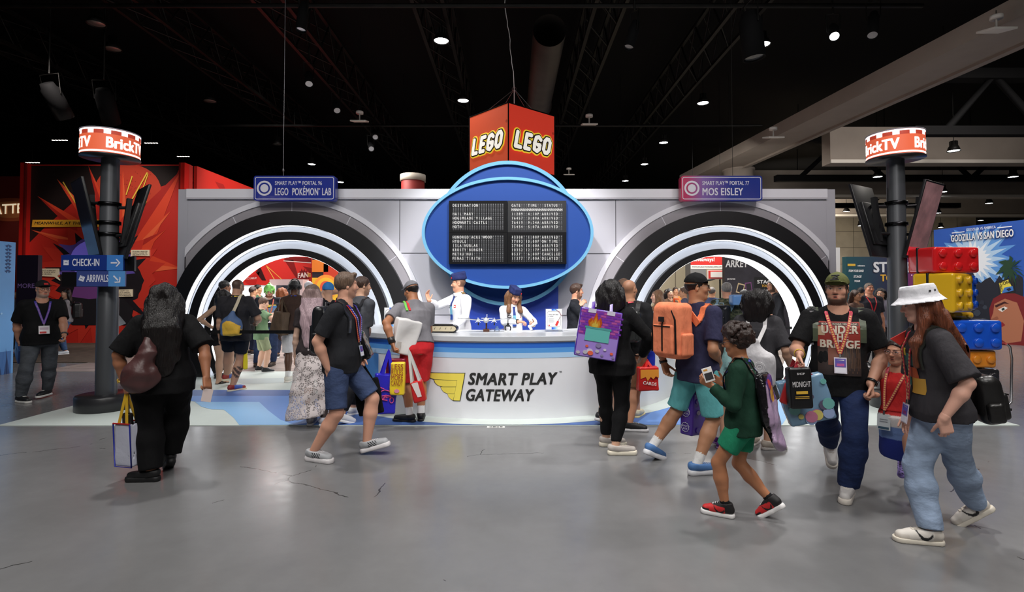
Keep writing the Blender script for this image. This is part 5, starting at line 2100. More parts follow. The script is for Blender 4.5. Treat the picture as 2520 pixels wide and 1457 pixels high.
# ------------------------------------------------------------------ things on the counter
def acrylic(px, py, lab, rz=0):
 Y = 1280 * (CAMZ - HC) / (py - 717)
 p = W(px, py, Y)
 e = empty('sign_holder', (p.x, Y, HC), lab, 'sign holder', 'acrylic holders with prize cards on the counter', rz)
 w, h = .225, .285
 ac = mat('acrylic', rgb(235, 240, 242), .05, trans=.92, spec=.5)
 mb = MB()
 mb.box((0, -.004, .02 + h / 2), (w + .02, .004, h + .03), ac)
 mb.box((0, .0, .006), (w + .02, .09, .005), ac)
 mb.build('acrylic_stand', e)
 mb = MB()
 fr = frame((0, -.0075, .03 + h / 2), (1, 0, 0), (0, 0, 1))
 mb.box((0, 0, 0), (w, .002, h), cm(240, 240, 242, 'print'), fr)
 for z0, z1 in ((-.5, -.40), (.42, .5)):
  for i, c in enumerate(((40, 90, 200), (84, 150, 228), (160, 205, 240))):
   mb.box((-.02 + i * .028, -.002, (z0 + z1) / 2 * h), (.028, .001, (z1 - z0) * h), cm(*c, 'print'), fr)
 o, i_ = rrect(w * .84, h * .78, .03), rrect(w * .81, h * .755, .027)
 dk = cm(50, 50, 54, 'print')
 for j in range(len(o)):
  j2 = (j + 1) % len(o)
  mb.poly([(o[j][0], -.0025, o[j][1]), (i_[j][0], -.0025, i_[j][1]), (i_[j2][0], -.0025, i_[j2][1]), (o[j2][0], -.0025, o[j2][1])][::-1], dk, fr)
 tt = lambda t, s, x, z, b=.02, c=dk: mb.text(t, s, c, fr @ Matrix.Translation((x, -.003, z)), 'LEFT', bold=b)
 tt('FIND, RETURN', .021, -.078, .062, .035)
 tt('& WIN!', .021, -.078, .038, .035)
 for i in range(6):
  mb.box((-.035 - .006 * (i % 2), -.0025, .012 - i * .012), (.085 - .012 * (i % 2), .001, .004), cm(150, 150, 152, 'print'), fr)
 mb.box((-.068, -.0025, -.088), (.018, .001, .018), cm(190, 40, 36, 'print'), fr)
 Mk = fr @ Matrix.Translation((.045, -.003, -.06)) @ Matrix.Rotation(R_(25), 4, 'Y')
 mb.box((0, 0, 0), (.032, .002, .07), cm(196, 44, 40, 'print'), Mk)
 mb.box((0, 0, .07), (.008, .002, .07), cm(120, 90, 90, 'print'), Mk)
 mb.tube([fr @ Vector((.02, -.006, h * .5)), fr @ Vector((.07, -.006, h * .36)), fr @ Vector((.115, -.006, h * .14))], .003, cm(150, 60, 80, 'print'), 5)
 mb.build('card', e)
 return e
acrylic(964, 808, 'acrylic card holder on the counter beside the man in the grey cap', R_(-6))
acrylic(1363, 815, 'acrylic card holder on the counter near the bearded man in black', R_(4))
def on_top(px, py):
 Y = 1280 * (CAMZ - HC) / (py - 717)
 p = W(px, py, Y)
 return Vector((p.x, Y, HC))
# model of a luggage belt
p = on_top(1082, 818)
e = empty('model_luggage_belt', p, 'toy-brick luggage belt with black rim and beige side on the counter', 'model', rz=R_(-5))
mb = MB()
belt = [(x, z) for x, z in arcpts(.20, .058, .048, R_(-90), R_(90), 10)] + [(x, z) for x, z in arcpts(-.20, .058, .048, R_(90), R_(270), 10)]
mb.prism(belt, -.075, .075, cm(34, 32, 31, 'plastic'))
mb.build('rim', e)
mb = MB()
sm_ = [(x * .965, .058 + (z - .058) * .72) for x, z in belt]
mb.prism(sm_, -.079, -.074, cm(208, 196, 166, 'plastic'))
for i in range(6):
 mb.box((-.20 + i * .075, -.0795, .062), (.006, .002, .03), cm(60, 54, 46, 'print'), rot=Matrix.Rotation(R_(25), 3, 'Y'))
mb.build('side_panel', e)
mb = MB()
mb.box((.0, 0, .112), (.36, .09, .012), cm(48, 46, 45, 'plastic'), bevel=.004)
for x in (-.18, .18):
 mb.box((x, 0, .006), (.07, .13, .012), cm(30, 30, 30, 'plastic'))
mb.build('feet_and_top_plate', e)
# propeller plane on its stand
p = on_top(1197, 816)
e = empty('model_airplane', p, 'grey twin-propeller toy-brick plane on a brown stand on the counter', 'model')
gp_ = cm(196, 200, 206, 'plastic')
dkp = cm(52, 54, 58, 'plastic')
mb = MB()
mb.box((0, 0, .02), (.085, .085, .04), cm(92, 58, 44, 'plastic'), bevel=.006)
mb.tube([(0, 0, .04), (0, 0, .13)], .012, cm(84, 52, 40, 'plastic'), 8)
mb.build('stand', e)
S = SDF(.004)
S.cone((0, -.12, .165), (0, .20, .17), .036, .016, .02)
S.cone((0, -.15, .16), (0, -.06, .168), .018, .036, .02)
mb_v = S.mesh()
mesh_obj('fuselage', [mb_v], gp_, e)
mb = MB()
for q in (-1, 1):
 mb.add([(q * .03, -.06, .15), (q * .03, .04, .15), (q * .40, .02, .185), (q * .40, -.03, .185), (q * .03, -.06, .162), (q * .03, .04, .162), (q * .40, .02, .191), (q * .40, -.03, .191)],
  [(0, 1, 2, 3), (7, 6, 5, 4), (0, 3, 7, 4), (1, 5, 6, 2), (3, 2, 6, 7), (0, 4, 5, 1)], gp_)
 mb.add([(q * .12, -.035, .1755), (q * .12, .03, .1755), (q * .40, .018, .1935), (q * .40, -.028, .1935), ], [(0, 3, 2, 1) if q > 0 else (0, 1, 2, 3)], dkp)
mb.build('wing', e)
for q in (-1, 1):
 mb = MB()
 mb.tube([(q * .11, -.10, .158), (q * .11, .03, .162)], [.022, .02], gp_, 12)
 o = mb.build('engine', e)
 mb = MB()
 for i in range(3):
  a = R_(90 + 120 * i)
  mb.tube([(q * .11, -.108, .158), (q * .11 + .045 * math.cos(a), -.108, .158 + .045 * math.sin(a))], [.006, .004], cm(226, 228, 230, 'plastic'), 6)
 mb.build('propeller', o)
 mb = MB()
 mb.tube([(q * .11, -.03, .145), (q * .11, -.03, .115)], .005, dkp, 6)
 mb.lathe([(.0, -.008), (.018, -.008), (.018, .008), (0, .008)], cm(24, 24, 26, 'plastic'), 12, Matrix.Translation((q * .11, -.03, .108)) @ Matrix.Rotation(R_(90), 4, 'Y'))
 mb.build('wheel', e)
mb = MB()
mb.box((0, .19, .205), (.008, .05, .06), gp_)
mb.box((0, .19, .178), (.16, .045, .008), gp_)
mb.build('tail', e)
mb = MB()
mb.box((0, -.115, .195), (.05, .02, .018), cm(30, 34, 40, 'gloss'), bevel=.004)
mb.build('cockpit_window', e)
for px, lab, kind in ((1223, 'tiny blue and grey brick flyer beside the model plane', 0), (1250, 'small dark brick walker model right of the model plane', 1)):
 p = on_top(px, 815)
 e = empty('brick_model', p, lab, 'model')
 mb = MB()
 if kind == 0:
  mb.box((0, 0, .03), (.05, .08, .03), cm(110, 140, 190, 'plastic'), bevel=.008)
  mb.lathe([(0, .03), (.015, .027), (.02, .015), (.02, 0)], cm(120, 160, 220, 'gloss'), 12, Matrix.Translation((0, -.01, .045)))
  mb.build('hull', e)
  for q in (-1, 1):
   mb = MB()
   mb.box((q * .055, .0, .03), (.05, .04, .006), cm(170, 174, 180, 'plastic'))
   mb.tube([(q * .082, -.03, .03), (q * .082, .03, .03)], .006, cm(206, 140, 60, 'plastic'), 6)
   mb.build('wing', e)
   mb = MB()
   mb.box((q * .03, 0, .007), (.012, .07, .014), cm(80, 84, 90, 'plastic'))
   mb.build('skid', e)
 else:
  mb.box((0, 0, .09), (.035, .04, .05), cm(60, 62, 66, 'plastic'), bevel=.006)
  mb.tube([(0, 0, .11), (0, 0, .17)], .006, cm(36, 36, 40, 'plastic'), 6)
  mb.box((0, 0, .172), (.06, .02, .012), cm(36, 36, 40, 'plastic'))
  mb.build('body', e)
  for q in (-1, 1):
   mb = MB()
   mb.tube([(q * .02, 0, .085), (q * .04, -.01, .05), (q * .032, .0, .012)], .009, cm(44, 46, 50, 'plastic'), 6)
   mb.box((q * .032, -.005, .006), (.03, .05, .012), cm(200, 200, 200, 'plastic'))
   mb.build('leg', e)
# ------------------------------------------------------------------ totems
def bend(mb, body, size, m, r, a0, z, bold=.02, wid=.53):
 vs, fs = glyphs(body, 'CENTER', bold, 0, 1.0, .12)
 sx = wid / (size * (max(v[0] for v in vs) - min(v[0] for v in vs)))
 mb.add([(r * math.sin(a0 + v[0] * size * sx / r), -r * math.cos(a0 + v[0] * size * sx / r), z + v[1] * size) for v in vs], fs, m)
def totem(px, Y, lab, words, screens, signs, zt_, zb_):
 x = WX(px, Y)
 e = empty('totem', (x, Y, 0), lab, 'totem', 'black pole totems with round lit drums')
 pm = mat('totem_black', (.02, .02, .023), .32)
 mb = MB()
 mb.lathe([(0, 0), (.33, 0), (.345, .02), (.345, .19), (.33, .21), (0, .21)], pm, 48)
 mb.build('base', e)
 mb = MB()
 mb.lathe([(.125, .2), (.125, 1.5), (.118, 1.52), (.105, zb_)], mat('totem_pole', (.085, .09, .10), .33, metal=.35), 32)
 mb.build('pole', e)
 R = .335
 h = zt_ - zb_
 mb = MB()
 mb.lathe([(0, zb_), (R + .01, zb_), (R + .01, zb_ + .018), (R, zb_ + .018)], pm, 48)
 mb.lathe([(R, zt_ - .012), (R + .008, zt_ - .012), (R + .008, zt_), (0, zt_)], cm(140, 140, 150, 'print'), 48)
 d = mb.build('drum_caps', e)
 mb = MB()
 mb.lathe([(R, zb_ + .018), (R, zt_ - .012)], mat('drum_lit', rgb(206, 92, 60), .5, emit=.55), 64)
 dr = mb.build('drum', e)
 wt = mat('drum_white', rgb(255, 252, 250), .5, emit=1.1)
 mb = MB()
 for z0, z1 in ((zb_ + .03, zb_ + .052), (zt_ - .035, zt_ - .014)):
  mb.lathe([(R + .002, z0), (R + .002, z1)], wt, 64)
 db = mat('drum_dark', rgb(170, 58, 40), .5, emit=.5)
 for i in range(11):
  a0 = 2 * math.pi * i / 11
  mb.lathe([(R + .002, zt_ - .085), (R + .002, zt_ - .034)], wt, 4, None, a0, a0 + 2 * math.pi / 11 * .40)
  mb.lathe([(R + .0015, zt_ - .085), (R + .0015, zt_ - .034)], db, 6, None, a0 + 2 * math.pi / 11 * .40, a0 + 2 * math.pi / 11)
 mb.build('checker_band', dr)
 mb = MB()
 for a, t in words:
  bend(mb, t, .20, wt, R + .003, R_(a), zb_ + .15, bold=.045)
 mb.build('lettering', dr)
 # clamps and screens
 for z in screens['clamps']:
  mb = MB()
  mb.lathe([(.118, z - .022), (.135, z - .022), (.135, z + .022), (.118, z + .022)], cm(44, 44, 46, 'metal'), 24)
  mb.build('clamp', e)
 for (dx, dy, zc_, yaw, tilt, on) in screens['tv']:
  M = Matrix.Translation((dx, dy, zc_)) @ Matrix.Rotation(R_(yaw), 4, 'Z') @ Matrix.Rotation(R_(tilt), 4, 'X')
  mb = MB()
  mb.box((0, 0, 0), (.62, .035, 1.05), cm(24, 24, 27, 'plastic'), M, bevel=.006)
  mb.box((0, .03, -.05), (.40, .035, .62), cm(20, 20, 22, 'plastic'), M, bevel=.01)
  tv = mb.build('screen_housing', e)
  mb = MB()
  fr = M @ frame((0, -.0185, 0), (1, 0, 0), (0, 0, 1))
  if on:
   mb.box((0, 0, .06), (.58, .002, .88), mat('tv_picture', rgb(120, 90, 92), .2, emit=.35, var=.7, vscale=4), fr)
   mb.box((0, -.001, -.43), (.58, .002, .12), mat('tv_red', rgb(190, 50, 60), .2, emit=.5), fr)
   mb.text('BRICK TV LIVE', .04, wt, fr @ Matrix.Translation((-.02, -.004, -.43)), bold=.02) if False else None
  else:
   mb.box((0, 0, 0), (.59, .002, 1.01), mat('tv_dark', rgb(46, 46, 58), .12), fr)
  mb.build('screen', tv)
  mb = MB()
  c = M @ Vector((0, .05, 0))
  for zz in (-.2, .2):
   q = M @ Vector((0, .05, zz))
   mb.tube([q, Vector((0, 0, q.z))], .022, cm(26, 26, 28, 'plastic'), 8)
  q = M @ Vector((0, .075, 0))
  mb.box(tuple(q), (.07, .06, .62), cm(26, 26, 28, 'plastic'), rot=(Matrix.Rotation(R_(yaw), 3, 'Z') @ Matrix.Rotation(R_(tilt * .4), 3, 'X')))
  mb.build('wall_mount', e)
 for (xa, xb, z, hh_, c1, c2, tx, arrow, yy, icon, bx0, bx1) in signs:
  mb = MB()
  mb.box(((bx0 + bx1) / 2, yy + .05, z - .01), (bx1 - bx0, .035, hh_ * .95), cm(16, 16, 19, 'plastic'))
  o = mb.build('sign_back', e)
  fr = frame(((xa + xb) / 2, yy, z), (1, 0, 0), (0, 0, 1))
  w = xb - xa
  mb = MB()
  mb.box((0, .012, 0), (w, .024, hh_), cm(*c1, 'plastic'), fr)
  mb.box((w / 2 - hh_ * .53, -.001, 0), (hh_ * 1.06, .004, hh_), cm(*c2, 'plastic'), fr)
  o = mb.build('direction_sign', e)
  mb = MB()
  wt2 = cm(226, 228, 240, 'print')
  mb.text(tx, .135, wt2, fr @ Matrix.Translation((-w / 2 + (.15 if arrow == 0 else .13), -.002, 0)), 'LEFT', bold=.022, fit=.36 if arrow == 0 else .29)
  Ma = fr @ Matrix.Translation((w / 2 - hh_ * .53, -.006, 0)) @ Matrix.Rotation(R_(arrow), 4, 'Y')
  mb.box((-.012, 0, 0), (.085, .002, .018), wt2, Ma)
  mb.poly([(.008, 0, .05), (.028, 0, .05), (.072, 0, 0), (.05, 0, 0)][::-1], wt2, Ma)
  mb.poly([(.05, 0, 0), (.072, 0, 0), (.028, 0, -.05), (.008, 0, -.05)][::-1], wt2, Ma)
  Mi = fr @ Matrix.Translation((-w / 2 + .07, -.003, 0)) @ Matrix.Rotation(R_(icon), 4, 'Y') @ Matrix.Scale(.62, 4)
  for i in range(4):
   mb.box((-.045 + .03 * i, 0, .05), (.02, .002, .022), wt2, Mi)
  mb.box((0, 0, -.005), (.11, .002, .09), wt2, Mi)
  mb.box((0, -.001, .0), (.06, .002, .012), cm(*c1, 'plastic'), Mi)
  mb.build('lettering', o)
 return e
Yt = 7.12
tz, tb = WZ(329, Yt), WZ(392, Yt)
X_ = lambda px: WX(px, Yt) - WX(264, Yt)
totem(266, Yt, 'black pole totem with CHECK-IN and ARRIVALS boards and lit drum', ((73, 'BrickTV'), (-47, 'BrickTV'), (193, 'BrickTV')),
 {'clamps': (WZ(503, Yt), WZ(549, Yt), WZ(577, Yt)), 'tv': ((-.30, -.02, WZ(537, Yt), -40, 12, 0), (.31, .02, WZ(548, Yt), 137, 14, 0))},
 [(X_(181), X_(330), WZ(649, Yt), .205, (28, 54, 132), (66, 128, 205), 'CHECK-IN', 0, -.22, 0, X_(200), X_(352)),
 (X_(222), X_(337), WZ(687, Yt), .205, (60, 76, 140), (88, 150, 214), 'ARRIVALS', 45, -.24, 20, X_(182), X_(300))], tz, tb)
Yt2 = 7.18
totem(2209, Yt2, 'black pole totem with slanted screens and lit drum by the brick suitcases', ((-74, 'BrickTV'), (46, 'BrickTV'), (166, 'BrickTV')),
 {'clamps': (WZ(500, Yt2), WZ(552, Yt2)), 'tv': ((-.31, .06, WZ(543, Yt2), -148, 14, 0), (.30, -.10, WZ(545, Yt2), 33, 14, 1))}, [], WZ(331, Yt2), WZ(394, Yt2))
# ------------------------------------------------------------------ queue barrier at the portals
def barrier(x0, x1, Y, zb_, posts, lab):
 e = empty('queue_barrier', ((x0 + x1) / 2, Y, 0), lab, 'barrier', 'black belt barriers before the portals')
 m = cm(18, 18, 20, 'plastic')
 ox = (x0 + x1) / 2
 mb = MB()
 mb.box((0, 0, zb_), (x1 - x0, .008, .05), cm(14, 14, 15, 'cloth'))
 mb.build('belt', e)
 for x in posts:
  mb = MB()
  mb.lathe([(0, 0), (.17, 0), (.17, .015), (.05, .035), (0, .035)], m, 28, Matrix.Translation((x - ox, 0, 0)))
  b = mb.build('base', e)
  mb = MB()
  mb.lathe([(.032, .03), (.032, zb_ + .04), (.04, zb_ + .04), (.04, zb_ + .06), (0, zb_ + .06)], m, 20, Matrix.Translation((x - ox, 0, 0)))
  mb.build('post', e)
 return e
Yq = 8.15
zq = WZ(817, Yq)
barrier(WX(488, Yq), WX(742, Yq), Yq, zq, (WX(742, Yq),), 'black belt barrier across the first portal behind the people queueing')
Yq2 = 10.0
barrier(WX(1775, Yq2), WX(1948, Yq2), Yq2, WZ(807, Yq2), (WX(1775, Yq2),), 'black belt barrier across the second portal')
# ================================================================== BACKDROPS AROUND THE STAND
def panel_fr(px, py, Y):
 p = W(px, py, Y)
 return frame(p, (1, 0, 0), (0, 0, 1))
def flatpoly(mb, pts, Y, m, lift):
 """a printed shape on an upright wall facing the aisle; pts as seen in the photograph"""
 mb.poly([(lambda p: (p.x, Y - lift, p.z))(W(px, py, Y)) for px, py in pts], m)
def burst(cx, cy, r0, r1, n, seed, sq=1.0, a0=0):
 rg = random.Random(seed)
 pts = []
 for i in range(n):
  a = a0 + 2 * math.pi * i / n
  for (rr, da) in ((r1 * rg.uniform(.75, 1.15), 0), (r0 * rg.uniform(.92, 1.08), math.pi / n)):
   pts.append((cx + rr * math.cos(a + da), cy + rr * math.sin(a + da) * sq))
 return pts
def fan(mb, pts, c, Y, m, lift):
 """star shape as a fan of triangles round its centre"""
 q = [(lambda p: (p.x, Y - lift, p.z))(W(px, py, Y)) for px, py in [c] + list(pts)]
 n = len(pts)
 mb.add(q, [(0, 1 + i, 1 + (i + 1) % n) for i in range(n)], m)
# ---- red comic wall, left
YR = 16.2
xa, xb, zt_ = WX(63, YR), WX(461, YR), WZ(405, YR)
e = empty('comic_wall', ((xa + xb) / 2, YR, 0), 'tall red comic-burst wall behind the first totem', 'display wall')
off = Vector((-(xa + xb) / 2, -YR, 0))
T = Matrix.Translation(off)
rd = mat('wall_red', rgb(186, 38, 28), .55)
mb = MB()
mb.box((0, .1, zt_ / 2), (xb - xa, .2, zt_), rd)
mb.build('panel', e)
def printed(name, parent, fn):
 mb = MB()
 fn(mb)
 mb.v = [tuple(T @ Vector(v)) for v in mb.v]
 return mb.build(name, parent)
dk = cm(26, 14, 14, 'print')
og = cm(214, 66, 38, 'print')
og2 = cm(228, 96, 56, 'print')
def _bg(mb):
 flatpoly(mb, [(70, 408), (445, 408), (425, 450), (330, 480), (200, 480), (110, 560), (70, 600)], YR, dk, .004)
 # disc of halftone light
 flatpoly(mb, [(315 + 82 * math.cos(t), 470 + 66 * math.sin(t)) for t in [2 * math.pi * i / 32 for i in range(32)]], YR, cm(190, 60, 38, 'print'), .006)
 for i in range(46):
  rg = random.Random(i)
  x, y = 315 + rg.uniform(-55, 60), 440 + rg.uniform(-18, 40)
  flatpoly(mb, [(x + 1.6 * math.cos(t), y + 1.6 * math.sin(t)) for t in [2 * math.pi * i2 / 6 for i2 in range(6)]], YR, cm(160, 44, 28, 'print'), .0065)
 # long spikes
 sp = [((300, 640), (218, 408), 26), ((300, 640), (140, 440), 30), ((300, 640), (92, 482), 34), ((300, 640), (303, 420), 22), ((300, 640), (447, 418), 60), ((300, 640), (420, 520), 26),
  ((300, 640), (408, 566), 26), ((300, 640), (78, 566), 26), ((300, 640), (70, 660), 30), ((300, 640), (447, 660), 40)]
 for i, (c, t, w) in enumerate(sp):
  dx, dy = t[0] - c[0], t[1] - c[1]
  L = math.hypot(dx, dy)
  nx, ny = -dy / L * w, dx / L * w
  flatpoly(mb, [(c[0] + nx, c[1] + ny), t, c], YR, (og, og2)[i % 2], .008 + .0002 * i)
  flatpoly(mb, [c, t, (c[0] - nx, c[1] - ny)], YR, (cm(170, 34, 26, 'print'), og)[i % 2], .008 + .0002 * i)
printed('burst_print', e, _bg)
def _mid(mb):
 fan(mb, burst(250, 690, 118, 158, 26, 3, 1.08), (250, 690), YR, cm(196, 48, 34, 'print'), .012)
 fan(mb, burst(248, 690, 96, 128, 30, 8, 1.08), (248, 690), YR, cm(22, 16, 24, 'print'), .014)
 fan(mb, burst(240, 650, 78, 96, 24, 12, .9), (240, 650), YR, cm(96, 78, 168, 'print'), .016)
printed('jagged_print', e, _mid)
glw = mat('window_glow', rgb(104, 92, 190), .5, emit=.25)  # printed purple disc with emission added
def _scene(mb):
 flatpoly(mb, [(236 + 62 * math.cos(t), 640 + 50 * math.sin(t)) for t in [2 * math.pi * i / 28 for i in range(28)]], YR, glw, .018)
 flatpoly(mb, [(196, 700), (206, 640), (226, 632), (238, 650), (252, 628), (276, 650), (290, 700)], YR, cm(60, 44, 92, 'print'), .020)
 flatpoly(mb, [(176, 736), (188, 694), (214, 672), (244, 700), (262, 690), (292, 736)], YR, cm(112, 62, 128, 'print'), .022)
 flatpoly(mb, [(130, 770), (160, 728), (220, 736), (300, 730), (330, 760), (320, 800), (180, 800)], YR, cm(26, 24, 30, 'print'), .024)
 for x0, y0, x1, y1, w in ((157, 448, 188, 500, 1.4), (327, 434, 312, 480, 1.5), (364, 425, 318, 506, 1.6), (366, 428, 352, 468, 1.2), (362, 496, 348, 522, 1.2), (205, 456, 206, 470, 1.2)):
  dx, dy = x1 - x0, y1 - y0
  L = math.hypot(dx, dy)
  nx, ny = -dy / L * w, dx / L * w
  flatpoly(mb, [(x0 + nx, y0 + ny), (x1 + nx, y1 + ny), (x1 - nx, y1 - ny), (x0 - nx, y0 - ny)], YR, cm(232, 190, 70, 'print'), .03)
printed('scene_print', e, _scene)
def cap_board(name, pts, txts, m, ink, lift=.06, h=None):
 def f(mb):
  q = [W(px, py, YR - lift) for px, py in pts]
  vs = [(p.x, YR - lift, p.z) for p in q] + [(p.x, YR - .002, p.z) for p in q]
  n = len(q)
  mb.add(vs, [tuple(range(n)), tuple(range(2 * n - 1, n - 1, -1))] + [(i, i + n, (i + 1) % n + n, (i + 1) % n) for i in range(n)], m)
  for t, px, py, wpx, hp in txts:
   p = W(px, py, YR - lift)
   kk = (YR - lift) / FPX
   mb.text(t, hp * kk * 1.35, ink, frame((p.x, YR - lift - .004, p.z), (1, 0, .0), (0, 0, 1)), 'LEFT', bold=.02, shear=.2, fit=wpx * kk)
 return printed(name, e, f)
cream, inkm = cm(240, 226, 196, 'print'), cm(34, 26, 24, 'print')
cap_board('caption_board', [(80, 541), (246, 541), (248, 558), (78, 559)], [('MEANWHILE, AT THE MATTEL', 85, 549.5, 162, 7.5)], cm(236, 170, 50, 'print'), inkm)
cap_board('speech_bubble', [(91, 661), (143, 661), (144, 676), (139, 680), (146, 690), (133, 681), (91, 679)],
  [("I'VE GOT A SERIOUS", 95, 666, 42, 3.2), ('BONE TO PICK WITH', 95, 670.5, 41, 3.2), ('THESE CROWDS...', 95, 675, 34, 3.2)], cream, inkm)
cap_board('speech_bubble', [(322, 615), (367, 615), (367, 630), (326, 629), (318, 636), (322, 628)],
  [("I'M A REAL MONSTER", 326, 619, 37, 3.0), ('WHEN IT COMES TO', 326, 623, 36, 3.0), ('THE LINES IN HALL H', 326, 627, 37, 3.0)], cream, inkm)
cap_board('speech_bubble', [(279, 713), (325, 712), (325, 730), (279, 731)],
  [('JUST HAPPY TO', 283, 716, 34, 3.0), ('TAKE A LIL BREAK', 282, 720, 38, 3.0), ('FROM BEING A DOCTOR!', 281, 724, 41, 3.0), ('ASTRONAUT! PRESIDENT!', 281, 728, 42, 3.0)], cream, inkm)
mb = MB()
for px in (65, 455):
 mb.box((WX(px, YR) + off.x, -.06, zt_ / 2), (.14, .32, zt_ + .02), mat('post_red', rgb(200, 34, 28), .35))
 mb.box((WX(px, YR) + off.x - (.075 if px > 300 else -.075), -.2, zt_ / 2), (.05, .06, zt_ + .02), cm(120, 20, 18, 'plastic'))
mb.build('posts', e)
# red side wall running back from the post, seen above the white wall
mb = MB()
xs0 = WX(463, YR)
mb.box((xs0 + .05, YR + 6.2, zt_ / 2), (.1, 12.0, zt_), mat('wall_red', rgb(206, 44, 36), .55))
for (y0_, y1_, z0_, z1_) in ((1.2, 3.0, 5.3, 4.0), (3.2, 4.3, 4.9, 4.1)):
 mb.add([(xs0 + .104, YR + y0_, z0_), (xs0 + .104, YR + y0_ + .5, z0_), (xs0 + .104, YR + y1_, z1_)], [(0, 1, 2)], cm(150, 26, 22, 'print'))
tag(mb.build('display_wall'), 'red side wall running back behind the white wall, its sloping top in view', 'display wall')
# dark red wall with the glowing word
YM = 18.5
mb = MB()
x_0, x_1, zz1 = -21.0, WX(64, YM), WZ(434, YM)
e2 = empty('display_wall', ((x_0 + x_1) / 2, YM, 0), 'dark red wall with a glowing word at the far left', 'display wall')
mb.box((0, .1, zz1 / 2), (x_1 - x_0, .2, zz1), cm(96, 18, 16, 'print'))
mb.build('panel', e2)
mb = MB()
p = W(26, 516, YM)
fr = frame((p.x - e2.location.x, -.008, p.z), (1, 0, 0), (0, 0, 1))
mb.prism([(1.0 * math.cos(2 * math.pi * i / 40), .42 * math.sin(2 * math.pi * i / 40)) for i in range(40)], 0, .006, cm(150, 70, 40, 'print'), fr)
mb.prism([(.8 * math.cos(2 * math.pi * i / 40), .3 * math.sin(2 * math.pi * i / 40)) for i in range(40)], -.002, .006, cm(176, 106, 62, 'print'), fr)
mb.build('round_badge', e2)
mb = MB()
mb.text('MATTEL', .50, mat('word_lit', rgb(236, 222, 190), .5, emit=.5), frame((p.x - e2.location.x - .12, -.03, p.z), (1, 0, .06), (0, 0, 1)), bold=.02, sx=.85)
mb.build('lettering', e2)
# blue printed wall at the left edge
YE = 10.25
xw = WX(36, YE)
ztb = WZ(597, YE)
e3 = empty('printed_wall', (xw, 8.6, 0), 'pale blue printed wall with plant silhouettes at the left edge', 'display wall')
bl = mat('mist_blue', rgb(96, 150, 206), .5, var=.18, vscale=.8)
mb = MB()
mb.box((-.06, 0, ztb / 2), (.12, (YE - 8.6) * 2, ztb), bl)
mb.build('panel', e3)
mb = MB()
nv, nv2 = cm(34, 62, 110, 'print'), cm(58, 104, 164, 'print')
fr = frame((.004, 0, 0), (0, 1, 0), (0, 0, 1))
rg = random.Random(3)
mb.box((0, .0, .22), (3.2, .003, .44), nv2, fr)
for i in range(60):
 x = -1.6 + 3.2 * i / 60
 hgt = rg.uniform(.3, .62)
 mb.poly([(x - .03, -.003, .0), (x + .03, -.003, 0), (x + rg.uniform(-.06, .06), -.003, hgt)], nv if i % 3 else nv2, fr)
for i in range(9):
 x = -1.5 + 3.0 * i / 8
 ln = rg.uniform(.35, .75)
 for k in range(int(ln / .07)):
  z = ztb - .05 - k * .07
  for q in (-1, 1):
   mb.poly([(x, -.003, z), (x + q * .065, -.003, z - .03), (x + q * .02, -.003, z - .065)][::q], nv, fr)
for i in range(16):
 x = rg.uniform(-1.5, 1.5)
 z = rg.uniform(1.0, 1.7)
 mb.prism([(x + .02 * math.cos(t), z + .02 * math.sin(t)) for t in [i2 * math.pi / 4 for i2 in range(8)]], -.004, .0, cm(150, 196, 232, 'print'), fr)
mb.build('plant_print', e3)
mb = MB()
mb.box((.006, YE - 8.6 - .16, WZ(540, YE)), (.01, .2, .12), cm(90, 190, 170, 'print')) if False else None
# dark violet booth behind the man in the cap
Yv = 13.2
mb = MB()
x_0, x_1 = WX(40, Yv), WX(92, Yv)
ex = empty('dark_booth', ((x_0 + x_1) / 2, Yv, 0), 'dark violet booth wall between the blue wall and the comic wall', 'display wall')
mb.box((0, .06, WZ(628, Yv) / 2), (x_1 - x_0, .12, WZ(628, Yv)), cm(30, 22, 44, 'print'))
mb.build('panel', ex)
mb = MB()
p = W(38, 704, Yv)
mb.text('MORE...', .16, cm(150, 120, 190, 'print'), frame((p.x - ex.location.x + .05, -.005, p.z), (1, 0, 0), (0, 0, 1)), 'LEFT', bold=.02)
mb.build('lettering', ex)
# lectern tablet on a stand beside the totem
Yk = 7.6
p = W(284, 790, Yk)
e4 = empty('tablet_stand', (p.x, Yk, 0), 'black stand with a slanted tablet next to the totem pole', 'tablet stand')
mb = MB()
mb.box((-.05, 0, .02), (.25, .25, .03), black)
mb.tube([(-.05, 0, .02), (-.05, 0, p.z - .05)], .02, black, 10)
mb.build('post', e4)
mb = MB()
mb.box((0, 0, p.z - .02), (.20, .02, .15), cm(180, 182, 186, 'plastic'), rot=Matrix.Rotation(R_(-40), 3, 'Y') @ Matrix.Rotation(R_(55), 3, 'Z'), bevel=.005)
mb.build('tablet', e4)
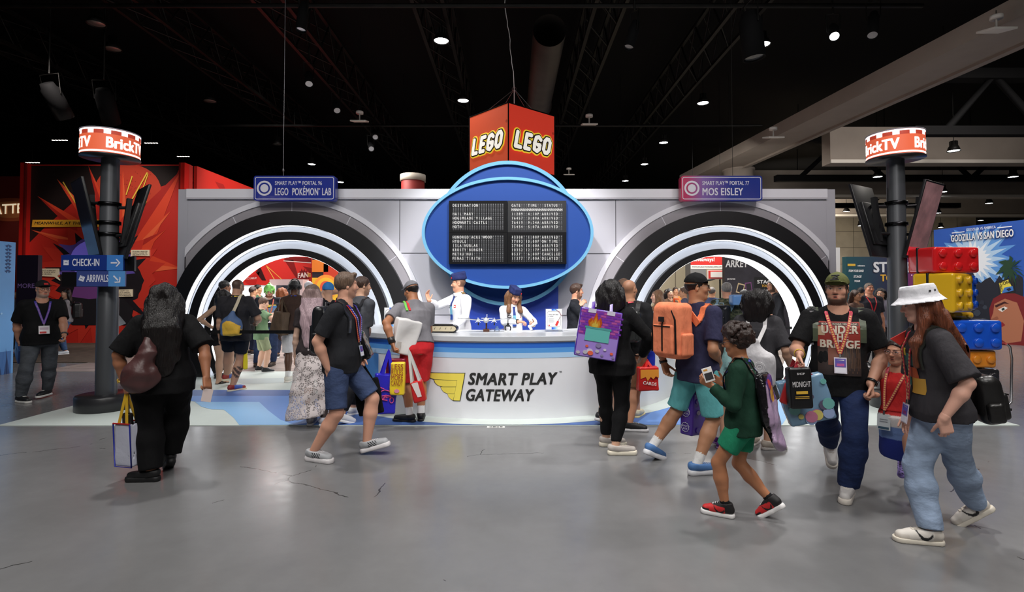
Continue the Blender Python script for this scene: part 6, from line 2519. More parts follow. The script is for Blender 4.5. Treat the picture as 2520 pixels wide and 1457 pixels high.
# ---- seen through the first portal
YL = 19.0
xl_, xr_ = WX(560, YL), WX(772, YL)
zl = 5.0
eL = empty('lab_wall', ((xl_ + xr_) / 2, YL, 0), 'red wall with yellow streaks and the word FAN seen through the first portal', 'display wall')
T = Matrix.Translation((-(xl_ + xr_) / 2, -YL, 0))
mb = MB()
mb.box((0, .1, zl / 2), (xr_ - xl_, .2, zl), mat('lab_red', rgb(214, 52, 46), .55))
mb.build('panel', eL)
def _lab(mb):
 for pts, c in (([(700, 640), (722, 640), (740, 700)], (130, 22, 22)), ([(640, 655), (655, 690), (645, 690), (630, 670)], (46, 20, 20)), ([(745, 655), (768, 660), (768, 676)], (140, 24, 24)), ([(600, 690), (640, 668), (626, 710)], (190, 40, 36))):
  flatpoly(mb, pts, YL, cm(*c, 'print'), .006)
 for x0, y0, x1, y1 in ((655, 653, 678, 692), (657, 655, 712, 704)):
  flatpoly(mb, [(x0 - 1.2, y0), (x0 + 1.2, y0), (x1 + 1.2, y1), (x1 - 1.2, y1)], YL, cm(236, 190, 90, 'print'), .008)
 p = W(746, 678, YL)
 fan(mb, burst(746, 678, 11, 17, 14, 5), (746, 678), YL, cm(120, 20, 20, 'print'), .008)
 mb.text('FAN', .26, cm(240, 236, 230, 'print'), frame((p.x, YL - .012, p.z), (1, 0, .08), (0, 0, 1)), bold=.04, sx=.8)
 p = W(600, 686, YL)
 mb.text('SDCC LINEUP!', .10, cm(240, 236, 230, 'print'), frame((p.x, YL - .012, p.z), (1, 0, .04), (0, 0, 1)), 'LEFT', bold=.03, fit=32 * YL / FPX)
 for i in range(2):
  q = W(757, 674 + i * 5, YL)
  mb.box((q.x + .06, YL - .012, q.z), (.12, .004, .05), cm(236, 190, 90, 'print'))
 flatpoly(mb, [(700, 632), (766, 634), (766, 646), (700, 641)], YL, cm(120, 24, 24, 'print'), .006)
 flatpoly(mb, [(698, 641), (766, 646), (766, 648), (698, 643)], YL, cm(232, 220, 214, 'print'), .010)
printed('comic_print', eL, _lab)
mb = MB()
Yy = 18.2
p0, p1 = W(772, 720, Yy), W(836, 640, Yy)
mb.box(((p0.x + p1.x) / 2, Yy, 2.4), (p1.x - p0.x, .3, 4.8), cm(30, 26, 40, 'print'))
eY = tag(mb.build('yellow_display'), 'dark and orange display wall with a yellow panel through the first portal', 'display wall')
mb = MB()
for (a, b, c, d, col) in ((772, 640, 812, 670, (216, 120, 40)), (772, 684, 836, 745, (236, 188, 54)), (800, 650, 836, 690, (196, 60, 36))):
 q0, q1 = W(a, d, Yy), W(c, b, Yy)
 mb.box(((q0.x + q1.x) / 2, Yy - .155, (q0.z + q1.z) / 2), (q1.x - q0.x, .02, q1.z - q0.z), cm(*col, 'print'))
q = W(806, 706, Yy)
for r, c in ((.42, (240, 150, 60)), (.32, (236, 188, 54)), (.2, (220, 90, 60))):
 mb.prism([(q.x + r * math.cos(2 * math.pi * i / 28), q.z + r * math.sin(2 * math.pi * i / 28)) for i in range(28)], Yy - .17 - (.45 - r) * .05, Yy - .16, cm(*c, 'print'))
mb.build('printed_panels', eY)
mb = MB()
mb.box((WX(615, 17), 17, .9), (1.6, .5, 1.8), cm(235, 235, 238, 'print'))
mb.box((WX(615, 17), 16.74, 1.45), (1.2, .02, .6), mat('case_lit', (1, 1, 1), .3, emit=.9))
tag(mb.build('display_case'), 'white lit display case seen through the first portal, behind the queue', 'display case')
mb = MB()
mb.box((WX(712, 17.4), 17.4, 1.0), (1.1, .5, 2.0), cm(222, 196, 196, 'print'))
mb.box((WX(712, 17.4), 17.14, 1.55), (.9, .02, .5), cm(60, 62, 72, 'gloss'))
tag(mb.build('display_cabinet'), 'pale cabinet with a dark screen through the first portal, beside the red hair', 'display cabinet')
mb = MB()
mb.lathe([(.4, 0), (.4, .38), (.40, 5.42)], cm(120, 28, 24, 'print'), 28)
mb.lathe([(.40, 5.42), (.44, 5.42), (.44, 5.64), (.0, 5.65)], cm(160, 152, 140, 'print'), 28)
mb.v = [(x, y, z * 1.0) for x, y, z in mb.v]
tag(mb.build('banner_column', loc=(WX(1015, 18.0), 18.0, 0), M=None), 'red column with a cream cap rising behind the white wall', 'column')
# ---- seen through the second portal
YP = 17.0
eP = empty('poster_wall', (WX(1850, YP), YP, 0), 'dark printed wall with JOIN THE TOUR posters through the second portal', 'display wall')
T = Matrix.Translation((-WX(1850, YP), -YP, 0))
mb = MB()
x_0, x_1 = WX(1784, YP), WX(1960, YP)
mb.box(((x_0 + x_1) / 2 + T.translation.x, .1, 1.8), (x_1 - x_0, .2, 3.6), mat('poster_dark', rgb(48, 46, 54), .5, var=.35, vscale=2.5))
mb.build('panel', eP)
def _post(mb):
 wt = cm(228, 228, 230, 'print')
 kk = YP / FPX
 tx = lambda t, px, py, wpx, hpx, m=wt, sh=0: mb.text(t, hpx * kk * 1.35, m, frame((W(px, py, YP).x, YP - .012, W(px, py, YP).z), (1, 0, 0), (0, 0, 1)), 'LEFT', bold=.03, fit=wpx * kk, shear=sh)
 tx('ARKEY', 1785, 650, 56, 18, wt, .1)
 tx('JOIN THE TOUR', 1789, 687, 20, 4)
 flatpoly(mb, [(1856, 682), (1912, 682), (1912, 744), (1856, 744)], YP, cm(24, 24, 26, 'print'), .006)
 tx('STAGE', 1863, 694, 42, 9)
 tx('TOUR', 1874, 704, 20, 6, cm(220, 170, 60, 'print'))
 tx('THE NEXT GEN', 1862, 715, 42, 4)
 tx('OF RHYTHM', 1866, 721, 32, 4)
 for (x, y, w, h, a, c) in ((1822, 710, 18, 24, 14, (196, 176, 140)), (1842, 706, 16, 22, -8, (120, 70, 120)), (1818, 738, 20, 22, -6, (60, 56, 54)), (1846, 738, 14, 20, 10, (170, 120, 60))):
  M = [(x + math.cos(R_(a)) * dx - math.sin(R_(a)) * dy, y + math.sin(R_(a)) * dx + math.cos(R_(a)) * dy) for dx, dy in ((-w / 2, h / 2), (w / 2, h / 2), (w / 2, -h / 2), (-w / 2, -h / 2))]
  flatpoly(mb, M, YP, cm(*c, 'print'), .008)
  M = [(x + (q[0] - x) * .75, y + (q[1] - y) * .75) for q in M]
  flatpoly(mb, M, YP, cm(40, 36, 44, 'print'), .010)
printed('posters', eP, _post)
YG = 19.0
mb = MB()
p = W(1740, 655, YG)
eG = empty('hanging_banner', (p.x, YG, p.z), 'red banner with Giveaways! over a white web address, through the second portal', 'banner')
mb.box((0, 0, .25), (1.2, .03, .42), cm(206, 44, 40, 'print'))
mb.box((0, 0, -.03), (1.2, .03, .14), cm(236, 232, 228, 'print'))
mb.build('fabric', eG)
mb = MB()
mb.text('Giveaways!', .20, cm(245, 242, 240, 'print'), frame((-.53, -.02, .24), (1, 0, 0), (0, 0, 1)), 'LEFT', bold=.03, fit=.8)
mb.text('WWW.SATURDAYMORNINGCARDS.COM', .06, inkm, frame((-.56, -.02, -.03), (1, 0, 0), (0, 0, 1)), 'LEFT', bold=.02, fit=1.08)
mb.build('lettering', eG)
mb = MB()
for q in (-.5, .5):
 mb.tube([(q, 0, .46), (q, 0, 7.0)], .006, black, 5)
mb.build('cord', eG)
mb = MB()
mb.box((WX(1665, 24), 24, 2.2), (9.0, .3, 4.4), mat('sand_wall', rgb(196, 184, 158), .8, var=.06, vscale=1))
for i in range(7):
 mb.box((WX(1665, 24) - 4 + i * 1.3, 23.84, 2.2), (.03, .02, 4.4), cm(120, 110, 96, 'print'))
tag(mb.build('partition_wall'), 'sand-coloured partition far behind the second portal', 'partition')
mb = MB()
mb.box((WX(1712, 21), 21, 2.6), (.62, .62, 5.2), cm(120, 120, 122, 'print'))
tag(mb.build('square_pillar'), 'grey square pillar far behind the man with the orange backpack', 'pillar')
mb = MB()
p = W(1782, 669, 18.5)
mb.box((p.x - .15, 18.5, p.z - .1), (.9, .05, .34), cm(232, 226, 220, 'print'))
mb.box((p.x - .15, 18.47, p.z - .1), (.84, .02, .28), cm(206, 50, 44, 'print'))
mb.box((p.x - .15, 18.455, p.z - .1), (.7, .02, .2), cm(240, 236, 232, 'print'))
mb.tube([(p.x - .15, 18.5, p.z), (p.x - .15, 18.5, 0)], .03, black, 8)
tag(mb.build('small_signboard'), 'small red and white sign on a post beneath the red banner', 'sign')
# ---- to the right of the stand
YS = 17.5
x_0, x_1 = WX(2083, YS), WX(2292, YS)
zs = WZ(632, YS)
eS = empty('stage_tour_wall', ((x_0 + x_1) / 2, YS, 0), 'teal and violet wall reading STAGE TOUR behind the second totem', 'display wall')
T = Matrix.Translation((-(x_0 + x_1) / 2, -YS, 0))
tv = bpy.data.materials.new('teal_to_violet')
tv.use_nodes = True
nt = tv.node_tree
tc, sp, cr = nt.nodes.new('ShaderNodeTexCoord'), nt.nodes.new('ShaderNodeSeparateXYZ'), nt.nodes.new('ShaderNodeValToRGB')
nt.links.new(tc.outputs['Generated'], sp.inputs[0])
nt.links.new(sp.outputs['X'], cr.inputs['Fac'])
nt.links.new(cr.outputs['Color'], nt.nodes['Principled BSDF'].inputs['Base Color'])
cr.color_ramp.elements[0].color = (*rgb(26, 74, 84), 1)
cr.color_ramp.elements[1].color = (*rgb(150, 50, 120), 1)
q = cr.color_ramp.elements.new(.5)
q.color = (*rgb(44, 44, 70), 1)
mb = MB()
mb.box((0, .1, zs / 2), (x_1 - x_0, .2, zs), tv)
mb.build('panel', eS)
def _st(mb):
 kk = YS / FPX
 tx = lambda t, px, py, wpx, hpx, m, sh=0, lift=.012: mb.text(t, hpx * kk * 1.35, m, frame((W(px, py, YS).x, YS - lift, W(px, py, YS).z), (1, 0, 0), (0, 0, 1)), 'LEFT', bold=.05, fit=wpx * kk, shear=sh)
 wt = cm(226, 228, 232, 'print')
 tx('STAGE', 2147, 660, 98, 28, cm(40, 40, 56, 'print'), 0, .008)
 tx('STAGE', 2149, 659, 95, 26, cm(206, 208, 214, 'print'))
 tx('TOUR', 2166, 685, 62, 17, cm(216, 166, 56, 'print'))
 tx('FORM YOUR BAND', 2088, 667, 37, 6, wt, .2)
 tx('STAGE', 2100, 681, 20, 6, wt, .2)
 tx('TOUR', 2102, 692, 14, 5, wt, .2)
 p = W(2095, 652, YS)
 mb.box((p.x, YS - .01, p.z), (.26, .004, .08), cm(210, 170, 60, 'print'))
 tx('redoctane', 2110, 654, 18, 4, wt)
printed('lettering', eS, _st)
rgc = random.Random(8)
def _lights(mb):
 for i in range(14):
  x, y = rgc.uniform(2240, 2290), rgc.uniform(640, 700)
  c = ((220, 120, 180), (170, 80, 170), (240, 190, 220))[i % 3]
  r = rgc.uniform(1.0, 3.2)
  flatpoly(mb, [(x + r * math.cos(t), y + r * math.sin(t)) for t in [2 * math.pi * k / 12 for k in range(12)]], YS, cm(*c, 'print'), .006 + i * .0003)
printed('light_spots_print', eS, _lights)
mb = MB()
mb.box((WX(2125, 16.8), 16.8, .55), (3.0, .5, 1.1), cm(26, 26, 30, 'print'))
mb.box((WX(2125, 16.8), 16.8, 1.12), (3.1, .6, .05), cm(60, 60, 64, 'print'))
tag(mb.build('sales_table'), 'dark sales table under the stage tour wall behind the small crowd', 'table')
mb = MB()
p = W(2042, 660, 19)
mb.box((p.x, 19, 1.6), (.7, .1, 3.2), cm(206, 206, 210, 'print'))
mb.box((p.x + .5, 18.9, WZ(690, 19)), (1.0, .06, .5), cm(220, 160, 50, 'print'))
tag(mb.build('white_panel'), 'pale narrow panel with a yellow board beside the white wall end', 'panel')
# banner wall at the right edge
A0, B0 = Vector((14.55, 17.9, 0)), Vector((15.75, 12.6, 0))
dv = (B0 - A0).normalized()
Lb = (B0 - A0).length
hb = 3.72
fr = frame((0, 0, 0), dv, (0, 0, 1))
eB = empty('city_banner', A0, 'blue monster-versus-city banner wall at the right edge behind the brick suitcases', 'banner wall')
mb = MB()
mb.box((Lb / 2, .08, hb / 2), (Lb, .16, hb), mat('banner_blue', rgb(36, 84, 176), .55, var=.12, vscale=.7), fr)
mb.build('panel', eB)
def bp(px, py):
 """point of the banner shown at px, py: distance along it and height"""
 d = W(px, py, 1.0) - Vector((0, 0, CAMZ))
 nx, ny = dv.y, -dv.x
 t = (A0.x * nx + A0.y * ny) / (d.x * nx + d.y * ny)
 q = Vector((0, 0, CAMZ)) + d * t
 return ((q - A0).dot(dv), q.z)
def bpoly(mb, pts, m, lift):
 mb.poly([(a, -lift, b) for a, b in (bp(*p) for p in pts)], m, fr)
mb = MB()
c = bp(2395, 640)
for k, (r0, r1, col, sd) in enumerate(((.9, 1.5, (92, 150, 220), 3), (.6, 1.1, (176, 208, 240), 5), (.42, .7, (232, 240, 250), 9))):
 rg = random.Random(sd)
 pts = []
 for i in range(22):
  a = 2 * math.pi * i / 22
  for rr, da in ((r1 * rg.uniform(.7, 1.1), 0), (r0, math.pi / 22)):
   pts.append((c[0] + rr * .9 * math.cos(a + da), min(hb - .06, c[1] + rr * math.sin(a + da))))
 mb.add([(c[0], -.004 - k * .002, c[1])] + [(x, -.004 - k * .002, z) for x, z in pts], [(0, 1 + i, 1 + (i + 1) % 44) for i in range(44)], cm(*col, 'print'), False, fr)
mb.build('burst_print', eB)
mb = MB()
rg = random.Random(21)
sky = [(2302, 854), (2302, 700)]
for i in range(20):
 sky.append((2302 + i * 11.3, 690 - 26 * rg.random() - (16 if 3 < i < 9 else 0) + i * .6))
sky += [(2519, 690), (2519, 857)]
bpoly(mb, sky, cm(26, 32, 46, 'print'), .012)
for i in range(26):
 x, y = rg.uniform(2312, 2440), rg.uniform(690, 800)
 r = rg.uniform(4, 12)
 bpoly(mb, [(x + r * rg.uniform(.6, 1) * math.cos(t), y + r * rg.uniform(.5, .9) * math.sin(t)) for t in [-2 * math.pi * k / 7 for k in range(7)]], cm(*[(52, 62, 76), (36, 44, 58), (70, 82, 96)][i % 3], 'print'), .014 + i * .0002)
mb.build('rubble_print', eB)
mb = MB()
for a in range(0, 360, 24):
 c0 = (2490, 660)
 L = 40 if a % 48 else 30
 dx, dy = math.cos(R_(a)), math.sin(R_(a))
 pts = [c0, (c0[0] + dx * L * .5 - dy * 6, c0[1] + dy * L * .5 + dx * 6 - 4), (c0[0] + dx * L, c0[1] + dy * L + 8), (c0[0] + dx * L * .5 + dy * 3, c0[1] + dy * L * .5 - dx * 3 + 2)]
 if max(p[0] for p in pts) < 2545:
  bpoly(mb, pts, cm(24, 62, 40, 'print'), .021 + a * .00001)
bpoly(mb, [(2484, 664), (2494, 664), (2500, 740), (2486, 740)], cm(30, 34, 30, 'print'), .0205)
mb.build('palm_print', eB)
mb = MB()
bpoly(mb, [(2456, 694), (2484, 684), (2500, 716), (2462, 726)], cm(20, 26, 40, 'print'), .024)
bpoly(mb, [(2460, 697), (2483, 688), (2496, 715), (2465, 722)], cm(230, 214, 80, 'print'), .026)
bpoly(mb, [(2473, 708), (2494, 704), (2496, 715), (2467, 722)], cm(60, 120, 200, 'print'), .027)
bpoly(mb, [(2478, 712), (2486, 708), (2491, 712), (2484, 717)], cm(20, 30, 60, 'print'), .028)
q = bp(2474, 697)
mb.text('CON', .13, inkm, fr @ frame((q[0], -.029, q[1]), (1, 0, .25), (-.25, 0, 1)), bold=.03, sx=.9)
q = bp(2466, 709)
mb.text('COMIC', .09, inkm, fr @ frame((q[0], -.029, q[1]), (-.1, 0, 1), (-1, 0, -.1)), bold=.03, sx=.7)
mb.build('event_sign_print', eB)
mb = MB()
hairp = [(2436, 760), (2446, 735), (2468, 722), (2500, 722), (2536, 736), (2560, 780), (2560, 852), (2500, 852), (2470, 850), (2440, 800)]
bpoly(mb, hairp, cm(120, 28, 34, 'print'), .030)
face = [(2449, 748), (2475, 735), (2505, 745), (2522, 790), (2515, 840), (2480, 845), (2458, 830), (2452, 812), (2446, 808), (2450, 796), (2440, 786), (2446, 770)]
bpoly(mb, face, cm(176, 112, 84, 'print'), .032)
bpoly(mb, [(2446, 808), (2468, 792), (2476, 800), (2452, 814)], cm(140, 30, 40, 'print'), .034)
bpoly(mb, [(2458, 762), (2474, 754), (2482, 758), (2468, 768)], cm(236, 230, 226, 'print'), .034)
bpoly(mb, [(2466, 760), (2473, 757), (2475, 762), (2469, 765)], cm(30, 60, 60, 'print'), .035)
bpoly(mb, [(2450, 752), (2474, 742), (2486, 748), (2474, 747), (2453, 757)], cm(60, 20, 24, 'print'), .034)
bpoly(mb, [(2440, 786), (2456, 778), (2460, 784), (2450, 792)], cm(150, 88, 66, 'print'), .033)
bpoly(mb, [(2432, 846), (2519, 844), (2545, 850), (2545, 858), (2432, 858)], cm(120, 22, 24, 'print'), .036)
mb.build('portrait_print', eB)
mb = MB()
a, b = bp(2343, 589), bp(2497, 573)
wt = cm(230, 234, 242, 'print')
for m, l, bo in ((cm(30, 40, 90, 'print'), .040, .09), (wt, .048, .04)):
 mb.text('GODZILLA VS SAN DIEGO', .31, m, fr @ frame((a[0], -l, (a[1] + b[1]) / 2), (1, 0, 0), (0, 0, 1)), 'LEFT', bold=bo, fit=b[0] - a[0])
a, b = bp(2380, 566), bp(2453, 559)
mb.text('GODZILLA VS AMERICA', .12, wt, fr @ frame((a[0], -.043, (a[1] + b[1]) / 2), (1, 0, 0), (0, 0, 1)), 'LEFT', bold=.01, fit=b[0] - a[0])
for pa, pb in (((2345, 574), (2376, 570)), ((2457, 561), (2493, 557))):
 a, b = bp(*pa), bp(*pb)
 mb.box(((a[0] + b[0]) / 2, -.043, (a[1] + b[1]) / 2), (b[0] - a[0], .002, .03), wt, fr)
mb.build('lettering', eB)
# ---- stack of brick suitcases on a trolley
YT = 6.72
p = W(2360, 900, YT)
TX = W(2345, 900, YT).x
def suitcase(loc, w, d, h, col, lab, rz=0, studs=(3, 2), front='y', zip_=True, lie=True):
 e = empty('suitcase', loc, lab, 'suitcase', 'toy-brick suitcases stacked on the trolley', R_(rz))
 m = cm(*col, 'gloss')
 S = SDF(.009)
 I = np.eye(3)
 S.box((0, 0, h / 2), I, (w / 2, d / 2, h / 2), .035, .01)
 mesh_obj('shell', [S.mesh()], m, e)
 for i in range(studs[0]):
  for j in range(studs[1]):
   x = -w / 2 + w * (i + .5) / studs[0]
   z = h * (j + .5) / studs[1]
   mb = MB()
   r = min(w / studs[0], h / studs[1]) * .30
   mb.lathe([(r, 0), (r, .028), (r * .88, .036), (0, .036)], m, 24, frame((x, -d / 2 + .006, z), (1, 0, 0), (0, 0, 1)) @ Matrix.Rotation(R_(90), 4, 'X'))
   mb.build('stud', e)
 mb = MB()
 for y in (d * .12,):
  mb.box((0, y, h / 2), (w + .012, .03, h + .012), cm(20, 20, 22, 'plastic'), bevel=.01)
 mb.build('zip_band', e)
 mb = MB()
 mb.box((w / 2 + .02, 0, h * .72), (.05, .04, .14) if False else (.04, .10, .035), cm(22, 22, 24, 'plastic'), bevel=.01)
 mb.build('handle', e)
 for xx in (-w / 2 + .06, w / 2 - .06):
  mb = MB()
  mb.lathe([(0, -.015), (.028, -.015), (.028, .015), (0, .015)], cm(20, 20, 22, 'plastic'), 14, Matrix.Translation((xx, d / 2 - .05, .03)) @ Matrix.Rotation(R_(90), 4, 'Y'))
  mb.build('wheel', e)
 return e
def zpx(py):
 return WZ(py, YT)
suitcase((WX(2337, YT), YT + .1, zpx(672)), .62, .42, zpx(609) - zpx(672), (214, 34, 38), 'red toy-brick suitcase lying on top of the stack', 4, (3, 2))
suitcase((WX(2327, YT), YT + .05, zpx(768)), .55, .45, zpx(673) - zpx(768), (226, 178, 40), 'big yellow toy-brick suitcase under the red one', 30, (2, 3))
suitcase((WX(2387, YT + .1), YT + .36, zpx(765)), .34, .40, zpx(676) - zpx(765), (30, 84, 190), 'blue toy-brick suitcase standing right behind the big yellow one', 30, (2, 3))
suitcase((WX(2352, YT), YT + .32, zpx(786)), .62, .5, zpx(769) - zpx(786), (222, 172, 40), 'flat yellow toy-brick case between the big yellow and blue ones', 6, (3, 1))
suitcase((WX(2380, YT), YT + .05, zpx(858)), .60, .42, zpx(787) - zpx(858), (30, 90, 212), 'blue toy-brick suitcase with studs at the right under the yellow pile', -4, (3, 2))
suitcase((WX(2385, YT), YT + .1, zpx(903)), .50, .40, zpx(860) - zpx(903), (226, 140, 44), 'orange toy-brick suitcase under the blue one by the white hat woman', -4, (3, 1))
suitcase((WX(2385, YT), YT + .1, zpx(985)), .56, .42, zpx(905) - zpx(985), (40, 40, 44), 'dark toy-brick suitcase at the bottom of the stack on the trolley', -4, (3, 2))
eT = empty('luggage_trolley', (WX(2380, YT), YT + .1, 0), 'chrome luggage trolley under the toy-brick suitcases', 'trolley')
ch = cm(200, 200, 205, 'metal')
mb = MB()
mb.box((0, 0, .115), (.8, .5, .03), cm(60, 60, 62, 'metal'))
mb.build('platform', eT)
mb = MB()
for y in (-.2, .2):
 mb.tube([(.36, y, .12), (.44, y, .2), (.46, y, .75), (.44, y, .9), (.40, y, .93)], .014, ch, 8)
mb.tube([(.40, -.2, .93), (.40, .2, .93)], .016, cm(190, 60, 50, 'plastic'), 8)
mb.build('handle_frame', eT)
for x in (-.3, .22):
 for y in (-.2, .2):
  mb = MB()
  mb.lathe([(0, -.02), (.06, -.02), (.085, -.018), (.085, .018), (.06, .02), (0, .02)], cm(24, 24, 26, 'plastic'), 20, Matrix.Translation((x, y, .085)) @ Matrix.Rotation(R_(90), 4, 'X'))
  mb.lathe([(0, -.023), (.035, -.023), (.035, .023), (0, .023)], ch, 14, Matrix.Translation((x, y, .085)) @ Matrix.Rotation(R_(90), 4, 'X'))
  mb.build('wheel', eT)
# ================================================================== BAGS
def vmat(fr, P):
 return [tuple(fr @ Vector(p)) for p in P]
def tote(label, hand, drop, w, h, d, yaw, col, handle=None, tilt=0.0, roll=0.0, kind='cloth', taper=.0, art=None, cat='bag', name='tote_bag', open_top=False, hw=.03, gap=.10, trim=None, group=None, soft=.004, extra=None, th=.004):
 """carrier bag hanging from a hand; art(mb, fr, w, h, d) prints on its front"""
 hand = Vector(hand)
 Rz = Matrix.Rotation(R_(-yaw), 3, 'Z') @ Matrix.Rotation(R_(roll), 3, 'Y') @ Matrix.Rotation(R_(tilt), 3, 'X')
 top = hand + Rz @ Vector((0, 0, -drop))
 ctr = top + Rz @ Vector((0, 0, -h / 2))
 bot = top + Rz @ Vector((0, 0, -h))
 e = empty(name, bot, label, cat, group)
 S = SDF(.009 if h > .3 else .007)
 RM = np.array(Rz)
 S.box(A(ctr - bot), RM, (w / 2, d / 2, h / 2), min(.018, d * .3), .01, taper=taper)
 if open_top:
  S.box(A(ctr - bot) + RM[:, 2] * h * .12, RM, (w / 2 - .014, d / 2 - .014, h / 2), .01, .004, 's', taper=taper)
 if soft:
  S.fold(soft, 20, seed=int(h * 1000))
 V, F = S.mesh()
 mesh_obj('bag_body', [(V, F)], cm(*col, kind), e)
 M = Rz.to_4x4()
 M.translation = ctr - bot
 if handle is not None:
  for q in (-1, 1):
   mb = MB()
   a = M @ Vector((-gap, q * d * .42, h / 2 - .03))
   b = M @ Vector((gap, q * d * .42, h / 2 - .03))
   hp_ = hand - bot
   pts = [a, a.lerp(hp_, .55), a.lerp(hp_, .92) + Vector((0, 0, .0)), hp_ + Vector((0, 0, .012)), b.lerp(hp_, .92), b.lerp(hp_, .55), b]
   mb.ribbon(pts, Rz @ Vector((0, q * 1.0, .05)), hw, cm(*handle, kind), th)
   mb.build('handle', e)
 if art:
  for q in (-1,):
   mb = MB()
   fr = M @ frame((0, q * (d / 2 + .004 + soft), 0), (1, 0, 0), (0, 0, 1))
   art(mb, fr, w, h, d)
   mb.build('print', e)
 if extra:
  extra(e, M, w, h, d)
 return e
def backpack(P, label, w=.30, h=.44, d=.17, t=.16, col=(30, 30, 33), r=0.0, straps=(-.075, .075), zipc=(12, 12, 13), kind='vinyl', pocket=True, strap_col=None, tip=0.0, roll=0.0, sides=True, yawo=0.0, badge=None, cat='backpack', sw=.055, out=0.0, vzip=False, group=None):
 c = P.on_back(r, t, d / 2 + .012 + out)
 bk = rotv(-P.Fc, P.Uc, yawo)
 up = rotv(P.Uc, P.Rc, tip)
 up = rotv(up, bk, roll)
 bk = nrm(bk - up * (bk @ up))
 rt = np.cross(up, bk)
 RM = np.stack([rt, -bk, up], 1)          # local y points into the back
 e = empty('backpack', Vector(c + P.O), label, cat, group)
 S = SDF(.008)
 S.box((0, 0, 0), RM, (w / 2, d / 2, h / 2), min(.06, d * .4), .02)
 S.box(RM @ A((0, -.01, -.02 * h)), RM, (w * .46, d * .52, h * .46), .05, .02)
 S.fold(.003, 22, seed=int(h * 777) % 99)
 V, F = S.mesh()
 mesh_obj('pack_body', [(V, F)], cm(*col, kind), e)
 fr = Matrix([list(RM[0]) + [0], list(RM[1]) + [0], list(RM[2]) + [0], [0, 0, 0, 1]])
 zm = cm(*zipc, 'plastic')
 if pocket:
  S = SDF(.008)
  S.box(RM @ A((0, -d / 2 - .006, -h * .16)), RM, (w * .37, .028, h * .27), .024, .01)
  mesh_obj('front_pocket', [S.mesh()], cm(*col, kind), e)
  mb = MB()
  mb.tube(vmat(fr, [(x, -d / 2 - .036, z) for x, z in ((-w * .30, h * .075), (w * .30, h * .075))]), .005, zm, 6)
  mb.build('zip', e)
 if vzip:
  mb = MB()
  mb.tube(vmat(fr, [(w * .02, -d / 2 - .018, h * .24), (w * .02, -d / 2 - .038, h * .1), (w * .02, -d / 2 - .038, -h * .36)]), .007, zm, 6)
  mb.tube(vmat(fr, [(w * .30, -d / 2 - .012, h * .36), (w * .40, -d / 2 - .008, h * .2), (w * .42, -d / 2 - .008, -h * .4)]), .009, zm, 6)
  mb.tube(vmat(fr, [(-w * .44, -d / 2 - .004, h * .1), (-w * .45, -d / 2 - .006, -h * .4)]), .007, zm, 6)
  mb.build('zip', e)
 mb = MB()
 arch = [(-w * .47, -h * .30)] + [(w * .47 * math.cos(a), h * .22 + h * .245 * math.sin(a)) for a in [math.pi - math.pi * i / 12 for i in range(13)]] + [(w * .47, -h * .30)]
 mb.tube(vmat(fr, [(x, -d * .18, z) for x, z in arch]), .0065, zm, 6)
 mb.build('zip', e)
 if sides:
  for q in (-1, 1):
   S = SDF(.008)
   S.box(RM @ A((q * (w / 2 + .002), 0, -h * .24)), RM, (.024, d * .34, h * .20), .02, .01)
   mesh_obj('side_pocket', [S.mesh()], cm(*col, kind), e)
 if badge:
  mb = MB()
  mb.box((0, -d / 2 - .035 - .004, h * .20), (.07, .006, .045), cm(*badge, 'plastic'), fr, bevel=.002)
  mb.build('patch', e)
 mb = MB()
 mb.tube(vmat(fr, [(-.035, d * .3, h / 2 - .01), (-.03, d * .25, h / 2 + .03), (.03, d * .25, h / 2 + .03), (.035, d * .3, h / 2 - .01)]), .009, cm(*(strap_col or col), kind), 6)
 mb.build('grab_handle', e)
 for rr in straps:
  pts, ns = P.over_shoulder(rr, .10, .20)
  pts = [Vector(p) + Vector(P.O) - Vector(e.location) + Vector((0, 0, 0)) for p in pts]
  pts = [p - Vector(P.O) + Vector(P.O) for p in pts]
  end = fr @ Vector((rr * P.H * .6, d * .4, h * .42))
  pts = pts[:-1] + [end]
  mb = MB()
  mb.ribbon(pts, ns, sw, cm(*(strap_col or col), kind), .012)
  mb.build('strap', e)
 return e
def wl(P, q, up=0.0):
 """place of the grip of a hand"""
 return P.O + P.wri[q] + P.hd[q] * .055 * P.H + A((0, 0, up))
ARTB = [(-.42, -.1, .42, .42, (90, 80, 170)), (-.42, -.45, .42, -.16, (230, 228, 240)), (-.3, -.05, .3, .12, (200, 90, 160)), (-.3, .3, .3, .36, (240, 240, 245))]
DARKSK, TAN, FAIR, MED = (92, 62, 46), (176, 126, 96), (206, 160, 134), (188, 138, 106)
def sneaker(base, panel, stripe=None, toe=None):
 """colours over a shoe: f along (0 heel .. 1 toe), u up, r across"""
 def cf(f, u, r):
  C = np.tile(A(rgb(*base)), (len(f), 1))
  if panel:
   m = (f < .02) | (f > .50) & (u < .040) | (u < .022)
   C[m] = A(rgb(*panel))
  if toe:
   C[(f > .44)] = A(rgb(*toe))
  if stripe:
   x = (f - .10) + (u - .03) * 2.2 * 0
   s = ((f + (u - .02) * 4.5) * 13) % 1.0
   m = (np.abs(r) > .012) & (f > .10) & (f < .40) & (s < .52) & (u > .018) & (u < .05)
   C[m] = A(rgb(*stripe))
  return C
 return cf
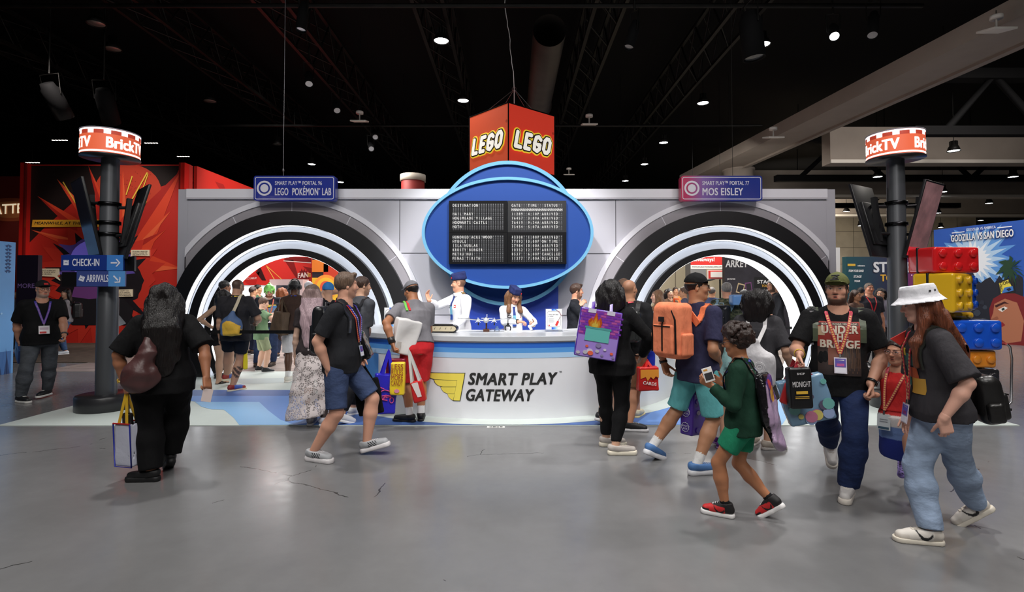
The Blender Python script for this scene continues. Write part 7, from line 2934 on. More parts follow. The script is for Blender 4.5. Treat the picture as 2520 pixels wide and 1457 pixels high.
def swoosh(base, panel, mark, toe=None):
 def cf(f, u, r):
  C = np.tile(A(rgb(*base)), (len(f), 1))
  m = (f < .0) | (u > .058) | ((f > .5) & (u < .034)) | ((f > .14) & (f < .42) & (np.abs(r) < .011))
  C[m] = A(rgb(*panel))
  c = .026 + .9 * (f - .22) ** 2 - .09 * (f - .22) * -1
  m = (np.abs(r) > .010) & (f > .02) & (f < .46) & (np.abs(u - c) < .007 * np.clip((.48 - f) * 5, .25, 1))
  C[m] = A(rgb(*mark))
  return C
 return cf
# ================================================================== PEOPLE
# ---- woman in black walking away, left
P1 = Person('person seen from behind in black shirt and trousers, long black hair, maroon sack bag', 1.66, 4, at=(398, 1180), sex='f', fat=1.24, res=.010, skin=(168, 112, 82),
   feet={'l': (372, 1184, 0, -62, 0), 'r': (418, 1158, 28, -10, 0)}, hands={'l': (306, 942, -.08), 'r': (508, 928, -.05)}, elbow={'l': (-1, -.3, 0), 'r': (1, -.3, 0)},
   handspec={'l': dict(curl=.95), 'r': dict(curl=.75, palm=(-.6, .8, 0))})
P1.top(col=(13, 13, 15), sleeve=.93, hem=-.07, g=.022, sg=.026)
P1.bottom(col=(12, 12, 14), hem=1.93, g=(.02, .03, .045), waist=.05)
P1.shoes(col=(24, 24, 26), sole=(20, 20, 22), soleh=.024)
P1.hair('long', (20, 16, 16), length=.365, width=1.22, vol=.06)
P1.watch('l', (222, 190, 90), (200, 160, 60), t=.9)
# maroon sack
sp, ns = P1.over_shoulder(-.045, .20, .16)
e = empty('sack_bag', Vector(P1.O + P1.on_back(-.085, -.02)), 'maroon drawstring sack slung over the shoulder of the woman in black', 'bag')
ec = A(e.location) - P1.O
S = SDF(.009)
b0 = P1.on_back(-.085, .045, .075) - ec
S.ell(b0 + A((0, 0, -.03)), np.stack([P1.Rc, P1.Fc, P1.Uc], 1), (.135, .085, .13), .03)
S.chain([b0 + A((.0, 0, .02)), b0 + P1.Rc * .05 + A((0, 0, .17)), P1.on_back(-.055, .235, .03) - ec], [.10, .055, .02], .04, flat=(P1.Fc, .75))
S.fold(.007, 46, seed=5, axis=(.2, 0, 1))
mesh_obj('bag_body', [S.mesh()], mat('maroon_nylon', rgb(74, 46, 46), .38, bump=.3, bscale=24), e)
mb = MB()
pts = [Vector(p) + Vector(P1.O) - e.location for p in sp]
mb.ribbon(pts[:9] + [Vector(P1.on_back(-.055, .235, .035) - ec)], ns[:10], .035, cm(104, 60, 62, 'vinyl'), .006)
mb.build('strap', e)
def clear_trim(e, M, w, h, d):
 mb = MB()
 bl_, rd_ = cm(34, 44, 150, 'vinyl'), cm(170, 40, 40, 'vinyl')
 for y in (-d / 2, d / 2):
  c4 = [M @ Vector((x * w / 2, y, z * h / 2)) for x, z in ((-1, 1), (-1, -1), (1, -1), (1, 1))]
  mb.tube(c4, .006, bl_, 6)
  mb.tube([c4[0], c4[3]], .008, rd_, 6)
 mb.build('edge_binding', e)
 mb = MB()
 mb.box((.0, 0, h * .42), (.09, .05, .22), cm(40, 38, 40, 'gloss'), M, bevel=.02)
 mb.build('bottle', e)
tote('clear plastic tote with blue edges and yellow handles held by the woman in black', wl(P1, 'l', .01), .26, .19, .36, .11, 18, (196, 198, 214), (222, 178, 50), kind='vinyl', roll=-2, tilt=2, taper=-.08, soft=.002, gap=.05, extra=clear_trim, open_top=True)
o = MB().box((0, 0, -.055), (.075, .002, .11), cm(232, 214, 210, 'print'), rot=Matrix.Rotation(R_(12), 3, 'Y') @ Matrix.Rotation(R_(20), 3, 'Z')).build('paper_slip', loc=Vector(wl(P1, 'r', -.01)))
tag(o, 'pale paper slip in the right hand of the woman in black', 'paper')
# ---- man in cap facing us, far left
P2 = Person('person in black cap and black shirt with badge, facing us by the blue wall', 1.75, 172, at=(98, 985), fat=1.15, belly=.035, skin=(186, 134, 110), res=.010, beard=((150, 140, 132), .7),
   feet={'r': (50, 990, 0, -20, 0), 'l': (116, 976, 0, 40, 0)}, hands={'r': (46, 838, -.02), 'l': (160, 838, -.12)}, head=(-12, 4, 0), elbow={'l': (-1, -.6, 0), 'r': (1, -.4, 0)},
   handspec={'l': dict(curl=.7), 'r': dict(curl=.8)})
P2.top(col=(16, 16, 18), sleeve=.85, hem=-.05, g=.02)
P2.bottom(col=(74, 78, 84), hem=1.95, g=(.012, .018, .022), kind='denim')
P2.shoes(col=(22, 22, 24), sole=(214, 212, 208))
P2.cap(col=(30, 29, 31))
mb = MB()
mb.box((0, 0, 0), (.05, .006, .03), cm(186, 36, 34, 'print'), frame(Vector(P2.hp(0, .405, .37)), tuple(-P2.Rh), tuple(nrm(P2.Uh * .85 - P2.Fh * .5))))
mb.build('cap_badge', P2.o)
P2.glasses((70, 60, 56))
P2.lanyard((62, 54, 150), bot=.125, w=.026, badge=(226, 222, 226), badge_size=(.12, .12), dots=(170, 120, 190), badge_art=[(-.42, -.44, .2, -.2, (200, 50, 50)), (-.4, .0, .4, .3, (196, 176, 190))])
P2.watch('l', (60, 60, 64), (20, 20, 22), t=.9)
e = tote('blue printed folder bag held low by the man in the black cap', wl(P2, 'r', .03), .0, .34, .24, .05, 40, (36, 62, 112), None, roll=28, kind='vinyl', soft=.002, name='folder_bag',
  art=lambda mb, fr, w, h, d: mb.text('GATE', .07, cm(150, 170, 200, 'print'), fr @ Matrix.Translation((-.02, -.002, .02)), bold=.02))
# ---- behind him
P3 = Person('person with long dark hair, jeans and black backpack, by the dark violet booth', 1.66, -95, at=(160, 872), sex='f', skin=FAIR, res=.016, hands={'l': ('l', .02, .18, -.22)})
P3.top(col=(120, 118, 124), sleeve=.7)
P3.bottom(col=(62, 84, 122), hem=1.9, kind='denim')
P3.shoes(col=(200, 205, 214), sole=(230, 230, 232))
P3.hair('long', (24, 20, 20), length=.14)
backpack(P3, 'black backpack with a bottle on the woman in jeans near the comic wall', w=.28, h=.42, d=.18, t=.15, col=(24, 24, 27))
P4 = Person('person in red cap and dark clothes, mostly hidden beside the blue wall', 1.66, -60, at=(44, 868), skin=MED, res=.018)
P4.top(col=(40, 36, 40), sleeve=1.8)
P4.bottom(col=(20, 20, 24), hem=1.9)
P4.shoes(col=(220, 218, 220), sole=(190, 60, 60))
P4.cap(col=(176, 34, 34))
# ---- queue at the first portal
P5 = Person('person in black tank top and shorts with hand on hip at the first portal', 1.62, 24, at=(548, 944), sex='f', fat=1.14, skin=(208, 168, 142), res=.012, footwear=False,
   feet={'l': (538, 946, 0, 30, 0), 'r': (566, 934, 0, 20, 0)}, hands={'l': (522, 806, .06)}, elbow={'l': (-1, -.5, 0)}, handspec={'l': dict(dir=(.8, .3, -.1), curl=.15, palm=(.2, .9, -.2))}, head=(-15, 8, 0))
P5.top(name='tank_top', col=(18, 18, 20), tank=True, g=.006, hem=.0, flare=.008)
P5.bottom(name='shorts', col=(24, 24, 28), hem=.42, g=(.006, .012, 0))
P5.hair('long', (26, 22, 24), length=.14)
for q in 'lr':
 mb = MB()
 a, fd = P5.ank[q], P5.ffd[q]
 rs = np.cross(fd, P5.U)
 c = A((a[0], a[1], .0))
 out = [tuple(Vector(c + fd * x + rs * y)) for x, y in ((-.05, -.03), (-.05, .03), (.06, .04), (.17, .045), (.20, .0), (.17, -.045), (.06, -.04))]
 mb.add([(x, y, .0) for x, y, z in out] + [(x, y, .018) for x, y, z in out], [tuple(range(6, -1, -1)), tuple(range(7, 14))] + [(i, (i + 1) % 7, (i + 1) % 7 + 7, i + 7) for i in range(7)], cm(40, 34, 32, 'print'))
 o = mb.build('sandal', P5.o)
 mb = MB()
 for x in (.05, .11):
  mb.ribbon([Vector(c + fd * x - rs * .043 + A((0, 0, .015))), Vector(c + fd * x - rs * .02 + A((0, 0, .062 - x * .15))), Vector(c + fd * x + rs * .02 + A((0, 0, .062 - x * .15))), Vector(c + fd * x + rs * .043 + A((0, 0, .015)))], (0, 0, 1), .03, cm(30, 26, 26, 'print'), .005)
 mb.build('sandal_strap', o)
P6 = Person('person with short black hair seen past the shoulder of the man with the sling bag', 1.80, 62, X=WX(552, 9.6), Y=9.6, skin=(150, 104, 80), res=.014, feet={'l': ('l', -.02, -.05, 0, 0, 0)})
P6.top(col=(30, 30, 34))
P6.bottom(col=(28, 28, 32), hem=1.92)
P6.shoes(col=(30, 30, 32), sole=(60, 60, 62))
P6.hair('crew', (22, 18, 18))
ank7 = None
P7 = Person('person in dark shirt and navy shorts with a blue and yellow sling bag, calf tattoo', 1.80, 28, at=(578, 962), fat=1.18, skin=(186, 142, 116), res=.011, buzz=((34, 28, 26), .85), beard=((34, 28, 26), .5),
   feet={'r': (572, 963, 0, 34, 0), 'l': (556, 950, 0, 10, 0)}, hands={'r': ('l', .01, .14, -.20)}, elbow={'r': (.7, -.9, 0)}, head=(18, 12, 0))
c7 = P7.knee['r'] + (P7.ank['r'] - P7.knee['r']) * .45 - P7.F * .03
at7 = P7.o.data.color_attributes['Col']
P7.tattoo = [(c7 + P7.Rt * .04 - P7.F * .02, .10, (52, 44, 42))]
V7 = np.zeros(len(P7.o.data.vertices) * 3)
P7.o.data.vertices.foreach_get('co', V7)
C7 = np.ones((len(V7) // 3, 4), dtype=np.float32)
C7[:, :3] = P7._col(V7.reshape(-1, 3))
at7.data.foreach_set('color', C7.ravel())
P7.top(col=(44, 43, 47), sleeve=.82, g=.02, hem=-.07)
P7.bottom(name='shorts', col=(22, 26, 36), hem=.72, g=(.018, .03, 0))
P7.shoes(col=(70, 100, 180), sole=(226, 216, 190), colf=sneaker((70, 100, 180), (150, 50, 44), None), sock=None)
P7.lanyard((226, 196, 70), bot=.10, w=.022)
e = empty('sling_bag', Vector(P7.O + P7.on_back(.03, .07, .07)), 'blue sling bag with plain yellow lower half on the man with the calf tattoo', 'bag')
RMb = np.stack([P7.Rc, P7.Fc, P7.Uc], 1)
S = SDF(.009)
S.ell((0, 0, 0), RMb, (.17, .085, .15), .03)
S.box(RMb @ A((0, 0, -.08)), RMb, (.15, .07, .07), .04, .04)
S.cone((0, 0, .05), RMb @ A((.02, 0, .21)), .11, .03, .05)
S.fold(.004, 32, seed=4)
mesh_obj('bag_body', [S.mesh()], mat('denim_and_yellow', rgb(70, 96, 140), .7, vcol=True, bump=.3, bscale=60), e,
  lambda V: np.where(((V @ RMb)[:, 2] < .03 + .05 * np.cos((V @ RMb)[:, 0] * 14))[:, None] & (np.abs((V @ RMb)[:, 0] - .03) < .13)[:, None], A(rgb(226, 178, 60)), A(rgb(74, 100, 142))))
sp, ns = P7.over_shoulder(.05, .2, .2)
mb = MB()
mb.ribbon([Vector(p) + Vector(P7.O) - e.location for p in sp[:-2]] + [Vector(RMb @ A((.02, 0, .20)))], ns[:-1], .05, cm(206, 194, 170), .008)
mb.build('strap', e)
yb = tote('plain yellow carrier bag hanging low beside the man with the calf tattoo', Vector((WX(606, 8.5), 8.5, WZ(850, 8.5))), .05, .17, .33, .06, 60, (236, 214, 40), (236, 214, 40), kind='vinyl', gap=.04, taper=-.05)
P8 = Person('person wearing a bright green slime-shaped hat, glasses and dark printed shirt', 1.74, 176, at=(660, 904), fat=1.25, belly=.03, skin=(214, 164, 140), res=.012, beard=((120, 70, 44), .85), head=(0, 22, 0),
   hands={'r': (650, 782, -.25), 'l': (676, 786, -.2)}, feet={'r': (630, 903, 0, -15, 0), 'l': (672, 900, 0, 25, 0)})
P8.top(col=(34, 36, 44), sleeve=.85, g=.02)
P8.bottom(col=(50, 66, 100), hem=1.95, kind='denim')
P8.shoes(col=(72, 60, 52), sole=(50, 44, 40))
P8.glasses((40, 34, 32))
P8.lanyard((196, 44, 60), bot=.10, w=.022, badge=(220, 214, 224), dots=(230, 180, 90), badge_art=ARTB)
P8.print_on('shirt_print', lambda mb, fn: (sheet(mb, fn, -.15, .02, .13, .07, cm(226, 200, 70, 'print'), 0), sheet(mb, fn, -.10, -.12, .12, -.0, cm(120, 140, 170, 'print'), .0), sheet(mb, fn, .02, .0, .14, .05, cm(70, 130, 190, 'print'), .001)), 0, .20, .2)
S = SDF(.007)
hh = P8.hh
S.ell(P8.hp(0, -.06, .20), P8.HM, A((.41, .47, .46)) * hh, .02, cuts=[(P8.hp(0, 0, .12), -P8.Uh)])
for i in range(13):
 a = 2 * math.pi * i / 13
 x, y = .40 * math.cos(a), -.06 + .46 * math.sin(a)
 if math.sin(a) > .55 and i % 2:
  continue
 S.cone(P8.hp(x, y, .22), P8.hp(x * 1.03, y, (.10 if math.sin(a) > .3 else -.2) - .12 * (i % 3)), .085 * hh, .06 * hh, .02)
for i, (x, y, z) in enumerate(((.2, .1, .55), (-.2, .2, .5), (0, -.2, .66), (.1, .3, .42))):
 S.ball(P8.hp(x, y, z), .1 * hh, .03)
mesh_obj('slime_hat', [S.mesh()], cm(150, 232, 120, 'plastic'), P8.o)
P9 = Person('child with brown hair, green shirt and khaki shorts, tapping at the queue', 1.46, 78, at=(642, 917), skin=(222, 176, 150), headk=1.12, res=.010, head=(0, 14, 0), hands={'r': (686, 772, -.05), 'l': (690, 768, .12)},
   feet={'r': (652, 918, 0, 10, 0), 'l': (636, 914, 0, -5, 0)}, handspec={'r': dict(curl=.3), 'l': dict(curl=.3)}, fat=1.08)
P9.top(col=(112, 140, 106), sleeve=.85, g=.016, hem=-.07)
P9.bottom(name='shorts', col=(150, 158, 124), hem=.88, g=(.016, .03, 0))
P9.shoes(col=(26, 26, 30), sole=(232, 232, 230), high=True)
P9.hair('short', (88, 60, 44), vol=.03)
backpack(P9, 'black backpack with white round marks on the child in green', w=.25, h=.36, d=.13, t=.15, col=(24, 24, 26), strap_col=(24, 24, 26))
P10 = Person('person with black braids and headphones, brown vest and white shorts, seen from behind', 1.80, 12, at=(722, 938), skin=DARKSK, res=.011, feet={'l': (708, 941, 0, 15, 0), 'r': (744, 930, 0, 10, 0)}, head=(10, 2, 0))
P10.top(col=(64, 48, 42), sleeve=.0, hem=-.05, g=.02)
P10.bottom(name='shorts', col=(216, 214, 216), hem=.92, g=(.02, .045, 0))
P10.shoes(col=(226, 220, 208), sole=(236, 230, 220), sock=(236, 236, 236), sockh=.09)
P10.hair('locs', (18, 15, 15), seed=3)
mb = MB()
for q in (-1, 1):
 mb.lathe([(0, 0), (.042, 0), (.045, .012), (.04, .03), (0, .032)], cm(24, 24, 26, 'plastic'), 20, frame(Vector(P10.hp(q * .37, -.03, .0)), tuple(P10.Fh), tuple(P10.Rh * q)))
mb.tube([Vector(P10.hp(.44 * math.cos(a), -.03, .02 + .60 * math.sin(a))) for a in [math.pi * i / 14 for i in range(15)]], .010, cm(24, 24, 26, 'plastic'), 8)
mb.build('headphones', P10.o)
P10.lanyard((50, 70, 170), bot=.12, w=.02)
e = tote('big brown soft shoulder bag beside the man in white shorts', Vector(P10.O + P10.sh['l'] + A((.06, -.16, .0))), .20, .30, .40, .16, 30, (92, 76, 62), (92, 76, 62), kind='cloth', soft=.008, taper=-.15, hw=.04, roll=8)
P11 = Person('person with grey hair and violet shirt behind the braided man', 1.80, 30, X=WX(760, 10.6), Y=10.6, skin=FAIR, res=.016)
P11.top(col=(90, 84, 130))
P11.bottom(col=(50, 52, 60), hem=1.9)
P11.shoes(col=(60, 60, 64))
P11.hair('short', (148, 146, 150))
P12 = Person('person with long ash-pink hair and long white lace dress, seen from behind', 1.68, 14, at=(768, 1040), sex='f', skin=(206, 170, 150), res=.011, feet={'r': (798, 1052, 0, 20, 0), 'l': (765, 1046, 0, 0, 0)})
P12.top(name='bodice', col=(52, 46, 48), sleeve=.6, g=.008)
lace = bpy.data.materials.new('white_lace')
lace.use_nodes = True
nt = lace.node_tree
b = nt.nodes['Principled BSDF']
b.inputs['Base Color'].default_value = (*rgb(206, 196, 196), 1)
b.inputs['Roughness'].default_value = .8
tc = nt.nodes.new('ShaderNodeTexCoord')
vo = nt.nodes.new('ShaderNodeTexVoronoi')
vo.feature = 'DISTANCE_TO_EDGE'
vo.inputs['Scale'].default_value = 42
n1 = nt.nodes.new('ShaderNodeTexNoise')
n1.inputs['Scale'].default_value = 16
nt.links.new(tc.outputs['Object'], vo.inputs['Vector'])
nt.links.new(tc.outputs['Object'], n1.inputs['Vector'])
m1, m2_ = nt.nodes.new('ShaderNodeMath'), nt.nodes.new('ShaderNodeMath')
m1.operation, m2_.operation = 'LESS_THAN', 'GREATER_THAN'
m1.inputs[1].default_value, m2_.inputs[1].default_value = .10, .54
mx = nt.nodes.new('ShaderNodeMath')
mx.operation = 'MAXIMUM'
nt.links.new(vo.outputs['Distance'], m1.inputs[0])
nt.links.new(n1.outputs['Fac'], m2_.inputs[0])
nt.links.new(m1.outputs[0], mx.inputs[0])
nt.links.new(m2_.outputs[0], mx.inputs[1])
mr = nt.nodes.new('ShaderNodeMapRange')
mr.inputs['To Min'].default_value, mr.inputs['To Max'].default_value = .28, .93
nt.links.new(mx.outputs[0], mr.inputs['Value'])
nt.links.new(mr.outputs['Result'], b.inputs['Alpha'])
P12.bottom(name='lace_skirt', m=lace, skirt=(.47, .155, .13), g=(.012, .012, 0), fold=.008)
mesh_under = SDF(.012)
for q in 'lr':
 P12._leg(mesh_under, q, (.004, .004, .004))
mesh_obj('leggings', [mesh_under.mesh()], cm(58, 50, 50), P12.o)
P12.shoes(col=(150, 150, 160), sole=(200, 200, 205))
P12.hair('long', (176, 150, 156), length=.36, width=1.0, colf=lambda q: np.where((q[:, 2] > .30)[:, None], A(rgb(96, 78, 70)), np.where((q[:, 2] > -.2)[:, None], A(rgb(150, 126, 124)), A(rgb(186, 160, 168)))))
P13 = Person('person in blue knit beanie holding up a camera behind the pink-haired woman', 1.72, -20, X=WX(808, 8.3), Y=8.3, skin=FAIR, res=.016, hands={'l': ('l', .10, .2, .10), 'r': ('l', -.04, .2, .10)})
P13.top(col=(30, 30, 36), sleeve=1.9)
P13.bottom(col=(40, 42, 50), hem=1.9)
P13.shoes(col=(40, 40, 44))
S = SDF(.008)
S.ell(P13.hp(0, -.06, .2), P13.HM, A((.40, .47, .46)) * P13.hh, .01, cuts=[(P13.hp(0, 0, .10), -P13.Uh)])
S.fold(.002, 90, seed=2)
mesh_obj('beanie', [S.mesh()], cm(60, 130, 200), P13.o)
o = MB().box((0, 0, 0), (.13, .08, .09), cm(22, 22, 24, 'plastic'), bevel=.012).box((0, -.07, -.005), (.07, .07, .07), cm(16, 16, 18, 'gloss'), bevel=.02).box((0, .02, .06), (.05, .05, .04), cm(22, 22, 24, 'plastic'), bevel=.008).build('camera', loc=Vector(wl(P13, 'r', .0)))
tag(o, 'black camera held up beside the blue beanie', 'camera')
# people inside the lab
for i, (px, Y, H, yaw, hc, tc_, sx, lab) in enumerate(((622, 13.2, 1.72, 70, (60, 40, 34), (110, 80, 80), 'm', 'person with brown hair in patterned shirt inside the first portal, left of the green hat'),
             (634, 14.0, 1.78, 110, (24, 20, 20), (70, 96, 76), 'm', 'person in dark green shirt deep inside the first portal'),
             (695, 12.6, 1.68, 10, (126, 70, 40), (60, 56, 60), 'f', 'person with long red-brown hair inside the first portal'))):
 q = Person(lab, H, yaw, X=WX(px, Y), Y=Y, sex=sx, skin=MED, res=.018)
 q.top(col=tc_, sleeve=.8)
 q.bottom(col=(52, 60, 84), hem=1.9)
 q.shoes(col=(50, 40, 40))
 q.hair('long' if sx == 'f' else 'short', hc, length=.12)
# ---- man in mid-stride with navy shorts
P14 = Person('person striding right in black shirt and navy shorts, two lanyards, grey striped sneakers', 1.82, 114, at=(838, 1124), fat=1.06, belly=.02, skin=(212, 158, 134), res=.010, drop=.022, lean=3,
   feet={'r': (770, 1134, 0, 14, 0), 'l': (902, 1118, -16, 0, .015)}, hands={'r': (808, 908, -.20), 'l': (886, 874, .22)}, elbow={'r': (.5, -1, 0), 'l': (-.6, -1, 0)}, head=(-36, 0, 0),
   handspec={'r': dict(curl=.3, dir=(-.2, .25, -1)), 'l': dict(curl=.95, dir=(0, .2, -1))}, beard=((128, 98, 82), .45))
P14.top(col=(36, 37, 41), sleeve=.78, g=.016, hem=-.045)
P14.bottom(name='shorts', col=(62, 76, 110), hem=.90, g=(.016, .034, 0), kind='denim')
P14.shoes(col=(176, 178, 182), sole=(226, 222, 224), colf=sneaker((172, 174, 178), None, (28, 28, 32)), soleh=.022)
P14.hair('side', (104, 84, 70))
P14.lanyard((186, 44, 56), bot=.115, w=.022, dots=(222, 170, 70), badge=(176, 182, 196), badge_art=ARTB, x=.0)
P14.lanyard((60, 60, 180), bot=.12, w=.022, dots=(200, 190, 230), x=-.02, spread=.040, off=.014)
backpack(P14, 'black backpack on the man striding in navy shorts', w=.29, h=.46, d=.11, t=.17, col=(30, 31, 34), strap_col=(36, 37, 40))
tote('flat black tote swinging from the hand of the man in navy shorts', wl(P14, 'l', .02), .17, .27, .36, .05, 8, (14, 14, 15), (16, 16, 18), roll=-12, gap=.07)
e = empty('bundle_bag', Vector((WX(890, 5.35), 5.35, WZ(875, 5.35))), 'black see-through goods bag on the arm of the man in navy shorts', 'bag')
S = SDF(.008)
S.box((0, 0, .10), np.array(Matrix.Rotation(R_(-24), 3, 'Y')), (.07, .09, .15), .03, .02)
S.fold(.006, 30, seed=9)
mesh_obj('bag_body', [S.mesh()], cm(22, 22, 25, 'gloss'), e)
mb = MB()
rg = random.Random(6)
for i in range(7):
 mb.box((rg.uniform(-.05, .05) - .0, -.096, .06 + .03 * i), (.04, .006, .012), cm(*((60, 130, 80), (150, 150, 150), (130, 40, 40))[i % 3], 'print'), rot=Matrix.Rotation(R_(rg.uniform(-30, 10)), 3, 'Y'))
mb.build('packets', e)
mb = MB()
mb.box((-.08, -.05, .25), (.05, .10, .02), cm(226, 120, 40, 'plastic'), rot=Matrix.Rotation(R_(-30), 3, 'Y'))
mb.box((-.06, -.05, .27), (.04, .09, .01), cm(200, 40, 40, 'plastic'), rot=Matrix.Rotation(R_(-30), 3, 'Y'))
mb.build('coloured_flap', e)
# ---- man leaning on the counter behind him
P15 = Person('person in dark grey shirt with backpack leaning at the left end of the counter', 1.80, 52, X=WX(872, 6.62), Y=6.62, skin=FAIR, res=.012, lean=10, hands={'r': (908, 818, .28)}, elbow={'r': (.6, -.8, -.6)}, head=(20, 0, 0), feet={'r': (840, 1046, 20, 10, 0), 'l': ('l', .05, -.07, 0, 0, 0)},
   beard=((90, 64, 50), .5))
P15.top(col=(74, 76, 82), sleeve=.85, g=.018)
P15.bottom(col=(26, 26, 30), hem=1.86)
P15.shoes(col=(232, 232, 234), sole=(240, 240, 240))
P15.hair('short', (64, 46, 38))
backpack(P15, 'charcoal backpack on the man leaning at the counter end', w=.28, h=.42, d=.15, t=.17, col=(44, 45, 49), straps=(-.07, .07))
# ---- man in grey cap and red shorts
P17 = Person('person in grey cap and red shorts bending over the counter with many bags', 1.76, -16, at=(1026, 1038), skin=(172, 116, 84), res=.010, lean=17, fat=1.08, feet={'r': (1036, 1036, 0, 20, 0), 'l': (1008, 1040, 0, -50, 0)},
   hands={'l': (966, 846, -.26), 'r': ('l', -.06, .22, -.20)}, elbow={'l': (-1, -.4, .1), 'r': (.8, -.5, -.5)}, head=(-24, 14, 0), handspec={'l': dict(curl=.95)})
P17.top(col=(126, 124, 130), sleeve=.72, g=.014, hem=.02)
P17.bottom(name='shorts', col=(206, 44, 50), hem=.96, g=(.016, .04, 0))
mb = MB()
M = np.stack([P17.Rp, P17.Fp, P17.Uc], 1)
S = SDF(.009)
S.tubeprof(P17.P, M, [(.035 * P17.H, .098 * P17.H + .016, .068 * P17.H + .016), (.062 * P17.H, .092 * P17.H + .018, .064 * P17.H + .018)], .005)
mesh_obj('belt', [S.mesh()], cm(34, 42, 78), P17.o)
P17.shoes(col=(28, 28, 31), sole=(22, 22, 24), sock=(232, 232, 234), sockh=.12, soleh=.022)
P17.hair('short', (26, 22, 22), vol=.01, under=True)
P17.cap(col=(126, 126, 132))
P17.watch('l', (40, 36, 36), None, t=.84, w=.07, name='wristband')
HW = wl(P17, 'l', .01)
def art_blue(mb, fr, w, h, d):
 pk = cm(232, 84, 140, 'print')
 for x0, z0, x1, z1 in ((-.10, .02, -.02, .05), (-.02, .05, .05, .03), (-.09, -.03, .0, -.01), (.0, -.01, .06, -.03), (-.08, .08, -.03, .06), (.03, .08, .07, .10), (-.05, -.06, .02, -.07), (.04, .06, .08, .05)):
  mb.tube([fr @ Vector((x0, -.002, z0)), fr @ Vector((x1, -.002, z1))], .006, pk, 5)
 mb.tube([fr @ Vector((.07 + .022 * math.cos(a), -.002, -.07 + .03 * math.sin(a))) for a in [2 * math.pi * i / 16 for i in range(16)]], .005, pk, 5, closed=True)
 mb.text('Funny', .06, pk, fr @ Matrix.Translation((-.01, -.002, -.03)) @ Matrix.Rotation(R_(-14), 4, 'Y'), bold=.03)
def art_yellow(mb, fr, w, h, d):
 rd_ = cm(150, 36, 40, 'print')
 for i, t in enumerate(('LESS', 'RULES', 'MORE', 'CANDY')):
  mb.text(t, .085, rd_, fr @ Matrix.Translation((0, -.002, h * .36 - i * .062)), bold=.0, fit=w * .78)
 mb.prism([(.03 * math.cos(2 * math.pi * i / 16), -h * .36 + .022 * math.sin(2 * math.pi * i / 16)) for i in range(16)], -.003, 0, cm(226, 140, 170, 'print'), fr)
tote('royal blue tote with pink scribbles held by the man in red shorts', HW + A((-.06, -.05, 0)), .26, .26, .46, .10, -28, (44, 40, 190), (44, 40, 190), roll=5, gap=.06, art=art_blue, kind='vinyl', hw=.035)
tote('slim yellow bag reading LESS RULES MORE CANDY held by the man in red shorts', HW + A((.06, -.09, 0)), .12, .17, .38, .09, -4, (240, 208, 50), None, art=art_yellow, kind='vinyl', roll=1)
tote('red and white carrier bag behind the yellow one at the red shorts', HW + A((.17, -.02, 0)), .36, .15, .25, .08, 6, (200, 40, 40), (200, 200, 200), kind='vinyl', roll=-14, gap=.05,
 art=lambda mb, fr, w, h, d: mb.poly(vmat(fr, [(-.05, -.003, .11), (-.01, -.003, -.06), (.04, -.003, -.06), (.03, -.003, .11)])[::-1], cm(226, 216, 214, 'print')))
tote('dark red glossy bag between the blue and yellow ones at the red shorts', HW + A((.0, .06, 0)), .10, .24, .20, .08, 0, (130, 26, 50), None, kind='vinyl')
sp, ns = P17.over_shoulder(-.062, .2, .05)
e = tote('white shoulder tote on the back of the man in red shorts', Vector(P17.O + P17.on_back(-.07, .17, .085)), .0, .28, .42, .13, -30, (232, 230, 230), None, tilt=8, roll=12, kind='vinyl', taper=.1, soft=.008, art=lambda mb, fr, w, h, d: mb.text('souvenir', .05, cm(190, 150, 160, 'print'), fr @ Matrix.Translation((-.03, -.002, -.10)) @ Matrix.Rotation(R_(50), 4, 'Y'), bold=.0) if False else mb.box((-.08, -.002, -.12), (.05, .002, .12), cm(196, 190, 186, 'print'), fr))
for k, (c, dx) in enumerate((((120, 200, 90), -.018), ((206, 60, 60), .018))):
 mb = MB()
 mb.ribbon([Vector(p) + Vector(P17.Rc) * dx + Vector(P17.O) - e.location for p in sp[2:11]], ns[2:11], .026, cm(*c), .006)
 mb.build('strap', e)
# ---- the staff and the bearded man behind the counter
P18 = Person('person in white pilot shirt and navy side cap, arm raised, behind the counter', 1.84, -122, X=WX(1131, 8.05), Y=8.05, skin=(206, 150, 122), res=.010, hands={'r': (1056, 740, -.30), 'l': (1112, 806, -.52)}, elbow={'r': (1, -.2, -.9), 'l': (-.5, -1, .1)},
   head=(32, 2, 0), handspec={'r': dict(dir=(.5, .1, 1), palm=(-.6, -.2, .1), curl=.35, thumb=.0), 'l': dict(dir=(.1, .8, -.35), palm=(0, .2, -1), curl=.15)}, buzz=((60, 44, 36), .8), mouth=.5)
shirtw = mat('uniform_white', rgb(232, 232, 236), .75, bump=.3, bscale=200)
P18.top(col=(232, 232, 236), sleeve=1.93, g=.016, hem=.02, m=shirtw, fold=.004, neck=-.15)
P18.bottom(col=(26, 28, 36), hem=1.95)
P18.shoes(col=(20, 20, 22), sole=(20, 20, 22))
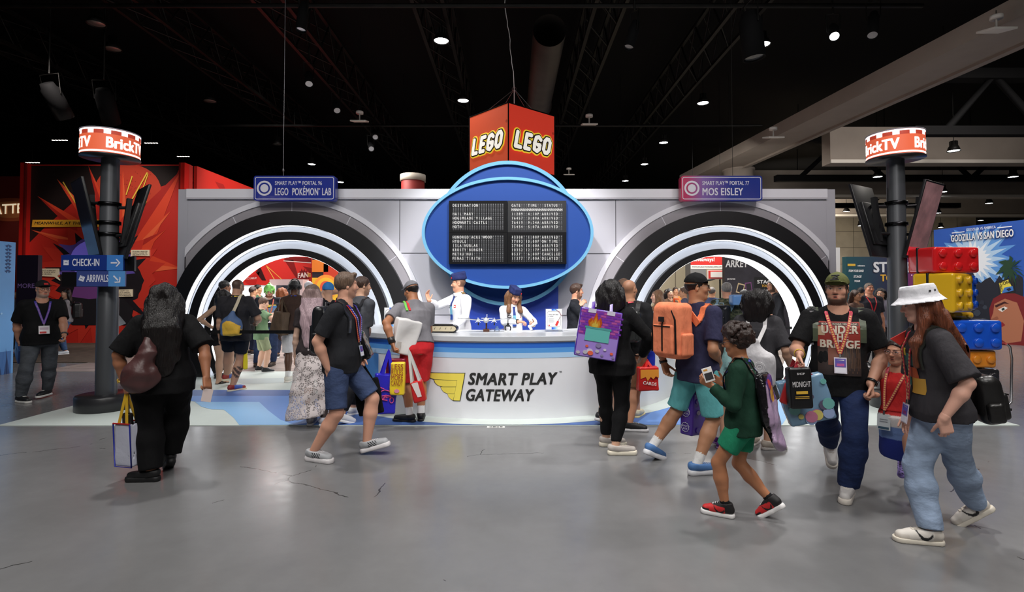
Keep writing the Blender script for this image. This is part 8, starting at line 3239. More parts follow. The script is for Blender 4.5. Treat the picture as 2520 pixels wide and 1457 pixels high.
def uniform(P, tie=True, wide=1.0):
 M = np.stack([P.Rc, P.Fc, P.Uc], 1)
 S = SDF(.006)
 n0 = P.neck + P.Uc * .0 * P.H + P.Fc * .006 * P.H
 r = .042 * P.H * (1 if P.sex == 'm' else .84)
 S.cone(n0 - P.Uc * .014 * P.H, n0 + P.Uc * .022 * P.H + P.Fc * .006 * P.H, r * 1.12, r, .01, flat=None, cuts=[(n0 + (P.Uc * .024) * P.H, nrm(P.Uc + P.Fc * .35))])
 S.cut(n0 - P.Uc * .02 * P.H, -P.Uc)
 mesh_obj('collar', [S.mesh()], shirtw, P.o)
 for q in (-1, 1):
  mb = MB()
  pts = []
  for rr, tt in ((.045, .30), (.075, .292)):
   c = P.P + P.Uc * tt * P.H + P.Rc * q * rr * P.H
   h = P.bvh.ray_cast(Vector(c + P.Uc * .5), Vector(-P.Uc))
   pts.append((h[0] if h[0] is not None else Vector(c)) + Vector(P.Uc) * .008)
  mb.ribbon(pts, Vector(P.Uc), .055, cm(30, 34, 52), .008)
  d = (pts[1] - pts[0])
  for k in (.45, .7):
   c = pts[0] + d * k
   mb.ribbon([c - d * .06, c + d * .06], Vector(P.Uc), .056, cm(222, 180, 80, 'print'), .011)
  mb.build('epaulette', P.o)
 if tie:
  mb = MB()
  pts, ns, ws = [], [], []
  for i in range(10):
   t = .315 - .20 * i / 9 * wide
   pts.append(Vector(P.on_front(.002, t, .012)))
   ns.append(Vector(P.Fc))
   ws.append(.03 + .03 * i / 9 if i else .04)
  for a, b, c in ((0, 4, (46, 62, 120)), (4, 7, (110, 170, 196)), (7, 10, (40, 70, 150))):
   mb.ribbon(pts[a:b + (1 if b < 10 else 0)], ns[a:b + 1], ws[a:b + 1] if b < 10 else ws[a:b], cm(*c), .006)
  mb.build('tie', P.o)
 P.print_on('chest_badges', lambda mb, fn: (sheet(mb, fn, .055, -.02, .10, .025, cm(206, 44, 38, 'print'), .0, 2, 2), sheet(mb, fn, .060, -.005, .095, .010, cm(240, 236, 226, 'print'), .002, 2, 1), sheet(mb, fn, -.105, -.018, -.05, .018, cm(34, 34, 36, 'print'), .0, 2, 2), sheet(mb, fn, -.095, -.008, -.06, .008, cm(220, 220, 220, 'print'), .002, 2, 1)), 0, .225, .2)
def side_cap(P, col=(36, 44, 88), tip=0):
 S = SDF(.006)
 S.box(P.hp(.02, -.05, .50), P.HM @ np.array(Matrix.Rotation(R_(-8), 3, 'Y')) @ np.array(Matrix.Rotation(R_(tip), 3, 'X')), A((.30, .47, .24)) * P.hh, .09 * P.hh, .02)
 S.ell(P.hp(.0, -.07, .36), P.HM, A((.37, .46, .26)) * P.hh, .03, cuts=[(P.hp(0, 0, .27), -P.Uh)])
 S.cut(P.hp(0, 0, .25), nrm(-P.Uh + P.Fh * .0))
 o = mesh_obj('side_cap', [S.mesh()], cm(*col), P.o)
 mb = MB()
 mb.box((0, 0, 0), (.022, .006, .022), cm(206, 44, 38, 'print'), frame(Vector(P.hp(-.24, .40, .40)), tuple(-P.Rh * .7 + P.Fh * -.7 * -1), tuple(P.Uh)))
 mb.build('cap_badge', o)
uniform(P18)
side_cap(P18, tip=-10)
P19 = Person('person in white pilot shirt with long brown hair looking down behind the counter', 1.64, 166, X=WX(1262, 7.95), Y=7.95, sex='f', skin=(206, 152, 124), res=.009, head=(-14, 22, 0), hands={'r': (1275, 792, -.42), 'l': (1312, 800, -.40)}, elbow={'r': (1, -.6, -.4), 'l': (-1, -.4, -.4)},
   handspec={'r': dict(curl=.55, dir=(-.7, .5, 0), palm=(0, -.1, -1)), 'l': dict(curl=.7, dir=(.3, .8, .1), palm=(.7, 0, .4))}, lips=(150, 70, 66))
P19.top(col=(232, 232, 236), sleeve=1.93, g=.014, hem=.0, m=shirtw, fold=.004, neck=-.15)
P19.bottom(col=(26, 28, 36), hem=1.95)
P19.shoes(col=(20, 20, 22), sole=(20, 20, 22))
P19.hair('long', (110, 76, 50), length=.20, side=2)
uniform(P19, wide=.9)
side_cap(P19)
P19.watch('r', (20, 20, 22), (20, 20, 22), t=.95)
o = MB().box((0, 0, 0), (.15, .04, .045), cm(212, 214, 218, 'plastic'), bevel=.014).box((-.05, 0, -.035), (.04, .035, .06), cm(200, 202, 206, 'plastic'), bevel=.012).build('hand_scanner', loc=Vector(wl(P19, 'l', .0)))
o.rotation_euler = (0, R_(-28), R_(-20))
tag(o, 'pale grey hand scanner in the fingers of the woman in the pilot shirt', 'scanner')
P20 = Person('person with brown beard in black jacket gesturing, at the right end behind the counter', 1.72, 96, X=WX(1416, 8.3), Y=8.3, skin=(206, 148, 120), res=.010, beard=((74, 50, 38), .8), head=(-14, 4, 0), hands={'r': (1428, 752, -.16)}, elbow={'r': (.5, -.4, -1)},
   handspec={'r': dict(dir=(-.2, .7, .8), palm=(-.6, .2, -.2), curl=.5, thumb=.1)})
P20.top(name='jacket', col=(34, 36, 42), sleeve=1.9, g=.022, hem=-.04, m=cm(34, 36, 42, 'denim'))
P20.bottom(col=(30, 30, 34), hem=1.9)
P20.shoes(col=(30, 30, 34))
P20.hair('side', (66, 46, 36), vol=.03)
P20.watch('r', (30, 26, 24), None, t=.9)
# ---- right of the counter
P21 = Person('person in black hooded top and leggings with a purple picture bag on the back', 1.70, 16, at=(1508, 1112), sex='f', fat=1.14, skin=(200, 156, 130), res=.010, feet={'r': (1514, 1119, 0, 62, 0), 'l': (1492, 1098, 0, 62, 0)},
   hands={'r': ('l', .05, .12, -.24), 'l': ('l', .03, .14, -.22)}, elbow={'r': (1, -.3, 0), 'l': (-1, -.3, 0)}, head=(12, 6, 0))
P21.top(name='hooded_top', col=(14, 14, 16), sleeve=1.95, g=.026, hem=-.06, sg=.02)
P21.bottom(name='leggings', col=(16, 16, 18), hem=1.88, g=(.006, .007, .008))
P21.shoes(col=(190, 182, 176), sole=(222, 214, 196), soleh=.024)
P21.hair('long', (20, 17, 18), length=.12, width=1.1)
e = empty('picture_bag', Vector(P21.O + P21.on_back(-.045, .18, .10)), 'purple square bag with brick print, flame and teal bin on the woman in black leggings', 'bag')
Rb = np.stack([rotv(P21.Rc, P21.Uc, 22), rotv(P21.Fc, P21.Uc, 22), P21.Uc], 1)
Rb = np.array(Matrix.Rotation(R_(9), 3, Vector(Rb[:, 1]))) @ Rb
fr = Matrix([list(Rb[0]) + [0], list(Rb[1]) + [0], list(Rb[2]) + [0], [0, 0, 0, 1]])
mb = MB()
w_, h_, d_ = .40, .47, .14
mb.box((0, 0, 0), (w_, d_, h_), cm(84, 44, 160, 'gloss'), fr, bevel=.012)
mb.build('bag_body', e)
mb = MB()
pm = lambda *c: cm(*c, 'gloss')
Y0 = -d_ / 2 - .002
mb.box((0, Y0, .0), (w_ - .02, .003, h_ - .02), pm(150, 124, 200), fr)
mb.box((0, Y0 - .001, .10), (w_ - .03, .003, h_ * .52), pm(128, 62, 150), fr)
for r in range(9):
 for c in range(7):
  mb.box((-.16 + c * .055 + (r % 2) * .027 - .01, Y0 - .003, .0 + r * .025), (.046, .002, .017), pm(110, 52, 160) if (r * 3 + c) % 4 else pm(170, 80, 150), fr)
mb.box((-.01, Y0 - .005, -.01), (.23, .004, .125), pm(96, 176, 170), fr)
mb.box((-.01, Y0 - .006, .055), (.25, .005, .02), pm(78, 150, 150), fr)
for i, (s_, c) in enumerate(((1.0, (232, 110, 50)), (.72, (244, 170, 60)), (.45, (250, 222, 100)))):
 f = [(-.10, .0), (-.115, .05), (-.085, .09), (-.075, .06), (-.045, .145), (-.02, .07), (.0, .10), (.02, .05), (.01, .0)]
 q = [(-.045 + (x + .045) * s_, Y0 - .008 - i * .001, .062 + z * s_) for x, z in f]
 mb.add([(-.045, Y0 - .008 - i * .001, .062)] + q, [(0, 1 + k, 2 + k) for k in range(len(q) - 1)][::1], pm(*c), False, fr)
 mb.add([(-.045, Y0 - .008 - i * .001, .062)] + q, [(2 + k, 1 + k, 0) for k in range(len(q) - 1)], pm(*c), False, fr)
rg = random.Random(31)
for i in range(11):
 x, z = rg.uniform(-.17, .17), rg.uniform(-.21, -.10)
 r = rg.uniform(.012, .03)
 mb.prism([(x + r * math.cos(t), z + r * .8 * math.sin(t)) for t in [2 * math.pi * k / 14 for k in range(14)]], Y0 - .007 - i * .0003, Y0, pm(*[(180, 176, 186), (130, 120, 160), (214, 96, 70), (196, 190, 206)][i % 4]), fr)
mb.build('bag_print', e)
for q in (-1, 1):
 mb = MB()
 mb.box((q * .09, Y0 - .004, .215), (.075, .004, .04), pm(200, 196, 214), fr)
 pts = [fr @ Vector((q * .09, -d_ / 2, .20)), fr @ Vector((q * .085, -.02, .30)), fr @ Vector((q * .07, .12, .28)), fr @ Vector((q * .06, d_ / 2 + .02, .12))]
 mb.ribbon(pts, Vector(-P21.Fc + P21.Uc), .03, pm(90, 50, 160), .005)
 mb.build('strap', e)
P22 = Person('person with brown hair whose face is half hidden behind the bald man', 1.76, -10, X=WX(1534, 6.62), Y=6.62, skin=FAIR, res=.014, feet={'r': ('l', .02, .10, 0, 30, 0)}, head=(30, 8, 0))
P22.top(col=(46, 46, 52))
P22.bottom(name='shorts', col=(60, 60, 64), hem=.95)
P22.shoes(col=(226, 216, 184), sole=(228, 214, 160))
P22.hair('short', (92, 66, 48), vol=.04)
P23 = Person('person with shaved head, black shirt and brown shorts holding a red bag', 1.74, 20, at=(1550, 1052), fat=1.12, skin=(190, 136, 106), res=.011, feet={'r': (1548, 1060, 0, 66, 0), 'l': (1478, 1046, 22, 10, 0)}, buzz=((110, 84, 70), .35), head=(14, 0, 0),
   hands={'r': (1598, 864, .06)}, elbow={'r': (.8, -.8, 0)}, handspec={'r': dict(curl=.8)})
P23.top(col=(28, 28, 31), sleeve=.85, g=.02)
P23.bottom(name='shorts', col=(120, 84, 62), hem=.97, g=(.016, .03, 0))
P23.shoes(col=(24, 24, 27), sole=(214, 212, 214))
P23.lanyard((206, 50, 70), bot=.12, w=.022, dots=(230, 170, 70))
backpack(P23, 'small dark backpack on the bald man by the counter', w=.24, h=.36, d=.12, t=.17, col=(40, 42, 42), r=.05, strap_col=(52, 52, 54))
def art_red(mb, fr, w, h, d):
 mb.poly(vmat(fr, [(-w * .45, -.003, h * .4), (w * .45, -.003, h * .4), (w * .45, -.003, h * .05), (w * .3, -.003, h * .12), (w * .18, -.003, -.0), (w * .05, -.003, h * .1), (-w * .1, -.003, -.02), (-w * .2, -.003, h * .1), (-w * .45, -.003, h * .02)])[::-1], cm(232, 150, 50, 'print'))
 mb.text('CARDS', .05, cm(240, 236, 230, 'print'), fr @ Matrix.Translation((-.0, -.003, -h * .18)) @ Matrix.Rotation(R_(8), 4, 'Y'), bold=.03)
tote('red bag with orange burst and the word CARDS hanging beside the brown shorts', wl(P23, 'r', -.01) + A((-.10, -.34, 0)), .06, .24, .27, .10, -8, (196, 38, 36), (196, 38, 36), kind='vinyl', art=art_red, gap=.05)
tote('royal blue carrier bag mostly hidden behind the red one by the brown shorts', Vector((WX(1600, 6.2), 6.2, WZ(850, 6.2))), .05, .10, .36, .08, 20, (30, 52, 170), (30, 52, 170), kind='vinyl', gap=.03)
P24 = Person('person with light brown hair and white jacket, facing left past the counter end', 1.62, -92, X=WX(1618, 8.6), Y=8.6, sex='f', skin=(220, 172, 148), res=.012, hands={'l': ('l', .05, .2, -.22)}, head=(-10, 0, 0))
P24.top(name='jacket', col=(216, 214, 212), sleeve=1.9, g=.02, hem=-.06)
P24.bottom(col=(40, 40, 44), hem=1.9)
P24.shoes(col=(200, 200, 200))
P24.hair('long', (126, 92, 66), length=.17, side=-1)
P24.lanyard((50, 70, 150), bot=.15, w=.018, dots=(220, 220, 230))
# orange backpack
P25 = Person('person in black cap and navy shirt with orange backpack and turquoise shorts', 1.79, 42, at=(1718, 1150), skin=(186, 134, 102), res=.010, drop=.02, feet={'l': (1604, 1134, 24, -6, 0), 'r': (1714, 1168, 0, 18, 0)}, head=(44, -2, 0),
   hands={'l': (1634, 893, .10), 'r': (1768, 890, -.06)}, elbow={'l': (-.6, -1, 0), 'r': (.6, -1, 0)}, handspec={'l': dict(curl=.5), 'r': dict(curl=.8)})
P25.top(col=(50, 50, 78), sleeve=.78, g=.018, hem=-.06)
P25.bottom(name='shorts', col=(104, 184, 188), hem=.90, g=(.018, .036, 0))
P25.shoes(col=(78, 122, 178), sole=(226, 226, 230), colf=sneaker((84, 128, 186), None, None, None), sock=(228, 228, 228), sockh=.07, soleh=.024)
P25.hair('crew', (24, 20, 20), under=True)
P25.cap(col=(26, 26, 28))
P25.glasses((50, 50, 52))
P25.watch('l', (24, 26, 30), (24, 24, 28), t=.95)
backpack(P25, 'bright orange backpack with black zips on the man in turquoise shorts', w=.33, h=.50, d=.20, t=.20, col=(244, 142, 104), badge=(40, 34, 32), strap_col=(236, 130, 88), straps=(-.07, .07), sw=.06, r=-.03, kind='cloth', vzip=True)
def art_purple(mb, fr, w, h, d):
 rg = random.Random(12)
 for i in range(15):
  x, z = rg.uniform(-.4, .4) * w, rg.uniform(-.4, .42) * h
  r = rg.uniform(.02, .045)
  mb.prism([(x + r * math.cos(t), z + r * .85 * math.sin(t)) for t in [2 * math.pi * k / 14 for k in range(14)]], -.003 - i * .0004, 0, cm(*[(126, 118, 140), (90, 70, 150), (170, 160, 60), (150, 60, 66), (70, 66, 90)][i % 5], 'gloss'), fr)
def art_purple_side(e, M, w, h, d):
 mb = MB()
 f2 = M @ frame((-w / 2 - .005, 0, 0), (0, -1, 0), (0, 0, 1))
 wt = cm(206, 204, 226, 'print')
 for z in (-.34 * h, -.05 * h, .28 * h):
  mb.tube([f2 @ Vector((.038 * math.cos(a) * (1 + .15 * (k % 2)), -.002, z + .038 * math.sin(a) * (1 + .15 * (k % 2)))) for k, a in enumerate([2 * math.pi * i / 20 for i in range(20)])], .003, wt, 5, closed=True)
  mb.text('BOOTY', .022, wt, f2 @ Matrix.Translation((0, -.002, z + .01)), bold=.03)
  mb.text('BOX', .022, wt, f2 @ Matrix.Translation((0, -.002, z - .014)), bold=.03)
 mb.build('side_print', e)
tote('big purple printed bag seen between the legs of the man in turquoise shorts', Vector((WX(1725, 5.05), 5.05, WZ(850, 5.05))), .36, .40, .48, .14, -35, (78, 50, 150), (78, 50, 150), kind='gloss', roll=4, art=art_purple, extra=art_purple_side, soft=.002)
# market people behind
P26 = Person('person with brown ponytail seen behind the orange backpack man', 1.70, -80, X=WX(1684, 10.8), Y=10.8, sex='f', skin=TAN, res=.016)
P26.top(col=(70, 70, 90))
P26.bottom(col=(50, 50, 56), hem=1.9)
P26.shoes(col=(60, 60, 64))
P26.hair('ponytail', (84, 60, 46), length=.05)
P26b = Person('person with long black hair, brown vest and white sleeves in the second portal', 1.66, 150, X=WX(1648, 13.0), Y=13.0, sex='f', skin=FAIR, res=.018, hands={'r': ('l', -.1, .15, -.18)})
P26b.top(col=(96, 72, 56), sleeve=.15, g=.03)
P26b.bottom(col=(60, 56, 54), hem=1.9)
P26b.shoes(col=(200, 200, 200))
P26b.hair('long', (22, 18, 18), length=.2)
for i, (px, Y, H, yaw, hc, tc_, lab) in enumerate(((1662, 15.5, 1.72, 160, (60, 44, 36), (196, 130, 60), 'person in orange shirt far inside the second portal'), (1640, 16.5, 1.66, 190, (40, 30, 28), (150, 60, 60), 'person in red shirt far inside the second portal at its left'),
            (1752, 12.5, 1.70, 20, (90, 84, 80), (44, 54, 84), 'person in navy behind the cap of the orange backpack man'), (1672, 18.0, 1.7, 0, (170, 160, 150), (120, 120, 130), 'person with pale hair at the farthest part of the second portal'))):
 q = Person(lab, H, yaw, X=WX(px, Y), Y=Y, skin=MED, res=.02)
 q.top(col=tc_)
 q.bottom(col=(50, 54, 66), hem=1.9)
 q.shoes(col=(60, 60, 60))
 q.hair('short', hc)
P27 = Person('person with grey hair and camouflage shirt, blue topped backpack, in the second portal', 1.74, 24, X=WX(1788, 8.4), Y=8.4, skin=(206, 150, 124), res=.012, beard=((150, 144, 138), .6), head=(-40, 4, 0), fat=1.1, hands={'l': ('l', -.03, .1, -.29)})
camo = bpy.data.materials.new('camouflage_cloth')
camo.use_nodes = True
nt = camo.node_tree
tc, no, cr = nt.nodes.new('ShaderNodeTexCoord'), nt.nodes.new('ShaderNodeTexNoise'), nt.nodes.new('ShaderNodeValToRGB')
no.inputs['Scale'].default_value = 14
cr.color_ramp.interpolation = 'CONSTANT'
cr.color_ramp.elements[0].color = (*rgb(38, 44, 34), 1)
cr.color_ramp.elements[1].color = (*rgb(112, 108, 84), 1)
cr.color_ramp.elements[1].position = .58
q = cr.color_ramp.elements.new(.46)
q.color = (*rgb(70, 76, 56), 1)
nt.links.new(tc.outputs['Object'], no.inputs['Vector'])
nt.links.new(no.outputs['Fac'], cr.inputs['Fac'])
nt.links.new(cr.outputs['Color'], nt.nodes['Principled BSDF'].inputs['Base Color'])
nt.nodes['Principled BSDF'].inputs['Roughness'].default_value = .85
P27.top(m=camo, sleeve=.9, g=.02)
P27.bottom(col=(56, 56, 56), hem=1.9)
P27.shoes(col=(60, 60, 60))
P27.hair('short', (120, 116, 112), vol=.04)
backpack(P27, 'black backpack with light blue top on the man in camouflage', w=.30, h=.44, d=.16, t=.15, col=(26, 28, 34), strap_col=(120, 150, 170))
e = MB().box((0, 0, 0), (.24, .18, .16), cm(96, 140, 196, 'vinyl'), bevel=.03).build('rolled_jacket', loc=Vector((WX(1818, 8.1), 8.12, WZ(738, 8.1))))
tag(e, 'light blue rolled bundle strapped on the pack of the man in camouflage', 'bundle')
P28 = Person('person with black hair looking down behind the camouflage shirt', 1.64, -60, X=WX(1838, 10.2), Y=10.2, skin=(196, 150, 124), res=.016, head=(0, 24, 0))
P28.top(col=(46, 46, 52))
P28.bottom(col=(40, 42, 50), hem=1.9)
P28.shoes(col=(50, 50, 52))
P28.hair('short', (20, 18, 18), vol=.03)
P29 = Person('person with dark beard, black printed shirt and red lanyard in the second portal', 1.84, -112, X=WX(1905, 10.5), Y=10.5, skin=(196, 144, 116), res=.013, beard=((32, 26, 24), .85), hands={'l': ('l', .02, .2, -.2), 'r': ('l', -.05, .2, -.22)}, head=(-4, 6, 0), fat=1.15)
P29.top(col=(26, 26, 30), sleeve=1.05, g=.022)
P29.bottom(col=(70, 72, 62), hem=1.9)
P29.shoes(col=(40, 40, 40))
P29.hair('crew', (30, 24, 22))
P29.lanyard((206, 50, 60), bot=.13, w=.022, dots=(230, 190, 120))
P29.print_on('shirt_print', lambda mb, fn: [sheet(mb, fn, x, z, x + w, z + .025, cm(190, 160, 90, 'print'), 0, 3, 1) for x, z, w in ((-.12, .04, .08), (-.02, .04, .12), (-.12, 0, .14), (.04, 0, .06), (-.10, -.04, .18))], 0, .17, .2)
P30 = Person('person with black hair, dark grey shirt and a white tote worn on the back', 1.60, 8, at=(1868, 1104), sex='f', fat=1.2, skin=(206, 160, 134), res=.011, hands={'r': ('l', .08, .06, -.28)}, feet={'r': (1890, 1106, 0, 50, 0), 'l': (1850, 1096, 0, 10, 0)})
P30.top(col=(58, 57, 61), sleeve=.9, g=.024, hem=-.06)
P30.bottom(name='shorts', col=(96, 92, 92), hem=.80, g=(.014, .03, 0))
P30.shoes(col=(196, 184, 172), sole=(206, 200, 196))
P30.hair('bob', (24, 20, 21), length=.09, width=1.15, vol=.05)
e = empty('backpack_tote', Vector(P30.O + P30.on_back(.0, .06, .07)), 'white soft tote worn as a backpack over the dark grey shirt', 'bag')
Rb = np.stack([P30.Rc, P30.Fc, P30.Uc], 1)
S = SDF(.009)
S.box((0, 0, -.10), Rb, (.18, .065, .17), .05, .04)
S.cone((0, 0, .0), Rb @ A((0, 0, .16)), .12, .05, .08, flat=(P30.Fc, .6))
S.box(Rb @ A((.05, -.06, -.06)), Rb, (.10, .02, .11), .02, .01)
S.fold(.006, 26, seed=8)
mesh_obj('bag_body', [S.mesh()], cm(200, 198, 202), e)
for rr in (-.05, .05):
 sp, ns = P30.over_shoulder(rr, .16, .2)
 mb = MB()
 mb.ribbon([Vector(p) + Vector(P30.O) - e.location for p in sp[:-2]] + [Vector(Rb @ A((rr * .5, -.02, .15)))], ns[:-1], .035, cm(214, 212, 214), .007)
 mb.build('strap', e)
mb = MB()
fr = Matrix([list(Rb[0]) + [0], list(Rb[1]) + [0], list(Rb[2]) + [0], [0, 0, 0, 1]])
for r in (.05, .038, .018):
 mb.tube([fr @ Vector((.055 + r * math.cos(a), -.090, -.06 + r * math.sin(a))) for a in [2 * math.pi * i / 24 for i in range(24)]], .002, cm(236, 236, 238, 'print'), 5, closed=True)
mb.build('round_print', e)
# ---- child with curly hair
P31 = Person('child with curly hair, dark green top, green shorts and red high sneakers', 1.34, -80, at=(1832, 1272), headk=1.16, skin=(176, 118, 84), res=.009, hres=.0045, drop=.018, feet={'l': (1786, 1272, 0, -4, 0), 'r': (1902, 1276, 38, 6, 0)},
   hands={'l': (1750, 948, -.02), 'r': (1782, 944, .12)}, elbow={'l': (-.4, -.5, -1), 'r': (.4, -.5, -1)}, head=(-6, 8, 0), handspec={'l': dict(curl=.6, dir=(-.1, .9, .5), palm=(.6, .2, .3)), 'r': dict(curl=.6, dir=(-.3, .9, .5), palm=(-.6, .2, .3))}, fat=.96, lean=2)
P31.top(name='sweatshirt', col=(26, 58, 44), sleeve=1.88, g=.022, hem=-.06, sg=.016)
P31.bottom(name='shorts', col=(36, 132, 98), hem=.62, g=(.02, .035, 0))
P31.shoes(col=(190, 36, 38), sole=(232, 230, 230), high=True, colf=swoosh((196, 38, 40), (24, 22, 24), (22, 20, 22)), sock=(22, 22, 24), sockh=.045, soleh=.022, res=.005)
P31.hair('curly', (46, 32, 28), vol=.10, seed=11)
P31.glasses((40, 50, 60))
P31.lanyard((62, 66, 176), bot=.16, w=.018, dots=(200, 200, 230))
o = MB().box((0, 0, 0), (.075, .004, .10), cm(226, 222, 220, 'print'), bevel=.001).box((0, -.0025, -.012), (.06, .001, .05), cm(50, 50, 54, 'print')).box((-.012, -.0025, .034), (.03, .001, .012), cm(210, 150, 60, 'print')).build('trading_card', loc=Vector((WX(1741, 3.66), 3.66, WZ(922, 3.66))))
o.rotation_euler = (R_(-10), R_(-14), R_(10))
tag(o, 'small printed card held up by the child with curly hair', 'card')
e = empty('drawstring_bag', Vector(P31.O + P31.on_back(.02, .10, .05)), 'shiny black and lilac picture bag on the back of the curly-haired child', 'bag')
Rb = np.stack([P31.Rc, P31.Fc, P31.Uc], 1)
S = SDF(.008)
S.box(Rb @ A((0, .0, .03)), Rb @ np.array(Matrix.Rotation(R_(-10), 3, 'X')) @ np.array(Matrix.Rotation(R_(8), 3, 'Y')), (.13, .04, .19), .035, .04)
S.box(Rb @ A((.02, -.035, -.19)), Rb @ np.array(Matrix.Rotation(R_(-16), 3, 'X')) @ np.array(Matrix.Rotation(R_(24), 3, 'Y')), (.115, .035, .12), .03, .05)
S.fold(.007, 26, seed=3)
V, F = S.mesh()
def irid(V):
 L = V @ Rb
 C = np.tile(A(rgb(24, 22, 26)), (len(V), 1))
 face = L[:, 1] < -.012 - .16 * (.2 - L[:, 2]) * .4
 C[face] = A(rgb(170, 146, 176))
 m = face & (L[:, 2] > .02) & (np.abs(L[:, 0]) < .09)
 C[m] = A(rgb(84, 60, 130))
 m = face & (np.hypot(L[:, 0] - .01, L[:, 2] - .07) < .055)
 C[m] = A(rgb(216, 160, 70))
 m = face & (np.hypot(L[:, 0] + .02, L[:, 2] - .14) < .035)
 C[m] = A(rgb(190, 60, 60))
 return C
mesh_obj('bag_body', [(V, F)], mat('iridescent_vinyl', rgb(40, 36, 44), .16, vcol=True, bump=.5, bscale=16, bdist=.02), e, irid)
for rr in (-.05, .06):
 sp, ns = P31.over_shoulder(rr, .10, .16)
 mb = MB()
 mb.ribbon([Vector(p) + Vector(P31.O) - e.location for p in sp], ns, .03, cm(28, 26, 30, 'gloss'), .006)
 for p, n in list(zip(sp, ns))[2:-1:2]:
  c = Vector(p) + Vector(P31.O) - e.location + n * .005
  mb.box(c, (.014, .014, .006), cm(150, 150, 160, 'gloss'))
 mb.build('strap', e)
P32 = Person('child in purple sneakers mostly hidden behind the curly-haired child', 1.24, 30, at=(1768, 1096), headk=1.15, sex='f', skin=(214, 164, 136), res=.012, feet={'l': (1756, 1094, 14, 40, 0), 'r': (1776, 1104, 0, 40, 0)})
P32.top(col=(150, 190, 190), sleeve=.8)
P32.bottom(name='shorts', col=(150, 140, 150), hem=.6)
P32.shoes(col=(96, 44, 132), sole=(150, 110, 170))
P32.hair('long', (50, 34, 28), length=.26)
# ---- man in olive cap, girl and woman in white hat
P33 = Person('person in olive cap and black poster shirt walking towards us in dark jeans', 1.77, 176, at=(2068, 1204), fat=1.08, belly=.02, skin=(204, 152, 128), res=.009, hres=.0042, drop=.018, beard=((44, 32, 28), .85), mouth=.35, head=(12, 2, 0),
   feet={'l': (2088, 1222, 0, 12, 0), 'r': (2042, 1148, 42, -8, .02)}, hands={'r': (1968, 872, -.22), 'l': (2142, 944, -.22)}, elbow={'r': (.5, -1, -.8), 'l': (-.8, -.7, 0)},
   handspec={'r': dict(curl=.95, dir=(.25, .45, -.9)), 'l': dict(curl=.85, dir=(-.1, .25, -1))})
P33.top(col=(20, 20, 22), sleeve=.78, g=.018, hem=-.07)
P33.bottom(col=(34, 48, 86), hem=1.98, g=(.012, .020, .036), m=cm(34, 48, 86, 'denim'))
P33.shoes(col=(206, 202, 200), sole=(222, 214, 204), soleh=.022)
P33.cap(col=(96, 100, 60), bill=(96, 100, 60))
P33.hair('crew', (34, 26, 24))
mb = MB()
fr = frame(Vector(P33.hp(0, .395, .40)), tuple(-P33.Rh), tuple(nrm(P33.Uh * .85 - P33.Fh * .5)))
for x0, z0, x1, z1 in ((-.025, .018, .03, .022), (.03, .022, -.015, -.004), (-.015, -.004, .02, -.002), (.02, -.002, -.03, -.022), (-.03, -.022, .028, -.018)):
 mb.tube([fr @ Vector((x0, -.006, z0)), fr @ Vector((x1, -.006, z1))], .006, cm(24, 24, 24, 'print'), 5)
mb.build('cap_emblem', P33.o)
def art33(mb, fn):
 sheet(mb, fn, -.15, -.02, .14, .18, cm(150, 52, 44, 'print'))
 sheet(mb, fn, -.15, -.24, .14, -.02, cm(52, 40, 38, 'print'), 0)
 sheet(mb, fn, -.14, .150, .13, .170, cm(60, 34, 30, 'print'), .001, 8, 1)
 sheet(mb, fn, -.145, .07, -.10, .14, cm(196, 170, 140, 'print'), .001, 2, 2)
 sheet(mb, fn, -.08, -.16, .0, -.02, cm(120, 70, 54, 'print'), .001, 4, 4)
 sheet(mb, fn, -.06, -.05, -.02, .0, cm(84, 50, 42, 'print'), .0015, 2, 2)
 for i in range(12):
  sheet(mb, fn, .02 + .01 * i, -.22 + .02 * (i % 3), .026 + .01 * i, -.10 + .04 * ((i * 7) % 4), cm(84, 60, 46, 'print'), .001, 1, 3)
 wt = cm(226, 214, 196, 'print')
 for t, x, z, s_, wd in (('UNDER', 0, .115, .085, .25), ('THE', 0, .058, .07, .12), ('BRIDGE', 0, .0, .085, .27)):
  vs, fs = glyphs(t, 'CENTER', .05, 0, 1.0)
  sx_ = wd / (max(v[0] for v in vs) - min(v[0] for v in vs))
  mb.add([fn((x + v[0] * sx_, .003, z + v[1] * s_)) for v in vs], fs, wt)
 vs, fs = glyphs('BLOOD SUGAR SEX MAGIK', 'CENTER', .02, 0, 1.0)
 sx_ = .24 / (max(v[0] for v in vs) - min(v[0] for v in vs))
 mb.add([fn((v[0] * sx_, .003, .160 + v[1] * .018)) for v in vs], fs, wt)
P33.print_on('shirt_print', art33, 0, .165, .3)
P33.lanyard((196, 52, 74), bot=.125, w=.024, dots=(236, 190, 110), badge=(222, 214, 226), badge_size=(.085, .125), badge_art=ARTB, off=.012)
P33.watch('l', (20, 20, 22), (20, 20, 22), t=.93)
P33.watch('r', (226, 190, 50), None, t=.93, name='wristband')
backpack(P33, 'olive backpack worn by the man in the olive cap', w=.32, h=.46, d=.16, t=.15, col=(62, 70, 54), strap_col=(78, 86, 68), straps=(-.090, .090), sw=.045)
e = empty('strap_of_pins', Vector(P33.O + A((0, 0, 0))), 'black strap full of tiny pins over the shoulder of the man in olive cap', 'strap')
sp, ns = P33.over_shoulder(.105, .02, .2, 16, .02)
mb = MB()
mb.ribbon(sp[:14], ns[:14], .06, cm(20, 20, 22, 'gloss'), .01)
mb.build('strap_band', e)
rg = random.Random(3)
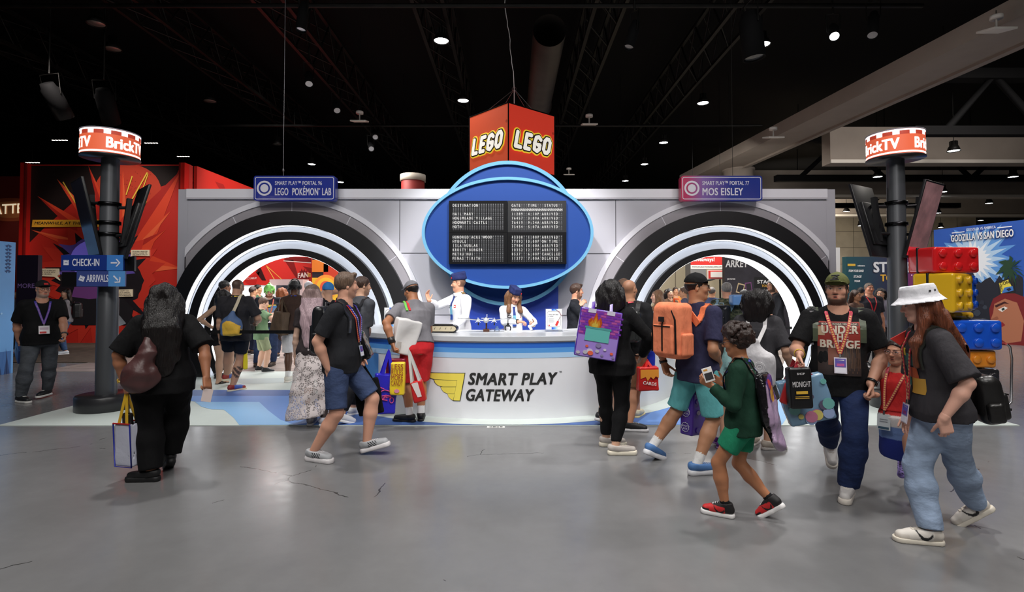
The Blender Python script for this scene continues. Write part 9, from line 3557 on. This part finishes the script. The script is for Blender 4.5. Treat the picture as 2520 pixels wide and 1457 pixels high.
for p, n in list(zip(sp, ns))[:13]:
 mb = MB()
 mb.box(Vector(p) + n * .008 + Vector((rg.uniform(-.01, .01), 0, 0)), (.03, .012, .012), cm(*((150, 156, 150), (60, 110, 90), (170, 170, 176))[rg.randrange(3)], 'gloss'))
 mb.build('pin', e)
H33 = wl(P33, 'r', .015)
def art_tall(mb, fr, w, h, d):
 wt = cm(226, 224, 226, 'print')
 mb.text('MIDNIGHT', .06, wt, fr @ Matrix.Translation((0, -.002, .03)), bold=.0, fit=w * .78)
 mb.text('SHOP', .022, wt, fr @ Matrix.Translation((0, -.002, .11)), bold=.02)
 mb.box((0, -.002, -.03), (w * .5, .002, .022), cm(220, 176, 60, 'print'), fr)
 for i in range(2):
  mb.box((0, -.002, -.06 - i * .012), (w * .6, .002, .005), cm(190, 150, 60, 'print'), fr)
def art_pastel(mb, fr, w, h, d):
 rg = random.Random(40)
 for i in range(18):
  x, z = rg.uniform(-.44, .44) * w, rg.uniform(-.42, .42) * h
  r = rg.uniform(.015, .045)
  mb.prism([(x + r * math.cos(t), z + r * math.sin(t)) for t in [2 * math.pi * k / 12 for k in range(12)]], -.003 - i * .0003, 0, cm(*[(214, 200, 110), (196, 120, 150), (110, 176, 170), (150, 170, 210), (90, 84, 110)][i % 5], 'gloss'), fr)
tote('tall black bag with white and gold print held by the man in the olive cap', H33 + A((-.01, -.03, 0)), .02, .165, .31, .09, 6, (18, 18, 20), (150, 40, 50), kind='plastic', art=art_tall, soft=.0, roll=-3, gap=.04)
tote('pastel blue cartoon-coloured bag hanging behind the tall black one', H33 + A((.03, .10, 0)), .12, .34, .36, .10, 12, (120, 156, 186), (150, 40, 50), kind='gloss', art=art_pastel, roll=-16)
tote('red folded bag between the two bags of the man in the olive cap', H33 + A((.07, .03, 0)), .18, .17, .16, .05, 10, (190, 46, 48), None, kind='vinyl', roll=16)
P34 = Person('child with round glasses in a red, white and blue striped dress, holding a hand', 1.22, -168, at=(2216, 1236), headk=1.18, sex='f', skin=(200, 146, 120), res=.009, hres=.0042, drop=.012, feet={'r': (2230, 1190, 40, 0, .05), 'l': (2256, 1246, 0, -30, 0)},
   hands={'r': (2158, 972, .02), 'l': ('l', -.04, -.02, -.31)}, elbow={'r': (.7, -.6, -.4)}, head=(14, 2, 0), mouth=.4, handspec={'r': dict(curl=.8, dir=(.8, .2, -.2))})
HX = P34.H
P34.top(name='bodice', col=(190, 44, 44), tank=True, g=.012, hem=.06, flare=.004)
def stripes(V):
 z = V[:, 2] / HX
 return np.where((z > .545)[:, None], A(rgb(190, 44, 44)), np.where((z > .475)[:, None], A(rgb(214, 208, 206)), np.where((z > .39)[:, None], A(rgb(120, 150, 206)), A(rgb(34, 52, 140)))))
P34.bottom(name='skirt', m=mat('striped_dress', (.5, .1, .1), .8, vcol=True, bump=.3, bscale=200), skirt=(.235, .118, .10), g=(.012, .012, 0), colf=stripes, waist=.09, fold=.004)
P34.shoes(col=(150, 130, 206), sole=(150, 130, 206), soleh=.024, colf=lambda f, u, r: np.where(((np.sin(f * 60) * np.sin(r * 190) > .45) & (u > .03) & (f > .25))[:, None], A(rgb(40, 30, 60)), A(rgb(156, 136, 210))))
P34.hair('bun', (40, 28, 26))
P34.glasses((120, 90, 96))
P34.lanyard((186, 48, 70), bot=.06, w=.02, dots=(226, 180, 110), badge=(186, 192, 196), badge_size=(.085, .115), x=.06, badge_art=[(-.4, -.45, .4, -.3, (40, 70, 90)), (-.3, .0, .3, .06, (120, 124, 130)), (-.3, .14, .3, .2, (120, 124, 130))])
P35 = Person('person in white bucket hat with long auburn hair, grey shirt and pale jeans', 1.66, -112, at=(2322, 1322), sex='f', fat=1.06, skin=(222, 170, 150), res=.009, hres=.0042, drop=.02, lean=8, feet={'r': (2290, 1338, 0, -4, 0), 'l': (2402, 1296, 40, 10, 0)},
   hands={'l': (2322, 1030, -.24)}, elbow={'l': (-.7, -1, -.2)}, head=(8, 6, 0), handspec={'l': dict(curl=.55, thumb=.7, dir=(.1, -.25, -1))})
P35.top(col=(58, 56, 60), sleeve=.92, g=.024, hem=-.03, sg=.022)
P35.bottom(col=(146, 164, 190), hem=1.95, g=(.012, .020, .028), m=cm(146, 164, 190, 'denim'))
P35.shoes(col=(224, 218, 212), sole=(220, 212, 198), colf=swoosh((222, 216, 208), (214, 206, 196), (28, 28, 30)), res=.005)
P35.hair('long', (112, 62, 42), length=.31, width=1.12, side=-1, vol=.04, under=True)
S = SDF(.006)
hh = P35.hh
S.tubeprof(P35.hc, P35.HM, [(.10 * hh, .64 * hh, .72 * hh, -.02 * hh), (.22 * hh, .50 * hh, .58 * hh, -.04 * hh), (.30 * hh, .43 * hh, .51 * hh, -.06 * hh), (.52 * hh, .40 * hh, .47 * hh, -.06 * hh), (.62 * hh, .36 * hh, .43 * hh, -.06 * hh)], .03, p=2.0)
S.tubeprof(P35.hc, P35.HM, [(-.06 * hh, .66 * hh, .74 * hh, -.02 * hh), (.04 * hh, .62 * hh, .70 * hh, -.02 * hh), (.16 * hh, .44 * hh, .52 * hh, -.04 * hh), (.26 * hh, .36 * hh, .43 * hh, -.06 * hh)], .01, 's', p=2.0)
S.fold(.0015, 60, seed=2)
o = mesh_obj('bucket_hat', [S.mesh()], cm(226, 226, 232), P35.o)
mb = MB()
for a in (205, 225):
 c = P35.hp(.43 * math.cos(R_(a)), -.06 + .5 * math.sin(R_(a)), .42)
 n = nrm(c - P35.hp(0, -.06, .42))
 mb.lathe([(.0, .0), (.007, 0), (.007, .003), (0, .003)], cm(40, 40, 44, 'print'), 12, frame(Vector(c), tuple(np.cross(P35.Uh, n)), tuple(n)))
mb.build('eyelet', o)
P35.lanyard((190, 48, 66), bot=.045, w=.022, dots=(226, 180, 110), badge=(214, 206, 222), badge_size=(.09, .13), badge_art=ARTB, off=.014, x=.01)
P35.print_on('shirt_print', lambda mb, fn: [sheet(mb, fn, x, z, x + w, z + h, cm(*c, 'print'), .0004 * i, 4, 4) for i, (x, z, w, h, c) in enumerate(((-.13, -.12, .12, .16, (40, 120, 116)), (.0, -.16, .12, .10, (196, 150, 60)), (-.08, .02, .14, .08, (40, 100, 96)), (-.02, -.06, .10, .07, (190, 90, 50)), (-.10, .08, .08, .05, (214, 180, 60))))], 0, .17, .3)
P35.watch('r', (200, 170, 160), None, t=.95, w=.012, name='bracelet')
e = backpack(P35, 'small black backpack with brass buckle behind the woman in the white hat', w=.26, h=.31, d=.13, t=.035, col=(30, 29, 29), r=.0, straps=(-.07, .07), strap_col=(40, 42, 38))
mb = MB()
sp = [Vector(v) for v in ((.03, -.112, .0), (.09, -.112, .0), (.09, -.112, -.06), (.03, -.112, -.06))]
rt = rotv(P35.Rc, P35.Uc, 0)
frb = Matrix([[P35.Rc[0], P35.Fc[0], P35.Uc[0], 0], [P35.Rc[1], P35.Fc[1], P35.Uc[1], 0], [P35.Rc[2], P35.Fc[2], P35.Uc[2], 0], [0, 0, 0, 1]])
mb.tube([frb @ v for v in sp], .005, cm(196, 160, 90, 'metal'), 6, closed=True)
mb.build('buckle', e)
o = MB().prism([(-.10, 0), (.10, -.03), (.03, .24)], -.01, .01, cm(206, 60, 54, 'vinyl'), smooth=False).build('red_pennant', loc=Vector((WX(2226, 3.62), 3.62, WZ(852, 3.62))))
o.rotation_euler = (0, R_(28), R_(-20))
tag(o, 'red folded bag corner sticking up above the head of the girl with glasses', 'bag')
# ---- small crowd to the right
for i, (px, Y, H, yaw, sx, hc, st, tc_, sk, lab, kw) in enumerate((
  (2106, 10.6, 1.62, 120, 'f', (70, 46, 36), 'long', (110, 86, 76), TAN, 'person with long brown hair looking right behind the man in the olive cap', {}),
  (2138, 11.2, 1.78, 150, 'm', (96, 84, 76), 'crew', (46, 46, 54), (200, 140, 114), 'person with short grey hair, dark shirt and red lanyard in the small crowd', dict(fat=1.2)),
  (2168, 11.6, 1.66, 190, 'f', (28, 22, 22), 'long', (120, 116, 130), FAIR, 'person with long black hair, glasses and grey top left of the totem pole', {}),
  (2180, 13.4, 1.28, 184, 'm', (28, 22, 22), 'short', (22, 22, 26), FAIR, 'child with black bowl haircut and black shirt next to the totem pole', dict(headk=1.15)),
  (2118, 13.2, 1.70, 20, 'm', (30, 26, 26), 'short', (70, 70, 84), MED, 'person with dark hair seen from behind at the back of the small crowd', {}))):
 q = Person(lab, H, yaw, X=WX(px, Y), Y=Y, sex=sx, skin=sk, res=.015, mouth=.3 if 'child' in lab else 0, **kw)
 q.top(col=tc_, sleeve=.85, g=.016)
 q.bottom(name='shorts' if 'child' in lab else 'trousers', col=(30, 30, 36), hem=.95 if 'child' in lab else 1.9)
 q.shoes(col=(30, 30, 34), sole=(220, 220, 222))
 q.hair(st, hc, length=.17, vol=.04)
 if i in (1, 3):
  q.lanyard(((206, 50, 60), (60, 60, 170))[i // 2], bot=.12, w=.022, badge=(226, 226, 230) if i == 3 else None)
 if i == 2:
  q.glasses((40, 36, 36))
